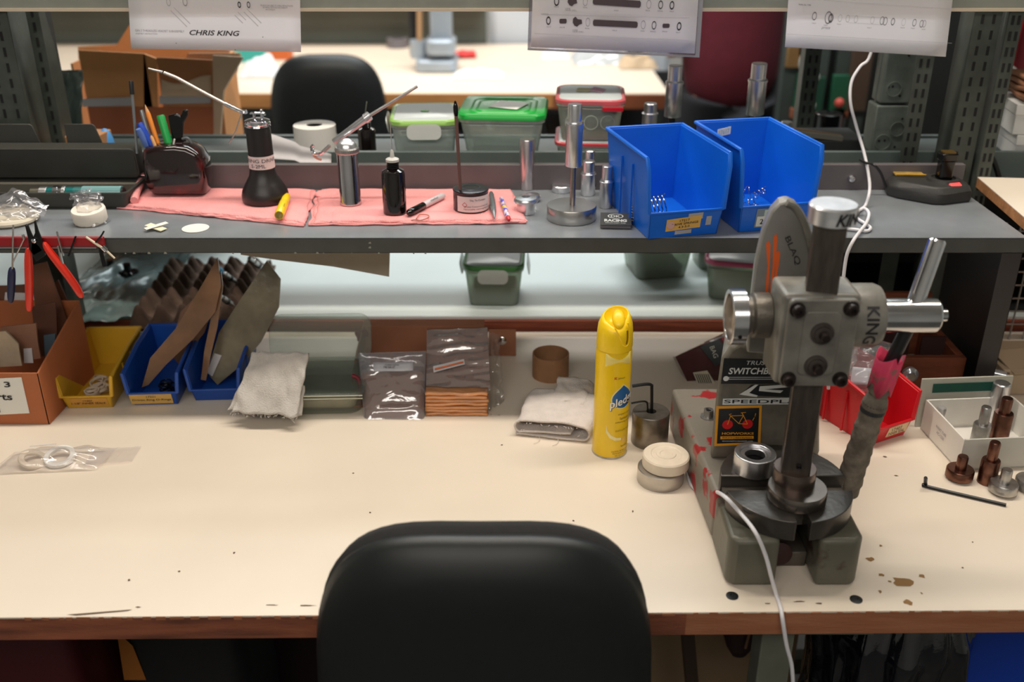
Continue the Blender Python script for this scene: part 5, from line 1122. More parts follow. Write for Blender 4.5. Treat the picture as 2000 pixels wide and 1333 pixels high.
# taped cross and white oval
q = on(305, 449); o = thing('tape_scrap', 'crossed scraps of cream tape on the shelf front', 'tape', q)
m_ = mat('cream_tape', (226, 218, 190), .5)
B().obox((0, 0, .0035), (.032, .013, .0016), (0, R(6), R(-28))).done('under_strip', m_, o, .0006); t_ = B().obox((.001, 0, .0058), (.034, .0095, .0008), (0, R(-4), R(42))).done('over_strip', mat('strip_pale', (236, 232, 222), .5), o, .0003)
q = on(382, 447); tag(B().lathe([(.0195, 0), (.0195, .0008), (0, .0008)], seg=44).done('paper_disc', white_pl, loc=q), 'thin round white disc lying flat on the shelf front', 'disc')
# dark pen holder, a leaning glossy hump with slots
q = on(345, 385, ZW); o = thing('pencil_holder', 'glossy dark red and black carved holder full of pens and pencils', 'pencil holder', (q.x - .002, q.y + .018, ZW))
red_lac = mat('lacquer_dark_red', (26, 8, 9), .10, 0, 0, 18, c2=(88, 14, 14), thr=(.56, .66), bump=.15, bs=30, coat=.8)
prof = [(300, 386), (372, 388), (400, 388), (403, 350), (398, 320), (385, 300), (365, 288), (340, 284), (300, 286), (276, 292), (275, 320), (280, 355), (290, 376)]
yq = q.y + .002
base = Vector(o.location)
pp = [P(x, y, yq) for x, y in prof]; pp = [Vector((p.x, 0, max(p.z, ZW + .0003) )) for p in pp]
b = B(); rings_ = []
cx_ = sum(p.x for p in pp) / len(pp); cz_ = sum(p.z for p in pp) / len(pp)
for y, s in ((-.002, .86), (.003, .96), (.014, 1), (.034, 1), (.045, .96), (.050, .86)):
    rings_.append([Vector((cx_ + (p.x - cx_) * s, yq + y, max(cz_ + (p.z - cz_) * s, ZW + .0003))) - base for p in pp])
b.rings(rings_); b.done('holder_body', red_lac, o, .004, 3, smooth=60)
def stick(name, label, cat, bot, top, parts, D=None, D2=None):
    """slim thing standing in the holder; bot/top are photo points"""
    p0 = P(*bot, D or yq + .02); p1 = P(*top, D2 or yq + .03); d = p1 - p0; L_ = d.length
    o = thing(name, label, cat, p0); dd = d.normalized()
    for i, (n_, m, prof) in enumerate(parts):
        b = B(); b.lathe([(r, h * L_) for r, h in prof], (0, 0, 0), dd, 16); b.done(n_, m, o)
    return o
gm = mat('green_marker', (20, 150, 70), .4); om = mat('orange_pencil', (226, 132, 40), .45); bl = mat('blue_pen', (28, 70, 180), .4); slv = mat('silver_pen', (150, 155, 160), .3, .7)
stick('cable_tie_pen', 'tall thin pen with a black cap, farthest left in the pencil holder', 'pen', (268, 300), (256, 158), [('shaft', slv, [(.0022, 0), (.0022, .82), (0, .82)]), ('black_cap', blackp, [(.0036, .82), (.0036, .985), (.003, 1), (0, 1)])])
stick('pencil', 'orange pencil in the pencil holder, leaning left', 'pencil', (314, 297), (283, 204), [('barrel', om, [(.0036, 0), (.0036, .80), (.0030, .84)]), ('sharpened_tip', mat('pencil_wood', (200, 150, 100), .7), [(.0030, .84), (.0006, .98), (0, 1)])])
stick('marker', 'green marker in the pencil holder', 'marker', (334, 297), (313, 225), [('barrel', white_pl, [(.0055, 0), (.0055, .22)]), ('green_cap', gm, [(.0062, .20), (.0062, .96), (.0052, 1), (0, 1)])])
stick('pen', 'silver pen at the left in the pencil holder', 'pen', (300, 297), (276, 215), [('barrel', slv, [(.0030, 0), (.0034, .9), (.0028, 1), (0, 1)])])
stick('pen', 'thick blue clear-bodied pen in the pencil holder, nearest the orange pencil', 'pen', (301, 294), (272, 240), [('barrel', bl, [(.0045, 0), (.0058, .7), (.0050, .9), (.004, 1), (0, 1)])], D2=yq + .022)
stick('pen', 'blue pen at the left rim of the pencil holder', 'pen', (291, 294), (270, 252), [('barrel', mat('blue_pen_pale', (90, 120, 190), .35), [(.0040, 0), (.0050, .8), (.004, 1), (0, 1)])], D2=yq + .012)
stick('pencil', 'short tan wooden stick in the pencil holder', 'pencil', (308, 297), (295, 265), [('barrel', mat('pencil_wood', (200, 150, 100)), [(.0026, 0), (.0026, .9), (.001, 1), (0, 1)])], D=yq + .008, D2=yq + .012)
stick('pen', 'thin white stick in the pencil holder, beside the scissors', 'pen', (337, 292), (341, 272), [('barrel', white_pl, [(.0013, 0), (.0013, 1), (0, 1)])], D=yq + .01, D2=yq + .01)
p0 = P(352, 297, yq + .03); sc = thing('scissors', 'black handled scissors standing handles up in the pencil holder', 'scissors', p0)
b = B(); b.prism([P(x, y, yq + .03) - p0 for x, y in ((340, 296), (327, 226), (345, 222), (352, 228), (356, 216), (366, 214), (366, 226), (358, 240), (356, 270), (372, 285), (372, 296))], (0, .006, 0)); b.done('handle', blackg, sc, .0022, 3)
b = B(); b.tube([P(x, y, yq + .026) - p0 for x, y in ((356, 272), (366, 270), (374, 282), (374, 294))], .0022, 8); b.done('handle_loop', mat('grey_plastic', (90, 92, 95), .35), sc)
# oil can with flexible spout
q = on(513, 398, ZW); oc_m = mat('oil_can_black', (34, 31, 31), .38, 0, .15, 20, .1, 80)
OCS = 1.19
o = thing('oil_can', 'black pump oil can with flared base, chrome top and ribbed spout', 'oil can', (q.x + .001, q.y + .018, ZW))
k = mp(q)
b = B(); b.lathe([(.034, 0), (.0358, .003), (.0358, .011), (.034, .018), (.0275, .030), (.0212, .041), (.0192, .052), (.0188, .100), (.0186, .110), (.0180, .1165)], seg=48); ob = b.done('can_body', oc_m, o)
b = B(); b.lathe([(.0197, .0535), (.0194, .0735)], seg=48, caps=False); lb_ = b.done('paper_label', mat('pink_paper_label', (222, 205, 204), .7), ob)
f_ = lambda a0, z0: (lambda x, y: Vector((.0203 * math.sin(a0 + x / .0203), -.0203 * math.cos(a0 + x / .0203), z0 + y)))
text('RING DRIVE', mat('pen_ink', (60, 56, 66), .7), lb_, (0, 0, 0), X3, Z3, .052, .0055, bend=f_(R(14), .0672), slices=16); text('.5-2ML', mat('pen_ink', (60, 56, 66)), lb_, (0, 0, 0), X3, Z3, .026, .0055, bend=f_(R(-6), .0590), slices=12)
b = B(); b.lathe([(.0185, 0.11662), (.0196, 0.11721), (.0188, 0.1196), (.0196, 0.12138), (.0188, 0.12376), (.0190, 0.12554), (.012, 0.12792), (0, 0.12852)], seg=44); b.done('chrome_cap', chrome, o)
b = B(); b.tube([(-.004, 0, .127), (-.003, 0, .136), (.003, 0, .1365), (.0115, .0, .1365), (.0125, 0, .133)], .0022, 8); b.box(-.009, .009, -.004, .004, .1355, .1372); b.lathe([(.0025, .126), (.0025, .141), (.0018, .1425), (0, .1425)], (.008, 0, 0)); b.done('pump_lever', chrome, o)
sp = [P(x, y, q.y + .018) - Vector(o.location) for x, y in ((482, 218), (472, 218), (440, 203), (400, 182), (345, 152), (318, 141), (290, 134))]
b = B(); b.tube(sp[:3], .0032, 10); b.done('spout_base', chrome, o)
seg_pts = []; 
for i in range(2, 5):
    for t in range(12): seg_pts.append(sp[i].lerp(sp[i + 1], t / 12))
b = B()
for i in range(len(seg_pts) - 1):
    a, c = seg_pts[i], seg_pts[i + 1]
    if i % 1 == 0: b.cyl(a, a.lerp(c, .62), .0030 - .0000 * i, .0030, 12); b.cyl(a.lerp(c, .62), c, .0023, .0023, 10)
b.done('ribbed_spout', mat('spout_metal', (190, 180, 170), .25, 1), o)
b = B(); b.cyl(sp[5], sp[6], .0021, .0014, 12); b.done('spout_tip', steel, o)
b = B(); b.tube([P(x, y, q.y + .012) - Vector(o.location) for x, y in ((472, 222), (466, 240), (458, 262), (447, 280))], .0012, 6); b.done('wire_handle', steel, o)
# lip balm
p0 = P(548, 428, 1.385); p0 = on(546, 430, ZW); p1 = on(561, 392, ZW); p0.z = p1.z = ZW + .0072; d = (p1 - p0)
o = thing('lip_balm', 'yellow lip balm tube lying on the pink towel beside the oil can', 'lip balm', p0); L_ = d.length; dd = d.normalized()
b = B(); b.lathe([(.0066, 0), (.0070, .0008), (.0070, L_ * .62)], (0, 0, 0), dd, 28); tb = b.done('tube_body', yel, o); b = B(); b.lathe([(.0062, L_ * .62), (.0062, L_ * .97), (.005, L_), (0, L_)], (0, 0, 0), dd, 28); b.done('cap', yel2, o)
b = B(); b.lathe([(.0056, -.0004), (0, -.0004)], (0, 0, 0), dd, 24); b.done('pale_end', mat('pale_gold', (200, 175, 90), .5), o)
sid = dd.cross(Z3).normalized(); text('lip balm', ink, tb, dd * (L_ * .32) + (Z3 * .8 - sid * -.6).normalized() * .0073, dd, (Z3 * .6 + sid * -.8), .014, .003)
# silver canister with dome lid
q = on(683, 402, ZW); o = thing('metal_canister', 'silver cylindrical canister with knurled domed lid on the pink towel', 'canister', (q.x, q.y + .012, ZW))
b = B(); b.lathe([(.0165, 0), (.0170, .0008), (.0166, .006), (.0160, .007), (.0160, .080)], seg=44); b.done('body', mat('polished_alu', (200, 196, 200), .14, 1), o)
b = B(); rr = []
for z, r in ((.080, .0172), (.082, .0182), (.087, .0182), (.089, .0168)): rr.append([Vector((math.cos(2 * PI * i / 80) * (r + .0003 * (i % 2)), math.sin(2 * PI * i / 80) * (r + .0003 * (i % 2)), z)) for i in range(80)])
b.rings(rr); b.done('knurled_ring', steel, o, smooth=0)
b = B(); b.lathe([(.0162, .089), (.0150, .094), (.0120, .098), (.0065, .1005), (.0045, .1015), (0, .1018)], seg=40); b.done('domed_lid', alu, o)
DC = q.y + .012
# long needle tool leaning on the canister
yy = DC + .024
pt = lambda x, y: P(x, y, yy)
a0, a1, a2, a3, a4, a5 = pt(632, 296), pt(641, 286), pt(652, 277), pt(714, 232), pt(722, 226), pt(815, 169)
o = thing('grease_needle', 'long silver needle tool with a small hooked tip, leaning behind the canister', 'needle tool', a0); z_ = lambda p: p - a0
b = B(); b.cyl(z_(a2), z_(a3), .0046, .0062, 20); b.done('barrel', brushed, o); b = B(); b.cyl(z_(a3), z_(a4), .0078, .0072, 20); b.done('collar', alu, o); b = B(); b.cyl(z_(a4), z_(a5), .0027, .0021, 14); b.done('rod', steel, o)
b = B(); d = (z_(a2) - z_(a0)).normalized()
for i in range(6): c = z_(a0) + d * (.0024 * i + .0); b.cyl(c, c + d * .0013, .0030, .0030, 12); b.cyl(c + d * .0013, c + d * .0024, .0020, .0020, 10)
b.done('threaded_neck', steel, o); b = B(); b.tube([z_(a0), z_(pt(624, 301)), z_(pt(613, 300)), z_(pt(609, 288)), z_(pt(613, 284))], .0028, 10); b.done('hooked_tip', chrome, o)
b = B(); b.tube([z_(pt(612, 304)), z_(pt(620, 310)), z_(pt(628, 312))], .0018, 8); b.done('pink_blob', mat('pink_tip', (222, 150, 130), .5), o)
prop = B(); prop.cyl((0, 0, 0), (0, 0, 0), .001) if False else None
# black dropper bottles
def dropper(label, p, s=1.0, needle=.042):
    o = thing('needle_bottle', label, 'bottle', p)
    b = B(); b.lathe([(.0150 * s, 0), (.0158 * s, .001 * s), (.0158 * s, .053 * s), (.0145 * s, .058 * s), (.0095 * s, .0605 * s), (.0082 * s, .061 * s)], seg=40); b.done('body', mat('amber_black', (16, 9, 9), .1, coat=.5), o)
    b = B(); pr_ = [(.0080 * s, .061 * s)]
    for i in range(4): pr_ += [(.0086 * s, (.0622 + i * .0024) * s), (.0078 * s, (.0634 + i * .0024) * s)]
    b.lathe(pr_ + [(0, .071 * s)], seg=32); b.done('threaded_neck', blackg, o)
    b = B(); b.lathe([(.0088 * s, .0705 * s), (.0088 * s, .0735 * s), (.0075 * s, .0745 * s), (.0032 * s, .076 * s), (.0022 * s, .084 * s), (.0012 * s, .086 * s)], seg=28); b.done('nozzle', mat('nozzle_grey', (190, 188, 184), .4), o)
    b = B(); b.cyl((0, 0, .085 * s), (0, 0, .085 * s + needle), .0007, .0006, 8); b.done('needle', mat('needle_pale', (200, 196, 190), .3, .6), o)
    return o
q = on(770, 420, ZW); dropper('black glass bottle with white needle nozzle, standing on the pink towel', (q.x, q.y + .012, ZW), 1.12)
q = P(716, 262, 1.76); o = dropper('black needle bottle standing on the rear shelf in front of the far chair', (q.x, 1.76, ZS + E), 1.0, .0); 
for ch in o.children:
    if ch.name.startswith('needle'): pass
b = B(); b.tube([(0, 0, .085), (.001, 0, .092), (.004, 0, .107)], .0007, 6, smooth=False); b.done('bent_needle', mat('needle_pale', (200, 196, 190)), o)
# marker with black cap
p0 = on(797, 424, ZW); p1 = on(866, 388, ZW); p0.z = ZW + .0056; p1.z = ZW + .0048; d = (p1 - p0); L_ = d.length; dd = d.normalized()
o = thing('marker', 'white felt marker with black cap lying on the pink towel', 'marker', p0)
b = B(); b.lathe([(.0022, -.001), (.0052, .004), (.0056, .010), (.0056, L_ * .42), (.0050, L_ * .43)], (0, 0, 0), dd, 24); b.done('black_cap', blackg, o)
b = B(); b.lathe([(.0050, L_ * .42), (.0052, L_ * .95), (.0040, L_), (0, L_)], (0, 0, 0), dd, 24); mb_ = b.done('barrel', mat('marker_barrel', (205, 198, 202), .35), o); sid = dd.cross(Z3).normalized(); text('marker', ink, mb_, dd * (L_ * .68) + (Z3 * .75 + sid * .66).normalized() * .0054, dd, (Z3 * .66 - sid * .75), .022, .0035)
# rubber band
o = tag(B().tube([on(813, 428, ZW + .0015), on(820, 420, ZW + .0015), on(836, 421, ZW + .0015), on(836, 426, ZW + .0015), on(822, 431, ZW + .0015), on(813, 430, ZW + .0015), on(803, 431, ZW + .0012)], .0008, 6).done('rubber_band', mat('rubber_tan', (170, 100, 80), .6)), 'thin tan rubber band loop beside the marker', 'rubber band')
# round tin with label and brush
q = on(919, 416, ZW); o = thing('solvent_tin', 'low round black tin with a pink paper label, standing on the towel', 'tin', (q.x, q.y + .022, ZW)); r_t = .0268
b = B(); b.lathe([(r_t - .001, 0), (r_t, .001), (r_t, .0295), (r_t + .0006, .0305), (r_t, .032), (r_t - .003, .033)], seg=52); tb = b.done('tin_body', mat('tin_black', (44, 38, 42), .3, .4), o)
b = B(); b.lathe([(r_t - .002, .032), (.0150, .0325), (.0145, .0335), (.0135, .0335), (.0130, .028), (0, .028)], (0, 0, 0), seg=44); b.done('tin_top', mat('tin_top', (95, 105, 112), .3, .8), o)
b = B(); b.lathe([(.0125, .0285), (.008, .030), (0, .0295)], (.0, -.0, 0), seg=30); b.done('dark_paste', mat('dark_paste', (24, 30, 30), .2), o)
f_ = lambda a0, z0, dr=.0006: (lambda x, y: Vector(((r_t + dr) * math.sin(a0 + x / r_t), -(r_t + dr) * math.cos(a0 + x / r_t), z0 + y)))
b = B(); fl_ = f_(R(18), .014, .0003); b.grid(lambda u, v: fl_((u - .5) * .060, (v - .5) * .024), 30, 1); lb_ = b.done('paper_label', mat('pink_paper_label', (222, 205, 204)), tb)
for s_, a_, z_, w_, h_ in (('This Tin Contains', 26, .0205, .026, .003), ('Grease Compound and Gear', 26, .0105, .042, .0028), ('Flammable warning do not', 26, .0065, .044, .0026)): text(s_, ink, lb_, (0, 0, 0), X3, Z3, w_, h_, bend=f_(R(a_), z_), slices=16)
b = B(); f2 = f_(R(-18), .0135, .0007)
for i in range(4): a, c = [(0, .0042), (.0042, 0), (0, -.0042), (-.0042, 0)][i], [(0, .0042), (.0042, 0), (0, -.0042), (-.0042, 0)][(i + 1) % 4]; b.poly([f2(*a), f2(*c), f2(c[0] * .75, c[1] * .75), f2(a[0] * .75, a[1] * .75)])
b.done('warning_diamond', mat('red_ink', (190, 50, 50)), lb_, smooth=0)
p0 = P(899, 364, q.y + .006); p1 = P(889, 196, q.y + .010)
p0.z = ZW + .0345; o = thing('brush_rod', 'slim brown rod with a black bulb tip standing upright on the tin', 'brush', p0); d = (p1 - p0); L_ = d.length; dd = d.normalized()
b = B(); b.lathe([(.0026, 0), (.0026, L_ * .84)], (0, 0, 0), dd, 14); b.done('shaft', mat('brown_rod', (120, 88, 82), .4, .4), o); b = B(); b.lathe([(.0026, L_ * .83), (.0036, L_ * .87), (.0036, L_ * .93), (.0015, L_ * .99), (0, L_)], (0, 0, 0), dd, 14); b.done('bulb_tip', blackg, o)
# grey pen and patterned lip tube
def lying(name, label, cat, a, c, z, parts):
    p0, p1 = on(*a, ZW), on(*c, ZW); p0.z = p1.z = ZW + z; d = p1 - p0; L_ = d.length; dd = d.normalized(); o = thing(name, label, cat, p0)
    for n_, m, prof in parts: b = B(); b.lathe([(r, h * L_) for r, h in prof], (0, 0, 0), dd, 18); b.done(n_, m, o)
    return o
lying('pen', 'fat grey click pen lying on the towel right of the tin', 'pen', (966, 433), (959, 383), .0050, [('nose', steel, [(.0008, 0), (.0016, .08), (.0032, .16), (.0038, .24)]), ('barrel', slv, [(.0040, .24), (.0048, .5), (.0045, .9), (.003, 1), (0, 1)])])
lying('patterned_pen', 'slim pen with a coloured pattern and red end on the towel corner', 'pen', (994, 436), (979, 392), .0042, [('red_end', mat('red_end', (190, 35, 40), .4), [(.0020, 0), (.0034, .06), (.0034, .12)]), ('barrel', mat('floral_print', (220, 200, 205), .4, 0, 0, 150, c2=(90, 80, 190), thr=(.5, .56)), [(.0038, .12), (.0038, .62)]), ('gold_band', yel, [(.0040, .5), (.0040, .58), (.0, .58)]), ('top', mat('floral_print', (220, 200, 205)), [(.0036, .62), (.0036, .96), (.002, 1), (0, 1)])])
# metal parts row
def turned(name, label, cat, px, py, prof, m=alu, z=ZS, dy=0, seg=36, parts=('body', 'tip')):
    q = on(px, py, z); o = thing(name, label, cat, (q.x, q.y + dy, z + E))
    if None in prof:
        k = prof.index(None); b = B(); b.lathe(prof[:k], seg=seg); b.done(parts[0], m, o); b = B(); b.lathe(prof[k + 1:], seg=seg); b.done(parts[1], m, o)
    else: b = B(); b.lathe(prof, seg=seg); b.done(parts[0], m, o)
    return o
turned('metal_post', 'plain silver cylinder standing behind the small ring nut', 'metal part', 1029, 372, [(.0115, 0), (.0120, .001), (.0120, .045), None, (.0124, .045), (.0124, .081), (.0115, .083), (0, .083)], mat('pinkish_alu', (210, 200, 202), .3, 1), dy=.008)
turned('flanged_nut', 'small silver flanged ring with a dark bore at the towel edge', 'metal part', 1027, 421, [(.0140, 0), (.0140, .018), None, (.0185, .018), (.0185, .021), (.0165, .024), (.0065, .0255), (.0062, .022), (0, .022)], alu, dy=.012, parts=('sleeve', 'flange'))
B().lathe([(.006, 0), (0, 0.0003)], (0, 0, .0225)).done('bore', blackp, bpy.data.objects['flanged_nut'])
turned('flanged_nut', 'small silver domed nut half hidden behind the flanged ring', 'metal part', 1040, 396, [(.010, 0), (.010, .004), None, (.0135, .004), (.0135, .007), (.011, .011), (0, .0125)], alu, dy=.008, parts=('sleeve', 'flange'))
o = thing('press_tool', 'tall silver drift: wide round base, thin rod and stepped cylinder on top', 'press tool', (on(1117, 438).x + .0006, on(1117, 438).y + .026, ZS + E))
b = B(); b.lathe([(.0365, 0), (.0372, .001), (.0372, .0205), (.0365, .0215), (0, .0215)], seg=60); b.done('round_base', mat('turned_alu', (195, 192, 190), .3, 1, .08, 30), o)
b = B(); b.cyl((.001, 0, .0215), (.001, 0, .085), .0042, seg=20); b.done('rod', mat('rod_steel', (165, 155, 150), .3, 1), o)
b = B(); b.lathe([(.0118, .081), (.0124, .082), (.0124, .143), (.0130, .1435), (.0130, .1455), (.0122, .147)], (.001, 0, 0), seg=40); b.done('lower_sleeve', brushed, o); b = B(); b.lathe([(.0102, .146), (.0102, .1705), (.0096, .172), (0, .172)], (.001, 0, 0), seg=40); b.done('upper_sleeve', brushed, o)
turned('metal_puck', 'plain silver puck standing behind the press tool base', 'metal part', 1097, 378, [(.0155, 0), (.0160, .001), (.0160, .0095), (.0150, .0105), (0, .0105)], alu, dy=.012)
st3 = lambda h, r1, r2: [(r1 - .0006, 0), (r1, .001), (r1, h * .60), (r1 + .0009, h * .605), (r1 + .0009, h * .63), (r1, h * .635), (r2 + .0008, h * .68), None, (r2, h * .68), (r2, h * .985), (r2 - .001, h), (0, h)]
turned('stepped_sleeve', 'short stepped silver cylinder directly behind the press tool rod', 'metal part', 1149, 385, st3(.056, .0115, .0098), alu, dy=.012)
turned('stepped_sleeve', 'slimmer stepped silver cylinder, farthest back between its two twins', 'metal part', 1153, 378, st3(.062, .0090, .0085), alu, dy=.035)
turned('stepped_sleeve', 'stepped silver cylinder standing against the nearer blue bin', 'metal part', 1184, 409, st3(.066, .0102, .0080), brushed, dy=.010)
# card holder with black sticker
q = on(1203, 449); o = thing('business_card_stack', 'small stack of black stickers with white crowned lettering, beside the blue bin', 'stickers', (q.x, q.y + .012, ZS + E), R(-4))
B().box(-.022, .023, -.009, .02, 0, .006).done('card_block', mat('grey_card_edge', (110, 105, 108), .4), o, .001)
b = B(); k_ = b.mark(); b.box(-.022, .023, -.013, .013, 0, .0008); b.xf(k_, Matrix.Translation((0, .0, .0115)) @ Matrix.Rotation(R(26), 4, 'X')); st_ = b.done('top_sticker', stk_b, o)
tz = Vector((0, math.cos(R(26)), math.sin(R(26)))); tc = Vector((0, 0, .0125))
text('RACING', stk_w, st_, tc + tz * -.004, X3, tz, .033, .0055, bold=.05); text('DONUTS EVERY WEEK', stk_w, st_, tc + tz * -.0092, X3, tz, .030, .0018)
b = B(); 
for i in range(24):
    a0, a1 = 2 * PI * i / 24, 2 * PI * (i + 1) / 24; g = lambda a, s: tc + X3 * (.0115 * s * math.cos(a)) + tz * (.0048 + .0048 * s * math.sin(a)) + Vector((0, -.0002, .0005))
    b.poly([g(a0, 1), g(a1, 1), g(a1, .86), g(a0, .86)])
b.done('oval_emblem', stk_w, st_, smooth=0)
text('DK', stk_w, st_, tc + tz * .0048, X3, tz, .014, .0042, bold=.02)
# battery charger
q = on(1822, 395); yc = q.y + .026
o = thing('battery_charger', 'black cordless tool battery charger with a red light, at the shelf right', 'charger', (q.x, yc, ZS + E), R(-4))
cm = mat('charger_black', (48, 47, 46), .5, 0, .1, 40, .2, 400)
pl_ = [(-.062, .004), (-.058, .032), (-.040, .048), (.040, .050), (.058, .034), (.066, .006), (.060, -.022), (.012, -.043), (-.004, -.042), (-.050, -.012)]
b = B(); b.rings([[Vector((x, y, 0)) for x, y in pl_], [Vector((x * 1.02, y * 1.02, .006)) for x, y in pl_], [Vector((x * 1.02, y * 1.02, .017)) for x, y in pl_], [Vector((x * .84, y * .84, .027)) for x, y in pl_]]); cb_ = b.done('charger_body', cm, o, .003, 3)
b = B(); b.lathe([(.026, .026), (.024, .031), (.0185, .032), (.0175, .029), (0, .029)], (.022, .004, 0), seg=36); b.done('charging_well', cm, o)
B().box(-.048, -.002, .020, .038, .0275, .0305).done('yellow_plate', mat('worn_yellow', (158, 128, 64), .6, 0, .3, 60), o, .001)
B().box(-.0475, .0, .0195, .0225, .0305, .031).done('yellow_stripe', mat('amber_edge', (210, 160, 50), .5), o)
led = mat('red_light', (255, 62, 60), .4, emit=1.6)
B().obox((.033, -.021, .0258), (.019, .008, .005), (R(25), 0, R(20))).done('indicator_light', led, o, .001)
bt = thing('tool_battery', 'black slide battery post standing in the charger', 'battery', (q.x + .0225, yc + .003, ZS + .0302)); B().rbox(.022, .020, 0, .030, .004).done('battery_stem', blackg, bt, .001); B().rbox(.027, .024, .030, .042, .004).done('battery_head', blackg, bt, .0015); B().rbox(.020, .018, .042, .044, .003).done('contact_plate', mat('brass_dark', (120, 95, 50), .4, .7), bt)
tag(B().tube([(q.x - .064, yc + .012, ZS + .014), P(1720, 338, yc + .01), P(1706, 322, yc + .012), P(1690, 318, 1.58), P(1680, 312, 1.592)], .0022, 8).done('charger_cord', blackp), 'thin black cord leading left from the battery charger', 'cord')
# white cord from above, looping on the shelf and dropping behind the press
wc = [P(1712, 60, 1.655), P(1697, 114, 1.65), P(1680, 130, 1.645), P(1663, 160, 1.64), P(1661, 200, 1.63), P(1672, 245, 1.615), P(1688, 300, 1.595), P(1697, 345, 1.56), P(1698, 375, 1.50), on(1690, 402, ZS + .004), on(1678, 412, ZS + .003), on(1672, 425, ZS + .003), on(1690, 438, ZS + .003), on(1700, 446, ZS + .003), on(1692, 452, ZS + .003), on(1668, 449, ZS + .003), on(1640, 446, ZS + .003)]
o = tag(B().tube(wc, .0025, 10).done('power_cord', cordm, smooth=60), 'white cord hanging from above and ending in loose loops on the shelf', 'cord')
wc2 = [on(1674, 414, ZS + .008), on(1688, 408, ZS + .010), on(1697, 418, ZS + .010), on(1692, 436, ZS + .009), on(1680, 452, ZS + .006), P(1668, 468, 1.340), P(1656, 492, 1.336), P(1650, 520, 1.335), P(1640, 600, 1.325), P(1620, 680, 1.30), P(1618, 760, 1.30)]
tag(B().tube(wc2, .0025, 10).done('power_cord', cordm, smooth=60), 'white cord strand crossing the shelf edge and dropping behind the press', 'cord')
# small marks on the shelf
B().obox(P(1722, 452, 1.37) - Vector((0, 1.47, 0)), (.001, .001, .001)) if False else None
# ================================================================ tools hanging on the magnetic strip at the left
ms = thing('magnetic_strip', 'red magnetic tool strip along the shelf front at the left', 'tool holder', P(90, 473, 1.344))
zz = Vector(ms.location); xr_ = P(203, 473, 1.344).x - zz.x
B().box(-.16, xr_, -.001, .0048, -.007, .007).done('red_bar', mat('strip_red', (150, 22, 32), .4), ms, .001)
B().box(-.16, xr_ - .012, -.0015, .0, -.0095, -.0072).done('grey_edge', slv, ms)
def hang(name, label, cat, D=1.338): return thing(name, label, cat, P(100, 480, D)), (lambda x, y, d=0: P(x, y, D + d) - P(100, 480, D))
orm = mat('pliers_orange_red', (216, 44, 22), .35, 0, .05, 30, coat=.3); jaw = mat('black_jaw', (38, 38, 40), .35, .7)
o, h = hang('pliers', 'pliers with orange-red handles hanging from the magnetic strip', 'pliers', 1.335)
b = B(); b.prism([h(48, 440), (h(53, 441)), h(60, 458), h(66, 470), h(76, 480), h(84, 490), h(66, 500), h(57, 488), h(54, 466)], (0, .005, 0)); b.done('jaw', jaw, o, .001)
b = B(); b.prism([h(66, 432), h(68, 432), h(74, 452), h(82, 472), h(88, 500), h(70, 512), h(60, 492), h(62, 470), h(68, 455)], (0, .004, .0)); b.done('jaw', jaw, o, .001)
b = B(); b.lathe([(.0034, 0), (.0034, .002), (.002, .003), (0, .003)], h(67, 470) - Y3 * .0005, (0, -1, 0)); b.done('pivot', chrome, o)
b = B(); r0 = [(55, 478, .0050), (57, 500, .0064), (58, 530, .0068), (58, 560, .0062), (57, 590, .0060), (57, 605, .0056), (57, 610, .003)]
def limb(pts, m, n_):
    rr = []
    for i, (x, y, r) in enumerate(pts):
        c = h(x, y, .003); nx = h(*pts[min(i + 1, len(pts) - 1)][:2], .003) - h(*pts[max(i - 1, 0)][:2], .003); u, v, d = frame_of(nx); rr.append([c + (u * math.cos(2 * PI * j / 16) + v * math.sin(2 * PI * j / 16)) * r for j in range(16)])
    b = B(); b.rings(rr); b.done(n_, m, o, smooth=60, sub=1)
limb([(56, 482, .0034), (55, 495, .0052), (56, 520, .0062), (57, 550, .0060), (57, 585, .0055), (57, 602, .0052), (57, 609, .0028)], orm, 'handle')
limb([(85, 472, .0036), (92, 486, .0052), (108, 506, .0060), (128, 532, .0058), (146, 556, .0058), (156, 574, .0056), (161, 583, .0030)], orm, 'handle')
o, h = hang('screwdriver', 'small screwdriver with a dark blue handle hanging at the far left', 'screwdriver'); b = B(); b.cyl(h(26, 440), h(24, 525), .0012, .0012, 10); b.done('shaft', steel, o); limb([(24, 522, .003), (23, 528, .0058), (22, 560, .0056), (21, 585, .0050), (21, 592, .003)], mat('navy_handle', (26, 32, 70), .4), 'handle')
o, h = hang('tweezers', 'thin dark tweezers hanging right of the pliers', 'tweezers'); b = B(); b.bar(h(111, 453), h(124, 500), .0028, .0016); b.bar(h(114, 480), h(128, 540), .0036, .0022); b.done('arms', steel, o)
o, h = hang('hook_pick', 'short dark pick hanging in the middle of the magnetic strip', 'pick'); b = B(); b.bar(h(148, 462), h(134, 500), .0026, .002); b.done('pick_shaft', jaw, o)
o, h = hang('hook_pick', 'thin steel pick slanting left of the pliers on the strip', 'pick'); b = B(); b.cyl(h(48, 465), h(24, 515), .0010, .0010, 8); b.lathe([(.002, -.003), (.002, .003), (0, .003)], h(46, 463)); b.done('pick_shaft', steel, o)
o, h = hang('hook_pick', 'little dark hooked pick at the right end of the strip', 'pick'); b = B(); b.tube([h(203, 452), h(197, 462), h(186, 476), h(196, 482)], .0012, 8); b.done('pick_shaft', jaw, o)
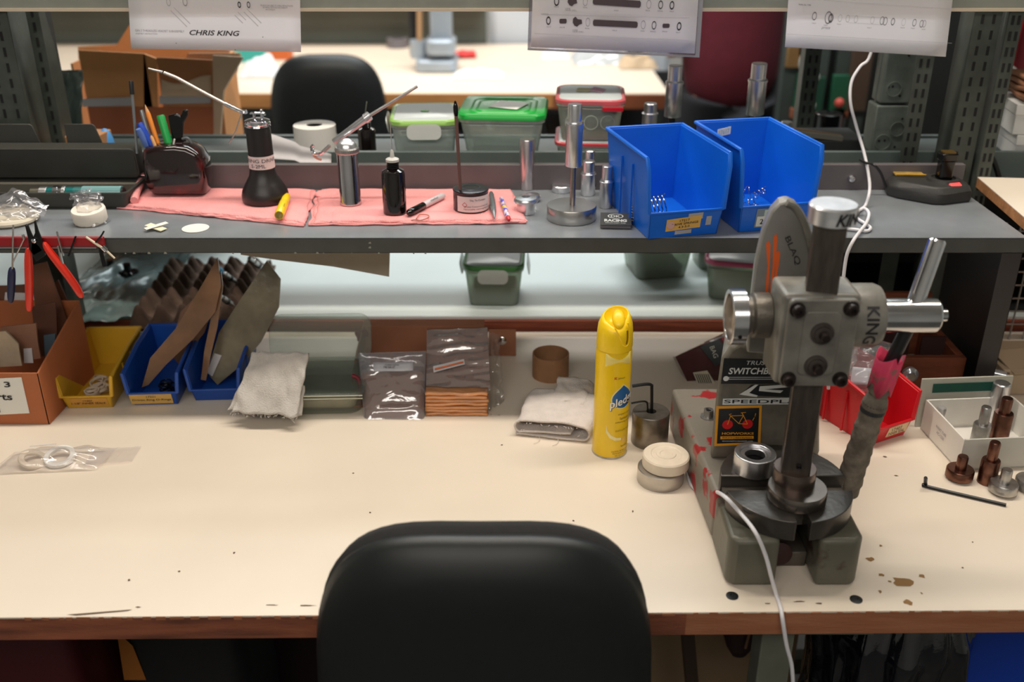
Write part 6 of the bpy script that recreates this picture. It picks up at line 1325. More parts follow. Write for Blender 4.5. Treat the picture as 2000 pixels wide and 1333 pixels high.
o, h = hang('screw_extractor', 'cream and silver slim tool slanting off the right end of the strip', 'tool'); b = B(); b.cyl(h(168, 463), h(203, 487), .0016, .0020, 12); b.done('pale_shaft', mat('ivory', (220, 205, 180), .4), o); b = B(); b.cyl(h(200, 482), h(208, 490), .0040, .0040, 12); b.done('collar', chrome, o); b = B(); b.cyl(h(208, 490), h(224, 505), .0016, .0014, 12); b.done('tip', mat('ivory', (220, 205, 180)), o)
b = B(); b.tube([h(196, 484), h(199, 500), h(204, 520)], .003, 8); b.done('dark_grip', blackg, o)
# card hanging under the shelf
a = [P(x, y, 1.46) for x, y in ((470, 478), (762, 478), (760, 541), (650, 521), (540, 508), (470, 498))]
o = thing('hanging_card', 'grey brown card hanging from the underside of the shelf', 'card', a[0]); B().prism([p - a[0] for p in a], (0, .0006, 0)).done('card_sheet', mat('grey_brown_card', (150, 140, 126), .7, 0, .06, 30), o, smooth=0)
# ================================================================ on the rear shelf
def foodbox(label, x, y, w_, d_, h_, lidc, bodyc, solid=.18, rz=0, latch=None, lid_clear=True, z=ZS, contents=None, taper=.82, rimlabel=None, grp=None):
    o = thing('food_container', label, 'plastic box', (x, y, z + .0006), rz, grp)
    body = clear('food_' + '_'.join(map(str, bodyc)) + str(solid), bodyc, solid, .12, gl=.04)
    b = B(); b.rbox(w_ * taper, d_ * taper, 0, h_ * .80, .018, cy=0, w1=w_ * .95, d1=d_ * .95); b.done('box_body', body, o, .003)
    b = B(); b.rings([cr(w_ * .95, d_ * .95, h_ * .80, .022), cr(w_, d_, h_ * .82, .022), cr(w_, d_, h_ * .87, .022), cr(w_ * .96, d_ * .96, h_ * .87, .022)], False, False); b.done('rim', clear('rim_clear', (225, 232, 225), .35, .15, gl=.08), o)
    lm = mat('lid_' + '_'.join(map(str, lidc)), lidc, .35, 0)
    b = B(); b.rings([cr(w_ * 1.02, d_ * 1.02, h_ * .875, .024), cr(w_ * 1.02, d_ * 1.02, h_ * .95, .024), cr(w_ * .98, d_ * .98, h_ * .98, .024), cr(w_ * .90, d_ * .90, h_ * .955, .022)], False, not lid_clear); ring = b.done('lid_rim', lm, o, smooth=50)
    if lid_clear: b = B(); b.rings([cr(w_ * .92, d_ * .92, h_ * .955, .022), cr(w_ * .86, d_ * .86, h_ * .99, .022)], True, True); b.done('lid_panel', mat('milky_lid', (196, 204, 206), .3, 0, trans=.0), o)
    else:
        for s in (.78, .64): b = B(); b.rings([cr(w_ * s, d_ * s, h_ * .955, .02), cr(w_ * s * .97, d_ * s * .97, h_ * .975, .02), cr(w_ * (s - .06), d_ * (s - .06), h_ * .956, .02)], False, False); b.done('lid_ridge', lm, o, smooth=50)
    if latch:
        for sx, sy, ww in ((1, 0, d_ * .5), (-1, 0, d_ * .5), (0, -1, w_ * .5)):
            b = B(); b.rbox(ww, .026, 0, .002, .010); k = B()
            b.xf(0, Matrix.Translation((sx * (w_ / 2 + .007), sy * (d_ / 2 + .007), h_ * .84 - .006)) @ Matrix.Rotation(R(90) if sx else 0, 4, 'Z') @ Matrix.Rotation(R(80), 4, 'X')); b.done('latch', clear('latch_clear', (235, 238, 235), .55, .2, gl=.1) if latch == 'clear' else lm, o)
    if contents: b = B(); b.rbox(w_ * .72, d_ * .72, .003, h_ * .28, .016, w1=w_ * .76, d1=d_ * .76); b.done('box_contents', contents, o, .006)
    return o
parts_dk = mat('oily_parts', (84, 88, 70), .45, .2, .6, 60, .8, 90)
def atD(px, D): p = P(px, 280, D); return p.x
o = foodbox('clear food container with pale green lid rim, left of the bright green one', atD(832, 1.775), 1.775, .118, .145, .088, (150, 196, 100), (228, 240, 234), .48, latch='clear', rz=R(3), contents=mat('milky_contents', (180, 188, 184), .6))
B().ball((0, -.005, .0875), (.008, .006, .002)).done('vent_button', mat('vent_green', (90, 165, 70), .4), o)
o = foodbox('clear food container with bright green lid and a white paper on top', atD(985, 1.775), 1.775, .150, .155, .100, (30, 168, 66), (226, 240, 232), .42, lid_clear=False, rz=R(-4), contents=mat('green_coins', (36, 92, 60), .4, .2, .5, 40), taper=.78)
B().obox((.008, .0, .0975), (.055, .055, .0008), (0, 0, R(-20))).done('paper_note', mat('bright_paper', (242, 242, 240), .7), o)
o = foodbox('lower clear container with red seal and latch, under the second red one', atD(1150, 1.76), 1.76, .118, .135, .050, (196, 70, 78), (222, 230, 220), .30, latch=None, rz=R(-4), contents=parts_dk)
o = foodbox('upper clear container with red rim and a taped note on its lid', atD(1150, 1.76), 1.76, .118, .135, .074, (200, 92, 98), (222, 230, 220), .30, latch=None, rz=R(-4), z=ZS + .0505, contents=parts_dk)
B().obox((-.012, .01, .0745), (.024, .028, .0008), (0, 0, R(-8))).done('cream_note', mat('cream_note', (222, 214, 180), .7), o); B().obox((.013, .006, .0755), (.022, .030, .0008), (0, R(8), R(-15))).done('pink_note', mat('pink_note', (214, 172, 196), .7), o)
b = B(); b.rbox(.035, .012, 0, .006, .004, cx=.038, cy=-.072); b.xf(0, Matrix.Translation((0, 0, .056))); b.done('red_latch', mat('latch_red', (190, 24, 40), .35), o)
for x in (-.030, .002, .030): b = B(); b.ring((x, -.0655, .034), .011, .0125, .0012, (0, -1, 0), 24); b.done('round_mark', clear('rim_clear', (225, 232, 225)), o)
# tape roll on the rear shelf
q = atD(617, 1.76); o = thing('paper_roll', 'white paper roll standing on the rear shelf in front of the far chair', 'paper roll', (q, 1.76, ZS + .0006))
B().ring((0, 0, 0), .0135, .0375, .066, seg=48).done('roll', mat('white_roll', (226, 222, 216), .7), o, .001); B().lathe([(.0135, .064), (0, .064)]).done('core', mat('roll_core', (190, 186, 184), .7), o)
a0 = P(525, 280, 1.64); o = thing('paper_sheet', 'sheet of white paper curling over the shelf back behind the oil can', 'paper', a0)
b = B(); b.grid(lambda u, v: P(525 + 122 * u, 318 - (8 if u < .5 else 0) * (1 - u) - 44 * v * (1 - .75 * u) - 6 * v, 1.600 + .05 * v) - a0, 12, 8); b.done('sheet', paper, o, solid=.0003)
# stepped silver drifts on the rear shelf
def drift(px, D, top, bot, r, label):
    p = P(px, top, D); q = P(px, bot, D); o = thing('press_tool', label, 'press tool', (p.x, D, ZS + .0006)); z1, z0 = p.z - ZS, q.z - ZS
    b = B(); b.lathe([(.030, 0), (.030, .015), (0, .015)]); b.done('round_base', steel, o); b = B(); b.cyl((0, 0, .015), (0, 0, z0 + .002), r * .4); b.done('rod', blackp, o)
    b = B(); b.lathe([(r * .96, z0), (r, z0 + .001), (r * .98, z0 + (z1 - z0) * .64), (r * 1.06, z0 + (z1 - z0) * .645), (r * 1.06, z0 + (z1 - z0) * .68), (r * .9, z0 + (z1 - z0) * .70)]); b.done('lower_sleeve', brushed, o)
    b = B(); b.lathe([(r * .82, z0 + (z1 - z0) * .69), (r * .82, z1 - .001), (r * .76, z1), (0, z1)]); b.done('upper_sleeve', brushed, o)
drift(1320, 1.76, 128, 228, .0150, 'tall silver drift behind the nearer blue bin, left of the maroon figure edge')
drift(1484, 1.76, 124, 224, .0160, 'tall silver drift behind the farther blue bin')
drift(1271, 1.74, 202, 262, .0135, 'short silver drift just above the left rim of the nearer blue bin')
drift(1537, 1.80, 238, 290, .0125, 'small silver drift peeping right of the farther blue bin')
# electrical boxes fixed to the upright
gz = mat('galvanised', (96, 104, 98), .5, .35, .2, 40, .1, 200)
def ebox(label, x0p, x1p, ytop, ybot, D, knocks):
    a, c = P(x0p, ybot, D), P(x1p, ytop, D); o = thing('electrical_box', label, 'electrical box', a); w_, h_ = c.x - a.x, c.z - a.z
    B().box(0, w_, 0, .045, 0, h_).done('box_body', gz, o, .003, 3)
    for kx, kz, r in knocks:
        b = B(); b.ring((w_ * kx, -.0002, h_ * kz), r * .86, r, .0015, (0, -1, 0), 28); b.done('knockout', gz, o)
    for kx, kz in ((.2, .25), (.34, .26), (.62, .12), (.70, .72)):
        b = B(); b.lathe([(.0022, 0), (0, .0002)], (w_ * kx, -.0006, h_ * kz), (0, -1, 0), 14); b.done('hole', slotm, o)
ebox('galvanised electrical box, the lower of two on the shelf post', 1698, 1790, 206, 298, 1.70, ((.30, .22, .014), (.62, .5, .013)))
ebox('galvanised electrical box, the upper of two on the shelf post', 1718, 1800, 70, 203, 1.70, ((.40, .22, .013),))
b = B(); p = P(1700, 300, 1.685); b.box(-.004, .004, 0, .006, -.20, .22); cd = b.done('conduit_strap', dark_steel); cd.location = P(1706, 250, 1.720); tag(cd, 'narrow dark steel strap left of the electrical boxes', 'bracket')
# right neighbour board with white boxes
pa, pb = T(1908, 352, ZS + .012), T(2060, 484, ZS + .012)
o = thing('side_board', 'white topped particle board running off the right edge of the shelf', 'board', (pa.x, pa.y, ZS + .0006)); d = (pb - pa); d.z = 0; n_ = Vector((-d.y, d.x, 0)).normalized()
osb = mat('particle_board', (176, 122, 78), .8, 0, .3, 60, .3, 200)
b = B(); b.prism([Vector((0, 0, 0)), d, d + n_ * .5, n_ * .5], (0, 0, .0155)); b.done('board_core', osb, o); b = B(); b.prism([Vector((0, 0, .0155)), d + Z3 * .0155, d + n_ * .5 + Z3 * .0155, n_ * .5 + Z3 * .0155], (0, 0, .0012)); b.done('white_top', lam, o)
zb_ = ZS + .0178
wb = mat('white_box', (214, 214, 212), .6, 0, .05, 20)
def sbox(name, label, cat, x0p, x1p, yt, yb, D, dep, m, rz=0, parts=True):
    a, c = P(x0p, yb, D), P(x1p, yt, D); o = thing(name, label, cat, ((a.x + c.x) / 2, D + dep / 2, a.z), rz); w_ = c.x - a.x; h_ = c.z - a.z
    B().box(-w_ / 2, w_ / 2, -dep / 2, dep / 2, 0, h_ - .004).done('box_body', m, o, .001); B().box(-w_ / 2 - .001, w_ / 2 + .001, -dep / 2 - .001, dep / 2 + .001, h_ - .016, h_).done('box_lid', m, o, .001); return o
xb = P(1970, 330, 1.72).x
for zz_, h_, l_, dx in ((zb_, .045, 'lower white carton on the board at the right edge', .012), (zb_ + .0456, .052, 'upper white carton on the board at the right edge', .0)):
    o = thing('white_box', l_, 'box', (xb + .05 + dx, 1.74, zz_), R(-8)); B().box(-.062, .09, -.05, .06, 0, h_ - .003).done('box_body', wb, o, .001); B().box(-.064, .092, -.052, .062, h_ - .018, h_).done('box_lid', wb, o, .001)
zt2 = zb_ + .0982
for i in range(4):
    o = tag(B().grid(lambda u, v: Vector(((u - .5) * .13, (v - .5) * .10, .004 + .006 * noise.noise(Vector((u * 3, v * 2, i * 3))))), 16, 10).done('leather_pad', mat('tan_leather', (158, 108, 78), .7, 0, .15, 40), solid=.0075, smooth=60), ['bottom', 'second', 'third', 'topmost'][i] + ' tan pad in the stack on the white cartons', 'pad')
    o.location = (xb + .06, 1.74, zt2 + .0105 * i + .004); o.rotation_euler = (0, 0, R(-6 + 4 * i))
tag(B().tube([P(1926, 288, 1.65), P(1942, 318, 1.645), P(1958, 362, 1.64), P(1985, 388, 1.62), P(2030, 398, 1.60)], .0045, 8).done('black_cable', blackp, smooth=60), 'black cable drooping in front of the white cartons at the right', 'cable')
# ================================================================ things on the rear bench below the shelf
def lowbox(label, px, py, w_, d_, h_, lidc, rz, solid=.35, **k):
    q = T(px, py, ZB); return foodbox(label, q.x, q.y + d_ * .4, w_, d_, h_, lidc, (196, 208, 190), solid, rz=rz, z=ZB, contents=parts_dk, **k)
lowbox('clear food container with green seal on the rear bench, straight under the shelf', 966, 598, .112, .13, .085, (70, 130, 70), R(-2), latch='clear')
lowbox('clear food container with red seal on the rear bench, right of the green one', 1285, 545, .125, .13, .075, (200, 90, 95), R(10))
lowbox('clear food container with pink and yellow lid, behind the press handwheel', 1450, 590, .125, .14, .085, (200, 90, 130), R(-14))
lowbox('small clear container between the red and pink lidded ones on the rear bench', 1395, 528, .08, .10, .06, (120, 130, 120), R(5))
# open dark box added as backdrop, keeps the space under the right shelf dark
dcm = mat('dark_backdrop', (24, 25, 29), .6, 0, .1, 10)
o = thing('dark_backdrop', 'dark open-fronted box added as a backdrop under the right end of the shelf', 'cabinet', (P(1600, 600, 1.69).x, 1.69, ZB + .0006)); cw_ = 1.20 - o.location.x
B().box(0, cw_, .24, .25, 0, .24).done('back_panel', dcm, o); B().box(0, .006, 0, .24, 0, .24).done('side_panel', dcm, o); B().box(0, cw_, 0, .25, .24, .246).done('top_panel', dcm, o); B().box(0, cw_, 0, .25, 0, .004).done('backdrop_floor', dcm, o); B().box(cw_ - .006, cw_, 0, .24, 0.004, .24).done('side_panel', dcm, o)
# ================================================================ big open carton on the left, behind
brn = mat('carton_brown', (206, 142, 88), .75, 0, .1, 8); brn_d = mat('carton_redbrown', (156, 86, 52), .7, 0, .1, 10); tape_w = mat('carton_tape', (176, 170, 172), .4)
Dc = 2.06
o = thing('open_carton', 'large open brown carton with a pale tape band, behind the pencil holder', 'box', (P(290, 300, Dc).x, Dc, ZB + .0006)); bo = Vector(o.location); pc_ = lambda x, y, dd=0: P(x, y, Dc + dd) - bo
zbt = 0
a, c = pc_(152, 98), pc_(282, 105); e_ = pc_(278, 300)
b = B(); b.prism([(a.x, 0, 0), (c.x, 0, 0), (c.x, 0, c.z), (a.x, 0, a.z)], (0, .004, 0)); b.done('front_panel', brn, o)
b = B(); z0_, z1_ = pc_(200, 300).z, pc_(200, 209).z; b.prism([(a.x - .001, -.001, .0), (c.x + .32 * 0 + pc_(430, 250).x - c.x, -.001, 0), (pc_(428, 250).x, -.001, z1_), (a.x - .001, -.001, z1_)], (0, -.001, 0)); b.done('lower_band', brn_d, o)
for x0p, x1p, ya, yb_ in ((162, 258, 193, 208), (312, 412, 187, 203)): b = B(); b.prism([pc_(x0p, yb_), pc_(x1p, yb_ - 2), pc_(x1p, ya - 4), pc_(x0p, ya)], (0, -.003, 0)); b.done('tape_band', tape_w, o)
b = B(); b.prism([pc_(282, 300, .0), pc_(312, 300, .0), pc_(306, 115), pc_(280, 105)], (0, .006, 0)); b.done('corner_post', brn, o)
b = B(); b.prism([(pc_(312, 200).x, .0, 0), (pc_(430, 200).x, 0, 0), (pc_(425, 115).x, 0, pc_(425, 118).z), (pc_(306, 115).x, 0, pc_(306, 112).z)], (0, .004, 0)); b.done('front_panel', mat('carton_mid', (178, 118, 74), .75, 0, .12, 8), o)
crm = mat('liner_paper', (206, 176, 148), .7, 0, .08, 12, .2, 40)
b = B(); b.grid(lambda u, v: pc_(316 + 98 * u, 188 - 34 * v + 8 * math.sin(u * 5) * v) + Vector((0, -.004 + .004 * noise.noise(Vector((u * 5, v * 3, 1))), 0)), 14, 8); b.done('liner_paper', crm, o, solid=.001)
b = B(); b.prism([pc_(415, 108, -.01), pc_(474, 112, -.06), pc_(436, 178, -.05), pc_(428, 300, -.02), pc_(418, 300, .0)], (.002, .003, 0)); b.done('side_flap', crm, o)
b = B(); b.prism([pc_(152, 92, .16), pc_(228, 88, .16), pc_(252, 50, .16), pc_(300, 50, .16), pc_(470, 106, .16), pc_(430, 300, .16), pc_(165, 300, .16)], (0, .004, 0)); b.done('back_flap', mat('carton_upper', (186, 126, 78), .75, 0, .1, 8), o)
b = B(); b.prism([pc_(368, 104, .06), pc_(470, 104, .06), pc_(450, 130, .06), pc_(360, 118, .06)], (0, .003, 0)); b.done('folded_flap', crm, o)
for s in (152, 426): x_ = pc_(s, 200).x; b = B(); b.box(x_ - .002, x_ + .002, .004, .16, 0, pc_(200, 125).z); b.done('side_panel', brn, o)
# pale bag beside it
o = thing('grey_plastic_bag', 'grey green plastic bag between the left post and the brown carton', 'bag', P(130, 240, 1.86)); q0 = Vector(o.location)
b = B(); b.grid(lambda u, v: P(104 + 56 * u, 262 - 125 * v, 1.88 + .02 * math.sin(u * 3)) - q0 + Vector((0, .012 * noise.noise(Vector((u * 4, v * 4, 3))), 0)), 20, 24); b.done('film', mat('grey_green_film', (98, 112, 108), .2, 0, .3, 10, .5, 20), o, smooth=80, solid=.002)
o.location.z += 0
o = tag(B().rbox(.14, .10, 0, .105, .01).done('storage_crate', mat('dark_green_bin', (24, 84, 70), .5), bevel=.002, loc=(P(-60, 250, 1.80).x, 1.80, ZS + .0006)), 'dark green crate at the extreme left behind the tool case', 'crate')
# small bits behind the tool case
o = tag(B().obox((0, 0, .03), (.075, .06, .06)).done('card_block', mat('tan_block', (178, 128, 84), .7), bevel=.002, loc=(P(98, 270, 1.60).x - .0, 1.725, ZS + .0006), rot=(0, 0, R(-6))), 'tan card block behind the notch of the tool case lid', 'block')
o = tag(B().ball((0, 0, .032), (.014, .012, .032)).done('blue_scrap', mat('sky_blue', (80, 150, 215), .4), loc=(P(207, 272, 1.74).x, 1.74, ZS + .0006)), 'bit of bright blue plastic behind the right end of the case', 'plastic scrap')
# ================================================================ far table and what stands on it
ft_m = mat('far_top', (226, 210, 190), .5, 0, .06, 2); fe = mat('far_edge', (186, 128, 74), .5, 0, .15, 5, stretch=(1, 6, 6)); fe2 = mat('far_edge_red', (132, 72, 44), .5, 0, .2, 5)
o = thing('far_table', 'long table with a thick wooden edge across the room', 'table', (0, 4.2, 0))
xr2 = P(1308, 170, 3.75).x; xm = P(1080, 170, 3.75).x
B().box(-2.6, xr2, 3.75 - 4.2, 4.9 - 4.2, .785, .805).done('table_top', ft_m, o); B().box(-2.6, xm, 3.735 - 4.2, 3.75 - 4.2, .755, .806).done('wood_edge', fe, o); B().box(xm, xr2, 3.735 - 4.2, 3.75 - 4.2, .752, .803).done('wood_edge', fe2, o)
for x in (-2.5, -.9, xr2 - .06): B().box(x, x + .06, 3.9 - 4.2, 3.96 - 4.2, 0, .785).done('leg', dark_steel, o); B().box(x, x + .06, 4.76 - 4.2, 4.82 - 4.2, 0, .785).done('leg', dark_steel, o)
o = thing('far_shelf_panel', 'dark grey-green backboard with a wooden ledge behind the far table', 'backboard', (0, 4.93, 0)); xa_, xb_ = -2.6, P(950, 60, 4.93).x
B().box(xa_, xb_, 0, .03, .0, .98).done('panel', mat('backboard_green', (92, 96, 88), .8, 0, .08, 4), o); B().box(xa_, xb_ + .0, -.14, .03, .985, 1.005).done('ledge', fe, o)
o = thing('pale_cabinet', 'pale grey cabinet standing right of the green backboard', 'cabinet', ((xb_ + P(1320, 60, 4.95).x) / 2, 5.1, 0)); hw_ = (P(1320, 60, 4.95).x - xb_) / 2 - .02
B().box(-hw_, hw_, -.15, .15, 0, 1.5).done('cabinet_body', mat('pale_blue_grey', (186, 190, 196), .6, 0, .04, 3), o, .005); B().box(-hw_ + .02, -.005, -.165, -.15, .1, 1.45).done('door', mat('pale_blue_grey', (186, 190, 196)), o, .003); B().box(.005, hw_ - .02, -.165, -.15, .1, 1.45).done('door', mat('pale_blue_grey', (186, 190, 196)), o, .003)
for i, (x0p, x1p, h, c_) in enumerate(((590, 612, .03, (120, 60, 50)), (614, 640, .06, (205, 212, 206)), (646, 700, .07, (215, 220, 212)), (706, 780, .06, (180, 178, 165)), (790, 812, .07, (205, 210, 208)), (898, 940, .05, (205, 205, 200)), (110, 150, .06, (140, 150, 135)), (150, 182, .07, (150, 160, 150)))):
    a, c = P(x0p, 40, 4.85), P(x1p, 40, 4.85)
    tag(B().obox((0, 0, h / 2), (c.x - a.x, .10, h)).done('parcel', mat(f'parcel_{i}', c_, .7), bevel=.004, loc=((a.x + c.x) / 2, 4.86, 1.0056)), 'blurred ' + ['dark red', 'small white', 'wide white', 'grey', 'pale square', 'light grey, farthest right', 'grey green, farthest left', 'dull green left-hand'][i] + ' parcel on the far wooden ledge', 'parcel')
# far vice / machine
o = thing('bench_machine', 'blurred silver-grey machine standing on the far table', 'machine', (P(852, 105, 4.2).x, 4.25, .8055)); mg = mat('machine_grey', (165, 174, 184), .35, .3, .1, 10)
B().rbox(.17, .2, 0, .05, .03).done('base', mg, o, .01); B().rbox(.09, .1, .05, .40, .02, cx=.02).done('column', mg, o, .008); B().rbox(.12, .16, .07, .13, .03, cx=.02, cy=-.02).done('table_plate', mg, o, .01)
b = B(); b.cyl((-.07, -.03, .05), (-.06, -.03, .36), .012); b.done('brass_rod', mat('brass', (190, 150, 110), .4, .3), o); b = B(); b.cyl((-.075, -.02, .05), (-.075, -.02, .12), .035); b.done('side_boss', mg, o)
b = B(); b.cyl((-.1, .06, .05), (-.1, .06, .4), .02); b.done('dark_rod', blackp, o)
tag(B().grid(lambda u, v: Vector(((u - .5) * .13, (v - .5) * .07, .012 + .02 * noise.noise(Vector((u * 4, v * 4, 2))))), 16, 10).done('red_cloth', mat('red_cloth', (222, 70, 70), .9), solid=.012, smooth=80, loc=(P(890, 112, 4.1).x, T(890, 112, .806).y, .8075)), 'small crumpled red cloth on the far table beside the machine', 'cloth')
q = T(777, 92, .806); o = tag(B().ring((0, 0, 0), .03, .05, .04).done('grey_dish', mat('dish_grey', (110, 105, 108), .4), loc=(q.x, q.y - .0, .8062)), 'small dark grey round dish on the far table', 'dish')
def lump(name, label, cat, px, py, sx, sy, sz, m, seed=1):
    q = T(px, py, .8055); return tag(B().grid(lambda u, v: Vector(((u - .5) * sx, (v - .5) * sy, .002 + sz * (math.sin(PI * u) * math.sin(PI * v)) ** .5 * (.7 + .6 * noise.noise(Vector((u * 4, v * 4, seed)))))), 20, 14).done(name, m, smooth=80, loc=(q.x, q.y, .8062)), label, cat)
wcl = mat('white_cloth', (232, 234, 236), .8)
lump('white_cloth', 'white cloth on the far table in front of the machine', 'cloth', 935, 148, .20, .14, .03, wcl, 2)
lump('plastic_sheet', 'pale plastic sheet on the far table behind the red-rimmed containers', 'plastic sheet', 1175, 118, .26, .24, .08, clear('far_film', (225, 230, 235), .5, .2, .3, 20), 5)
lump('white_cloth', 'white cloth at the right end of the far table', 'cloth', 1085, 112, .12, .14, .05, wcl, 8)
lump('brown_cloth', 'tan cloth heap at the right end of the far table', 'cloth', 1245, 130, .16, .14, .06, mat('tan_cloth', (190, 165, 135), .8), 9)
lump('grey_glove', 'dark grey glove lying on the tan cloth at the table end', 'glove', 1238, 122, .09, .06, .10, mat('glove_grey', (100, 95, 90), .8), 4)
lump('white_cloth', 'white bag on the far table just left of the far chair', 'cloth', 512, 148, .16, .12, .09, wcl, 12)
q = T(488, 118, .806); tag(B().box(-.07, .07, -.05, .05, 0, .06).done('teal_box', mat('teal_box', (60, 170, 160), .6), bevel=.003, loc=(q.x, q.y, .8062)), 'turquoise box on the far table at the left', 'box')
q = T(548, 114, .806); tag(B().box(-.05, .05, -.04, .04, 0, .05).done('orange_box', mat('orange_box', (205, 100, 45), .6), bevel=.003, loc=(q.x, q.y, .8062)), 'orange box on the far table beside the turquoise one', 'box')
# under the far table: pale crates, dark gaps
for i, (x0p, x1p, D, h, c_, l_) in enumerate(((440, 545, 4.3, .66, (120, 132, 138), 'blue-grey crate on the floor under the left of the far table'), (745, 815, 4.4, .62, (128, 130, 132), 'pale grey crate on the floor right of the far chair'), (820, 905, 4.5, .52, (88, 96, 102), 'slate grey crate on the floor under the far table'), (1070, 1110, 4.2, .6, (58, 44, 34), 'narrow dark brown crate on the floor under the far table end'))):
    a, c = P(x0p, 240, D), P(x1p, 240, D); w_ = c.x - a.x; o = thing('floor_crate', l_, 'crate', ((a.x + c.x) / 2, D, 0)); m_ = mat(f'crate_{i}', c_, .6, 0, .15, 4)
    B().box(-w_ / 2, w_ / 2, -.15, .15, 0, h - .03).done('crate_body', m_, o, .004); B().box(-w_ / 2 - .01, w_ / 2 + .01, -.16, .16, h - .03, h).done('crate_rim', m_, o, .004)
o = tag(B().box(P(1100, 0, 4.4).x, P(1560, 0, 4.4).x, 0, .02, 0, .74).done('dark_screen', mat('dark_screen', (34, 32, 36), .8), loc=(0, 4.55, 0)), 'dark low screen behind the standing person', 'screen')
# ================================================================ standing person in maroon
hoodm = mat('maroon_knit', (96, 26, 40), .9, 0, .1, 30, .3, 200); pantm = mat('black_trousers', (24, 24, 30), .85); skinm = mat('skin', (205, 150, 125), .5); hairm = mat('dark_hair', (40, 28, 22), .7)
xp = P(1432, 100, 3.30).x; per = thing('person', 'person in a maroon sweater and black trousers standing beyond the shelf', 'person', (xp, 3.32, 0), R(192))
def skin(name, V_, E_, m, parent, root=0, sub=2):
    me = bpy.data.meshes.new(name); me.from_pydata([v[:3] for v in V_], E_, []); o = bpy.data.objects.new(name, me); COL.objects.link(o); o.parent = parent
    md = o.modifiers.new('skin', 'SKIN'); md.use_smooth_shade = True
    for i, v in enumerate(V_): me.skin_vertices[0].data[i].radius = (v[3], v[4] if len(v) > 4 else v[3]); me.skin_vertices[0].data[i].use_root = (i == root)
    s = o.modifiers.new('sub', 'SUBSURF'); s.levels = sub; s.render_levels = sub; me.materials.append(m); return o
V_ = [(0, 0, .95, .10, .08), (0, 0, 1.12, .11, .08), (0, 0, 1.32, .155, .11), (0, 0, 1.42, .10, .08), (0, 0, 1.49, .052), (0, -.01, 1.56, .065), (0, -.02, 1.64, .082, .095), (0, -.01, 1.70, .055),
      (-.17, 0, 1.39, .055), (-.24, .0, 1.12, .043), (-.09, -.25, 1.04, .034), (.17, 0, 1.39, .055), (.24, 0, 1.12, .043), (.09, -.25, 1.04, .034),
      (-.08, 0, .84, .07), (-.10, 0, .48, .060), (-.10, .02, .10, .042), (-.10, -.12, .045, .038), (.08, 0, .84, .07), (.10, 0, .48, .060), (.10, .02, .10, .042), (.10, -.12, .045, .038)]
E_ = [(0, 1), (1, 2), (2, 3), (3, 4), (4, 5), (5, 6), (6, 7), (3, 8), (8, 9), (9, 10), (3, 11), (11, 12), (12, 13), (0, 14), (14, 15), (15, 16), (16, 17), (0, 18), (18, 19), (19, 20), (20, 21)]
skin('body', V_, E_, skinm, per)
G_ = [(v[0], v[1], v[2], v[3] + .028, (v[4] if len(v) > 4 else v[3]) + .028) for v in V_]
skin('trousers', [(G_[i] if i else (0, 0, 1.02, .17, .13)) for i in (0, 14, 15, 16, 18, 19, 20)], [(0, 1), (1, 2), (2, 3), (0, 4), (4, 5), (5, 6)], pantm, per)
H_ = [(0, 0, .80, .185, .15), (0, 0, 1.12, .175, .14), (0, 0, 1.32, .185, .14), (0, 0, 1.43, .12, .10), (-.17, 0, 1.39, .078), (-.245, 0, 1.12, .066), (-.11, -.22, 1.05, .052), (.17, 0, 1.39, .078), (.245, 0, 1.12, .066), (.11, -.22, 1.05, .052)]
skin('sweater', H_, [(0, 1), (1, 2), (2, 3), (3, 4), (4, 5), (5, 6), (3, 7), (7, 8), (8, 9)], hoodm, per)
b = B(); b.ball((0, .012, 1.675), (.088, .098, .085)); b.done('hair', hairm, per)
for s in (-1, 1):
    for k in range(4): b = B(); b.tube([(s * .06 + (k - 1.5) * .018, -.285, 1.015), (s * .06 + (k - 1.5) * .019, -.315 - .006 * (k in (1, 2)), .985), (s * .06 + (k - 1.5) * .019, -.330 - .008 * (k in (1, 2)), .96)], .0085, 8); b.done('finger', skinm, per)
    b = B(); b.ball((s * .06, -.265, 1.02), (.038, .042, .018)); b.done('palm', skinm, per); b = B(); b.tube([(s * .085, -.25, 1.03), (s * .09, -.275, 1.045), (s * .085, -.295, 1.05)], .0095, 8); b.done('thumb', skinm, per)
    b = B(); b.rbox(.10, .26, .0, .07, .03, cx=s * .10, cy=-.06); b.done('shoe', blackp, per, .01)
    b = B(); b.ball((s * .033, -.108, 1.64), (.011, .006, .006)); b.done('eye', ink, per); b = B(); b.ball((s * .086, -.01, 1.635), (.012, .02, .03)); b.done('ear', skinm, per)
b = B(); b.ball((0, -.122, 1.615), (.012, .016, .022)); b.done('nose', skinm, per); b = B(); b.ball((0, -.108, 1.58), (.024, .008, .006)); b.done('mouth', mat('lip', (160, 90, 85), .5), per)
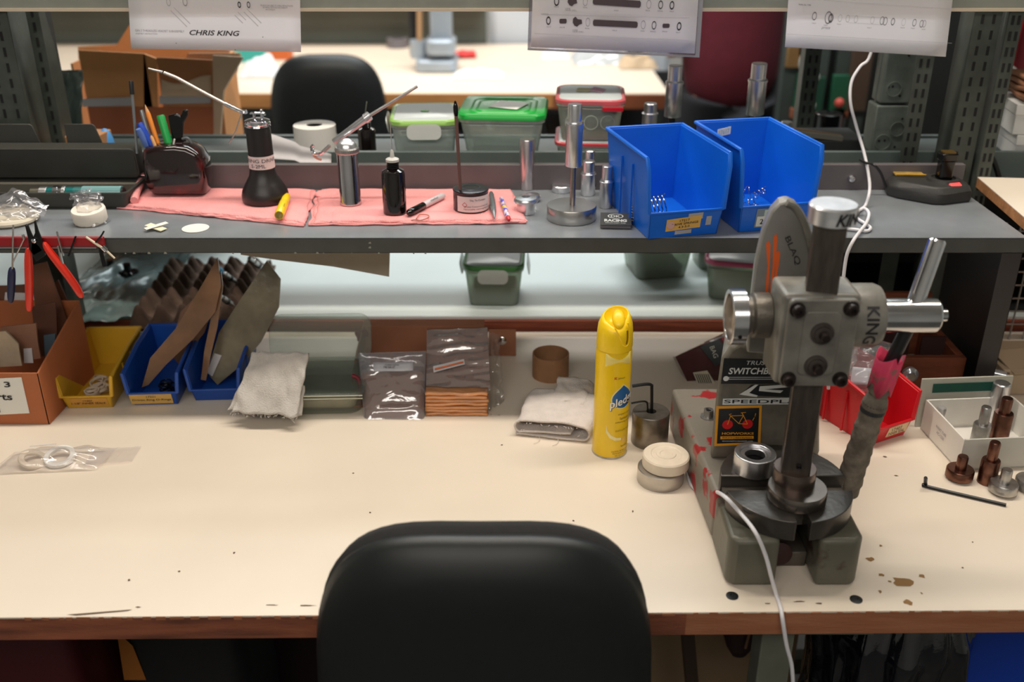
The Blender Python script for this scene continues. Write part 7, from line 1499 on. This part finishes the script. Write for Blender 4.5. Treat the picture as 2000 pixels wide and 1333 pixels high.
# ================================================================ clutter at the right, beyond the post
rk = thing('equipment_rack', 'dim grey-green equipment rack beyond the right-hand sheet', 'rack', (P(1680, 150, 2.9).x, 2.95, 0)); rx_ = rk.location.x
gd = mat('rack_grey', (62, 72, 70), .6, .2, .3, 6); gdk = mat('rack_dark', (30, 34, 34), .7)
xl_ = P(1540, 150, 2.9).x - rx_; xr3 = P(2080, 150, 2.9).x - rx_
B().box(xl_, xr3, .05, .07, 0, 1.6).done('back_panel', gdk, rk)
for px in (1552, 1580, 1612, 1655, 1695): x_ = P(px, 150, 2.9).x - rx_; B().box(x_ - .02, x_ + .02, 0, .04, 0, 1.6).done('upright', gd, rk)
for px, py, w_, h_, c_ in ((1570, 190, .05, .14, (18, 82, 56)), (1640, 188, .05, .12, (18, 82, 56)), (1600, 185, .03, .10, (16, 66, 50)), (1565, 222, .06, .03, (140, 84, 60)), (1640, 222, .05, .03, (140, 84, 60)), (1555, 112, .05, .06, (120, 90, 50)), (1577, 100, .05, .03, (40, 66, 130)), (1680, 150, .06, .20, (74, 58, 46)), (1600, 240, .16, .05, (44, 50, 50))):
    p = P(px, py, 2.93); B().box(p.x - rx_ - w_ / 2, p.x - rx_ + w_ / 2, -.02, .0, p.z - h_ / 2, p.z + h_ / 2).done('rack_module', mat('module_%d_%d' % (px, py), c_, .6), rk, .002)
for px, py in ((1576, 126), (1596, 155), (1577, 158), (1588, 211)): p = P(px, py, 2.90); B().ball((p.x - rx_, -.02, p.z), (.016, .012, .03 if py == 126 else .015)).done('pale_fitting', mat('pale_fitting', (170, 175, 172), .5), rk)
p = P(1645, 205, 2.9); B().ball((p.x - rx_, -.02, p.z), .014).done('red_fitting', mat('red_fitting', (200, 80, 70), .5), rk)
o = thing('black_jar', 'black-lidded jar with a yellow and red label, right of the farther blue bin', 'jar', (P(1617, 240, 2.1).x, 2.1, ZB + .0006)); zt_ = P(1617, 222, 2.1).z - ZB
b = B(); b.lathe([(.026, 0), (.026, zt_ - .03), (.026, zt_ - .028), (0, zt_ - .028)]); b.done('jar_body', mat('jar_amber', (120, 76, 30), .3), o); b = B(); b.lathe([(.029, zt_ - .035), (.029, zt_), (.024, zt_ + .002), (0, zt_ + .002)]); b.done('jar_lid', blackg, o); b = B(); b.box(.0, .016, -.0275, -.0262, zt_ - .085, zt_ - .04); b.done('red_label', mat('jar_red', (180, 30, 36), .5), o)
o = thing('tool_tray', 'dark tray of hand tools behind the farther blue bin', 'tray', (P(1620, 280, 1.84).x, 1.84, ZS + .0006)); B().box(-.06, .05, -.05, .05, 0, .030).done('tray_body', mat('tray_dark', (44, 46, 46), .6), o, .003)
o = thing('pliers', 'grey pliers lying across the dark tool tray behind the blue bins', 'pliers', (P(1610, 275, 1.80).x, 1.80, ZS + .0312)); b = B(); b.bar((-.07, 0, .012), (.03, -.006, .002), .012, .008); b.done('handle', mat('worn_grey', (110, 108, 98), .6), o); b = B(); b.bar((-.06, .02, .012), (.03, .004, .002), .010, .008); b.done('handle', mat('worn_brown', (120, 92, 60), .6), o)
o = thing('grinding_wheel', 'dark round wheel with a bright rim behind the far right post', 'wheel', (P(1935, 190, 2.0).x, 2.0, ZB + .0006)); zc = P(1935, 185, 2.0).z - ZB
b = B(); b.lathe([(.062, 0), (.062, .02), (0, .02)], (0, .0, zc), (0, 1, 0), 48); b.done('wheel_disc', mat('wheel_grey', (70, 84, 82), .5, .2), o); b = B(); b.ring((0, -.002, zc), .060, .064, .024, (0, 1, 0), 48); b.done('bright_rim', alu, o); B().box(-.03, .03, -.02, .05, 0, zc - .05).done('pedestal', dark_steel, o)
o = thing('red_jacket', 'dark red jacket hanging at the far right edge', 'jacket', (P(2075, 60, 2.5).x, 2.5, 0)); q0 = Vector(o.location)
b = B(); b.grid(lambda u, v: Vector(((u - .5) * .36 * (1.1 - .3 * v), .03 * math.sin(u * 14 + v * 2), .55 + .95 * v)), 40, 14); b.done('jacket_body', mat('jacket_red', (98, 14, 24), .8, 0, .15, 8), o, smooth=80, solid=.02)
for s in (-1, 1): b = B(); b.tube([(s * .13, -.03, 1.42), (s * .17, -.04, 1.2), (s * .16, -.05, .95)], .045, 12); b.done('sleeve', mat('jacket_sleeve', (170, 22, 28), .8), o, smooth=60)
# ================================================================ under the bench
o = tag(B().rbox(.42, .26, 0, .66, .03, w1=.46, d1=.30).done('maroon_bin', mat('maroon_bin', (66, 8, 14), .5), bevel=.004, loc=(P(-60, 1290, 1.20).x, 1.24, .0)), 'dark maroon bin under the left end of the bench', 'bin')
o = thing('panel_board', 'grey-brown board leaning diagonally under the bench at the left', 'board', (P(150, 1300, 1.35).x, 1.40, .0)); b = B(); b.prism([(-.25, 0, 0), (.10, 0, 0), (.10, .0, .74), (-.06, 0, .74)], (0, .012, 0)); b.done('board', mat('dim_board', (150, 132, 108), .8, 0, .1, 6), o)
o = thing('black_toolbag', 'black tool bag with an orange lining under the bench', 'bag', (P(395, 1300, 1.28).x, 1.30, .0)); B().rbox(.20, .20, 0, .66, .04).done('bag_body', mat('bag_black', (14, 14, 17), .6, 0, .1, 20, .2, 40), o, .02); b = B(); b.prism([(-.095, -.101, .40), (-.06, -.101, .40), (-.07, -.101, .47), (-.09, -.101, .50)], (0, -.001, 0)); b.done('orange_lining', mat('dull_orange', (150, 90, 30), .7), o); b = B(); b.tube([(-.06, -.10, .60), (-.02, -.13, .66), (.04, -.13, .64), (.08, -.10, .58)], .012, 8); b.done('handle', blackp, o)
b = B(); b.cyl((-.028, -.104, .552), (-.020, -.106, .566), .003); b.done('zip_pull', chrome, o)
o = tag(B().box(-.16, .16, 0, .02, 0, .72).done('dark_board', mat('deep_brown_board', (44, 24, 26), .7), loc=(P(560, 1300, 1.5).x, 1.5, 0)), 'dark brown board under the bench left of the foreground chair', 'board')
o = tag(B().box(-.20, .20, 0, .10, 0, .70).done('beige_carton', mat('beige_carton', (160, 132, 102), .8, 0, .08, 6), bevel=.003, loc=(P(1340, 1300, 1.40).x, 1.40, 0)), 'dim beige carton under the bench right of the foreground chair', 'box')
b = B(); b.bar((0, 0, 0), (-.10, 0, .70), .035, .02); o = tag(b.done('bench_brace', mat('brace_brown', (70, 54, 44), .6), loc=(P(1318, 1333, 1.30).x + .07, 1.30, .01)), 'dark slanting brace under the bench beside the beige carton', 'brace')
o = thing('brown_bag', 'dark brown bag hanging under the bench left of the metal leg', 'bag', (P(1462, 1300, 1.22).x, 1.28, .40)); b = B(); b.ball((0, 0, .16), (.045, .03, .19)); b.done('bag_body', mat('bag_brown', (54, 34, 32), .6), o); b = B(); b.tube([(.0, -.032, .02), (.006, -.034, .12), (-.008, -.033, .22)], .0025, 6); b.done('bag_seam', mat('seam_tan', (120, 88, 66), .7), o)
bagm = mat('bin_liner', (10, 10, 18), .12, 0, 0, 10, 1.0, 28, coat=.6)
o = thing('bin_bag', 'shiny crumpled black bin bag under the right of the bench', 'bag', (P(1712, 1290, 1.14).x, 1.12, .0))
b = B(); 
def bb(u, v):
    a = u * 2 * PI; r = 1 + .16 * noise.noise(Vector((math.cos(a) * 3, math.sin(a) * 3, v * 5))) + .05 * noise.noise(Vector((math.cos(a) * 9, math.sin(a) * 9, v * 14))) ; s = .75 + .25 * math.sin(min(1, v * 1.6) * PI / 2) - .75 * max(0, v - .82) / .18 * .6
    return Vector((.112 * r * s * math.cos(a), .105 * r * s * math.sin(a), .735 * v))
b.grid(bb, 110, 90); b.done('bag_film', bagm, o, smooth=80)
o = tag(B().rbox(.30, .22, .25, .70, .02).done('blue_crate', mat('blue_crate', (20, 66, 180), .4), bevel=.004, loc=(P(1985, 1290, 1.20).x + .06, 1.30, 0)), 'blue plastic crate under the right end of the bench', 'crate')
o.location.z = 0
B().box(-.16, .16, -.12, .12, 0, .25).done('crate_plinth', mat('dim_board', (150, 132, 108)), o)
# dark clutter at the far right between bench and shelf end
o = thing('mesh_organiser', 'dark wire organiser at the right edge beyond the shelf leg', 'organiser', (.80, 1.62, ZT + .001)); b = B()
for i in range(8): b.tube([(-.035, 0, .03 + i * .025), (.20, 0, .03 + i * .025)], .0015, 6, smooth=False)
for i in range(10): b.tube([(-.03 + .025 * i, 0, .0), (-.03 + .025 * i, 0, .22)], .0015, 6, smooth=False)
b.done('wire_mesh', steel, o)
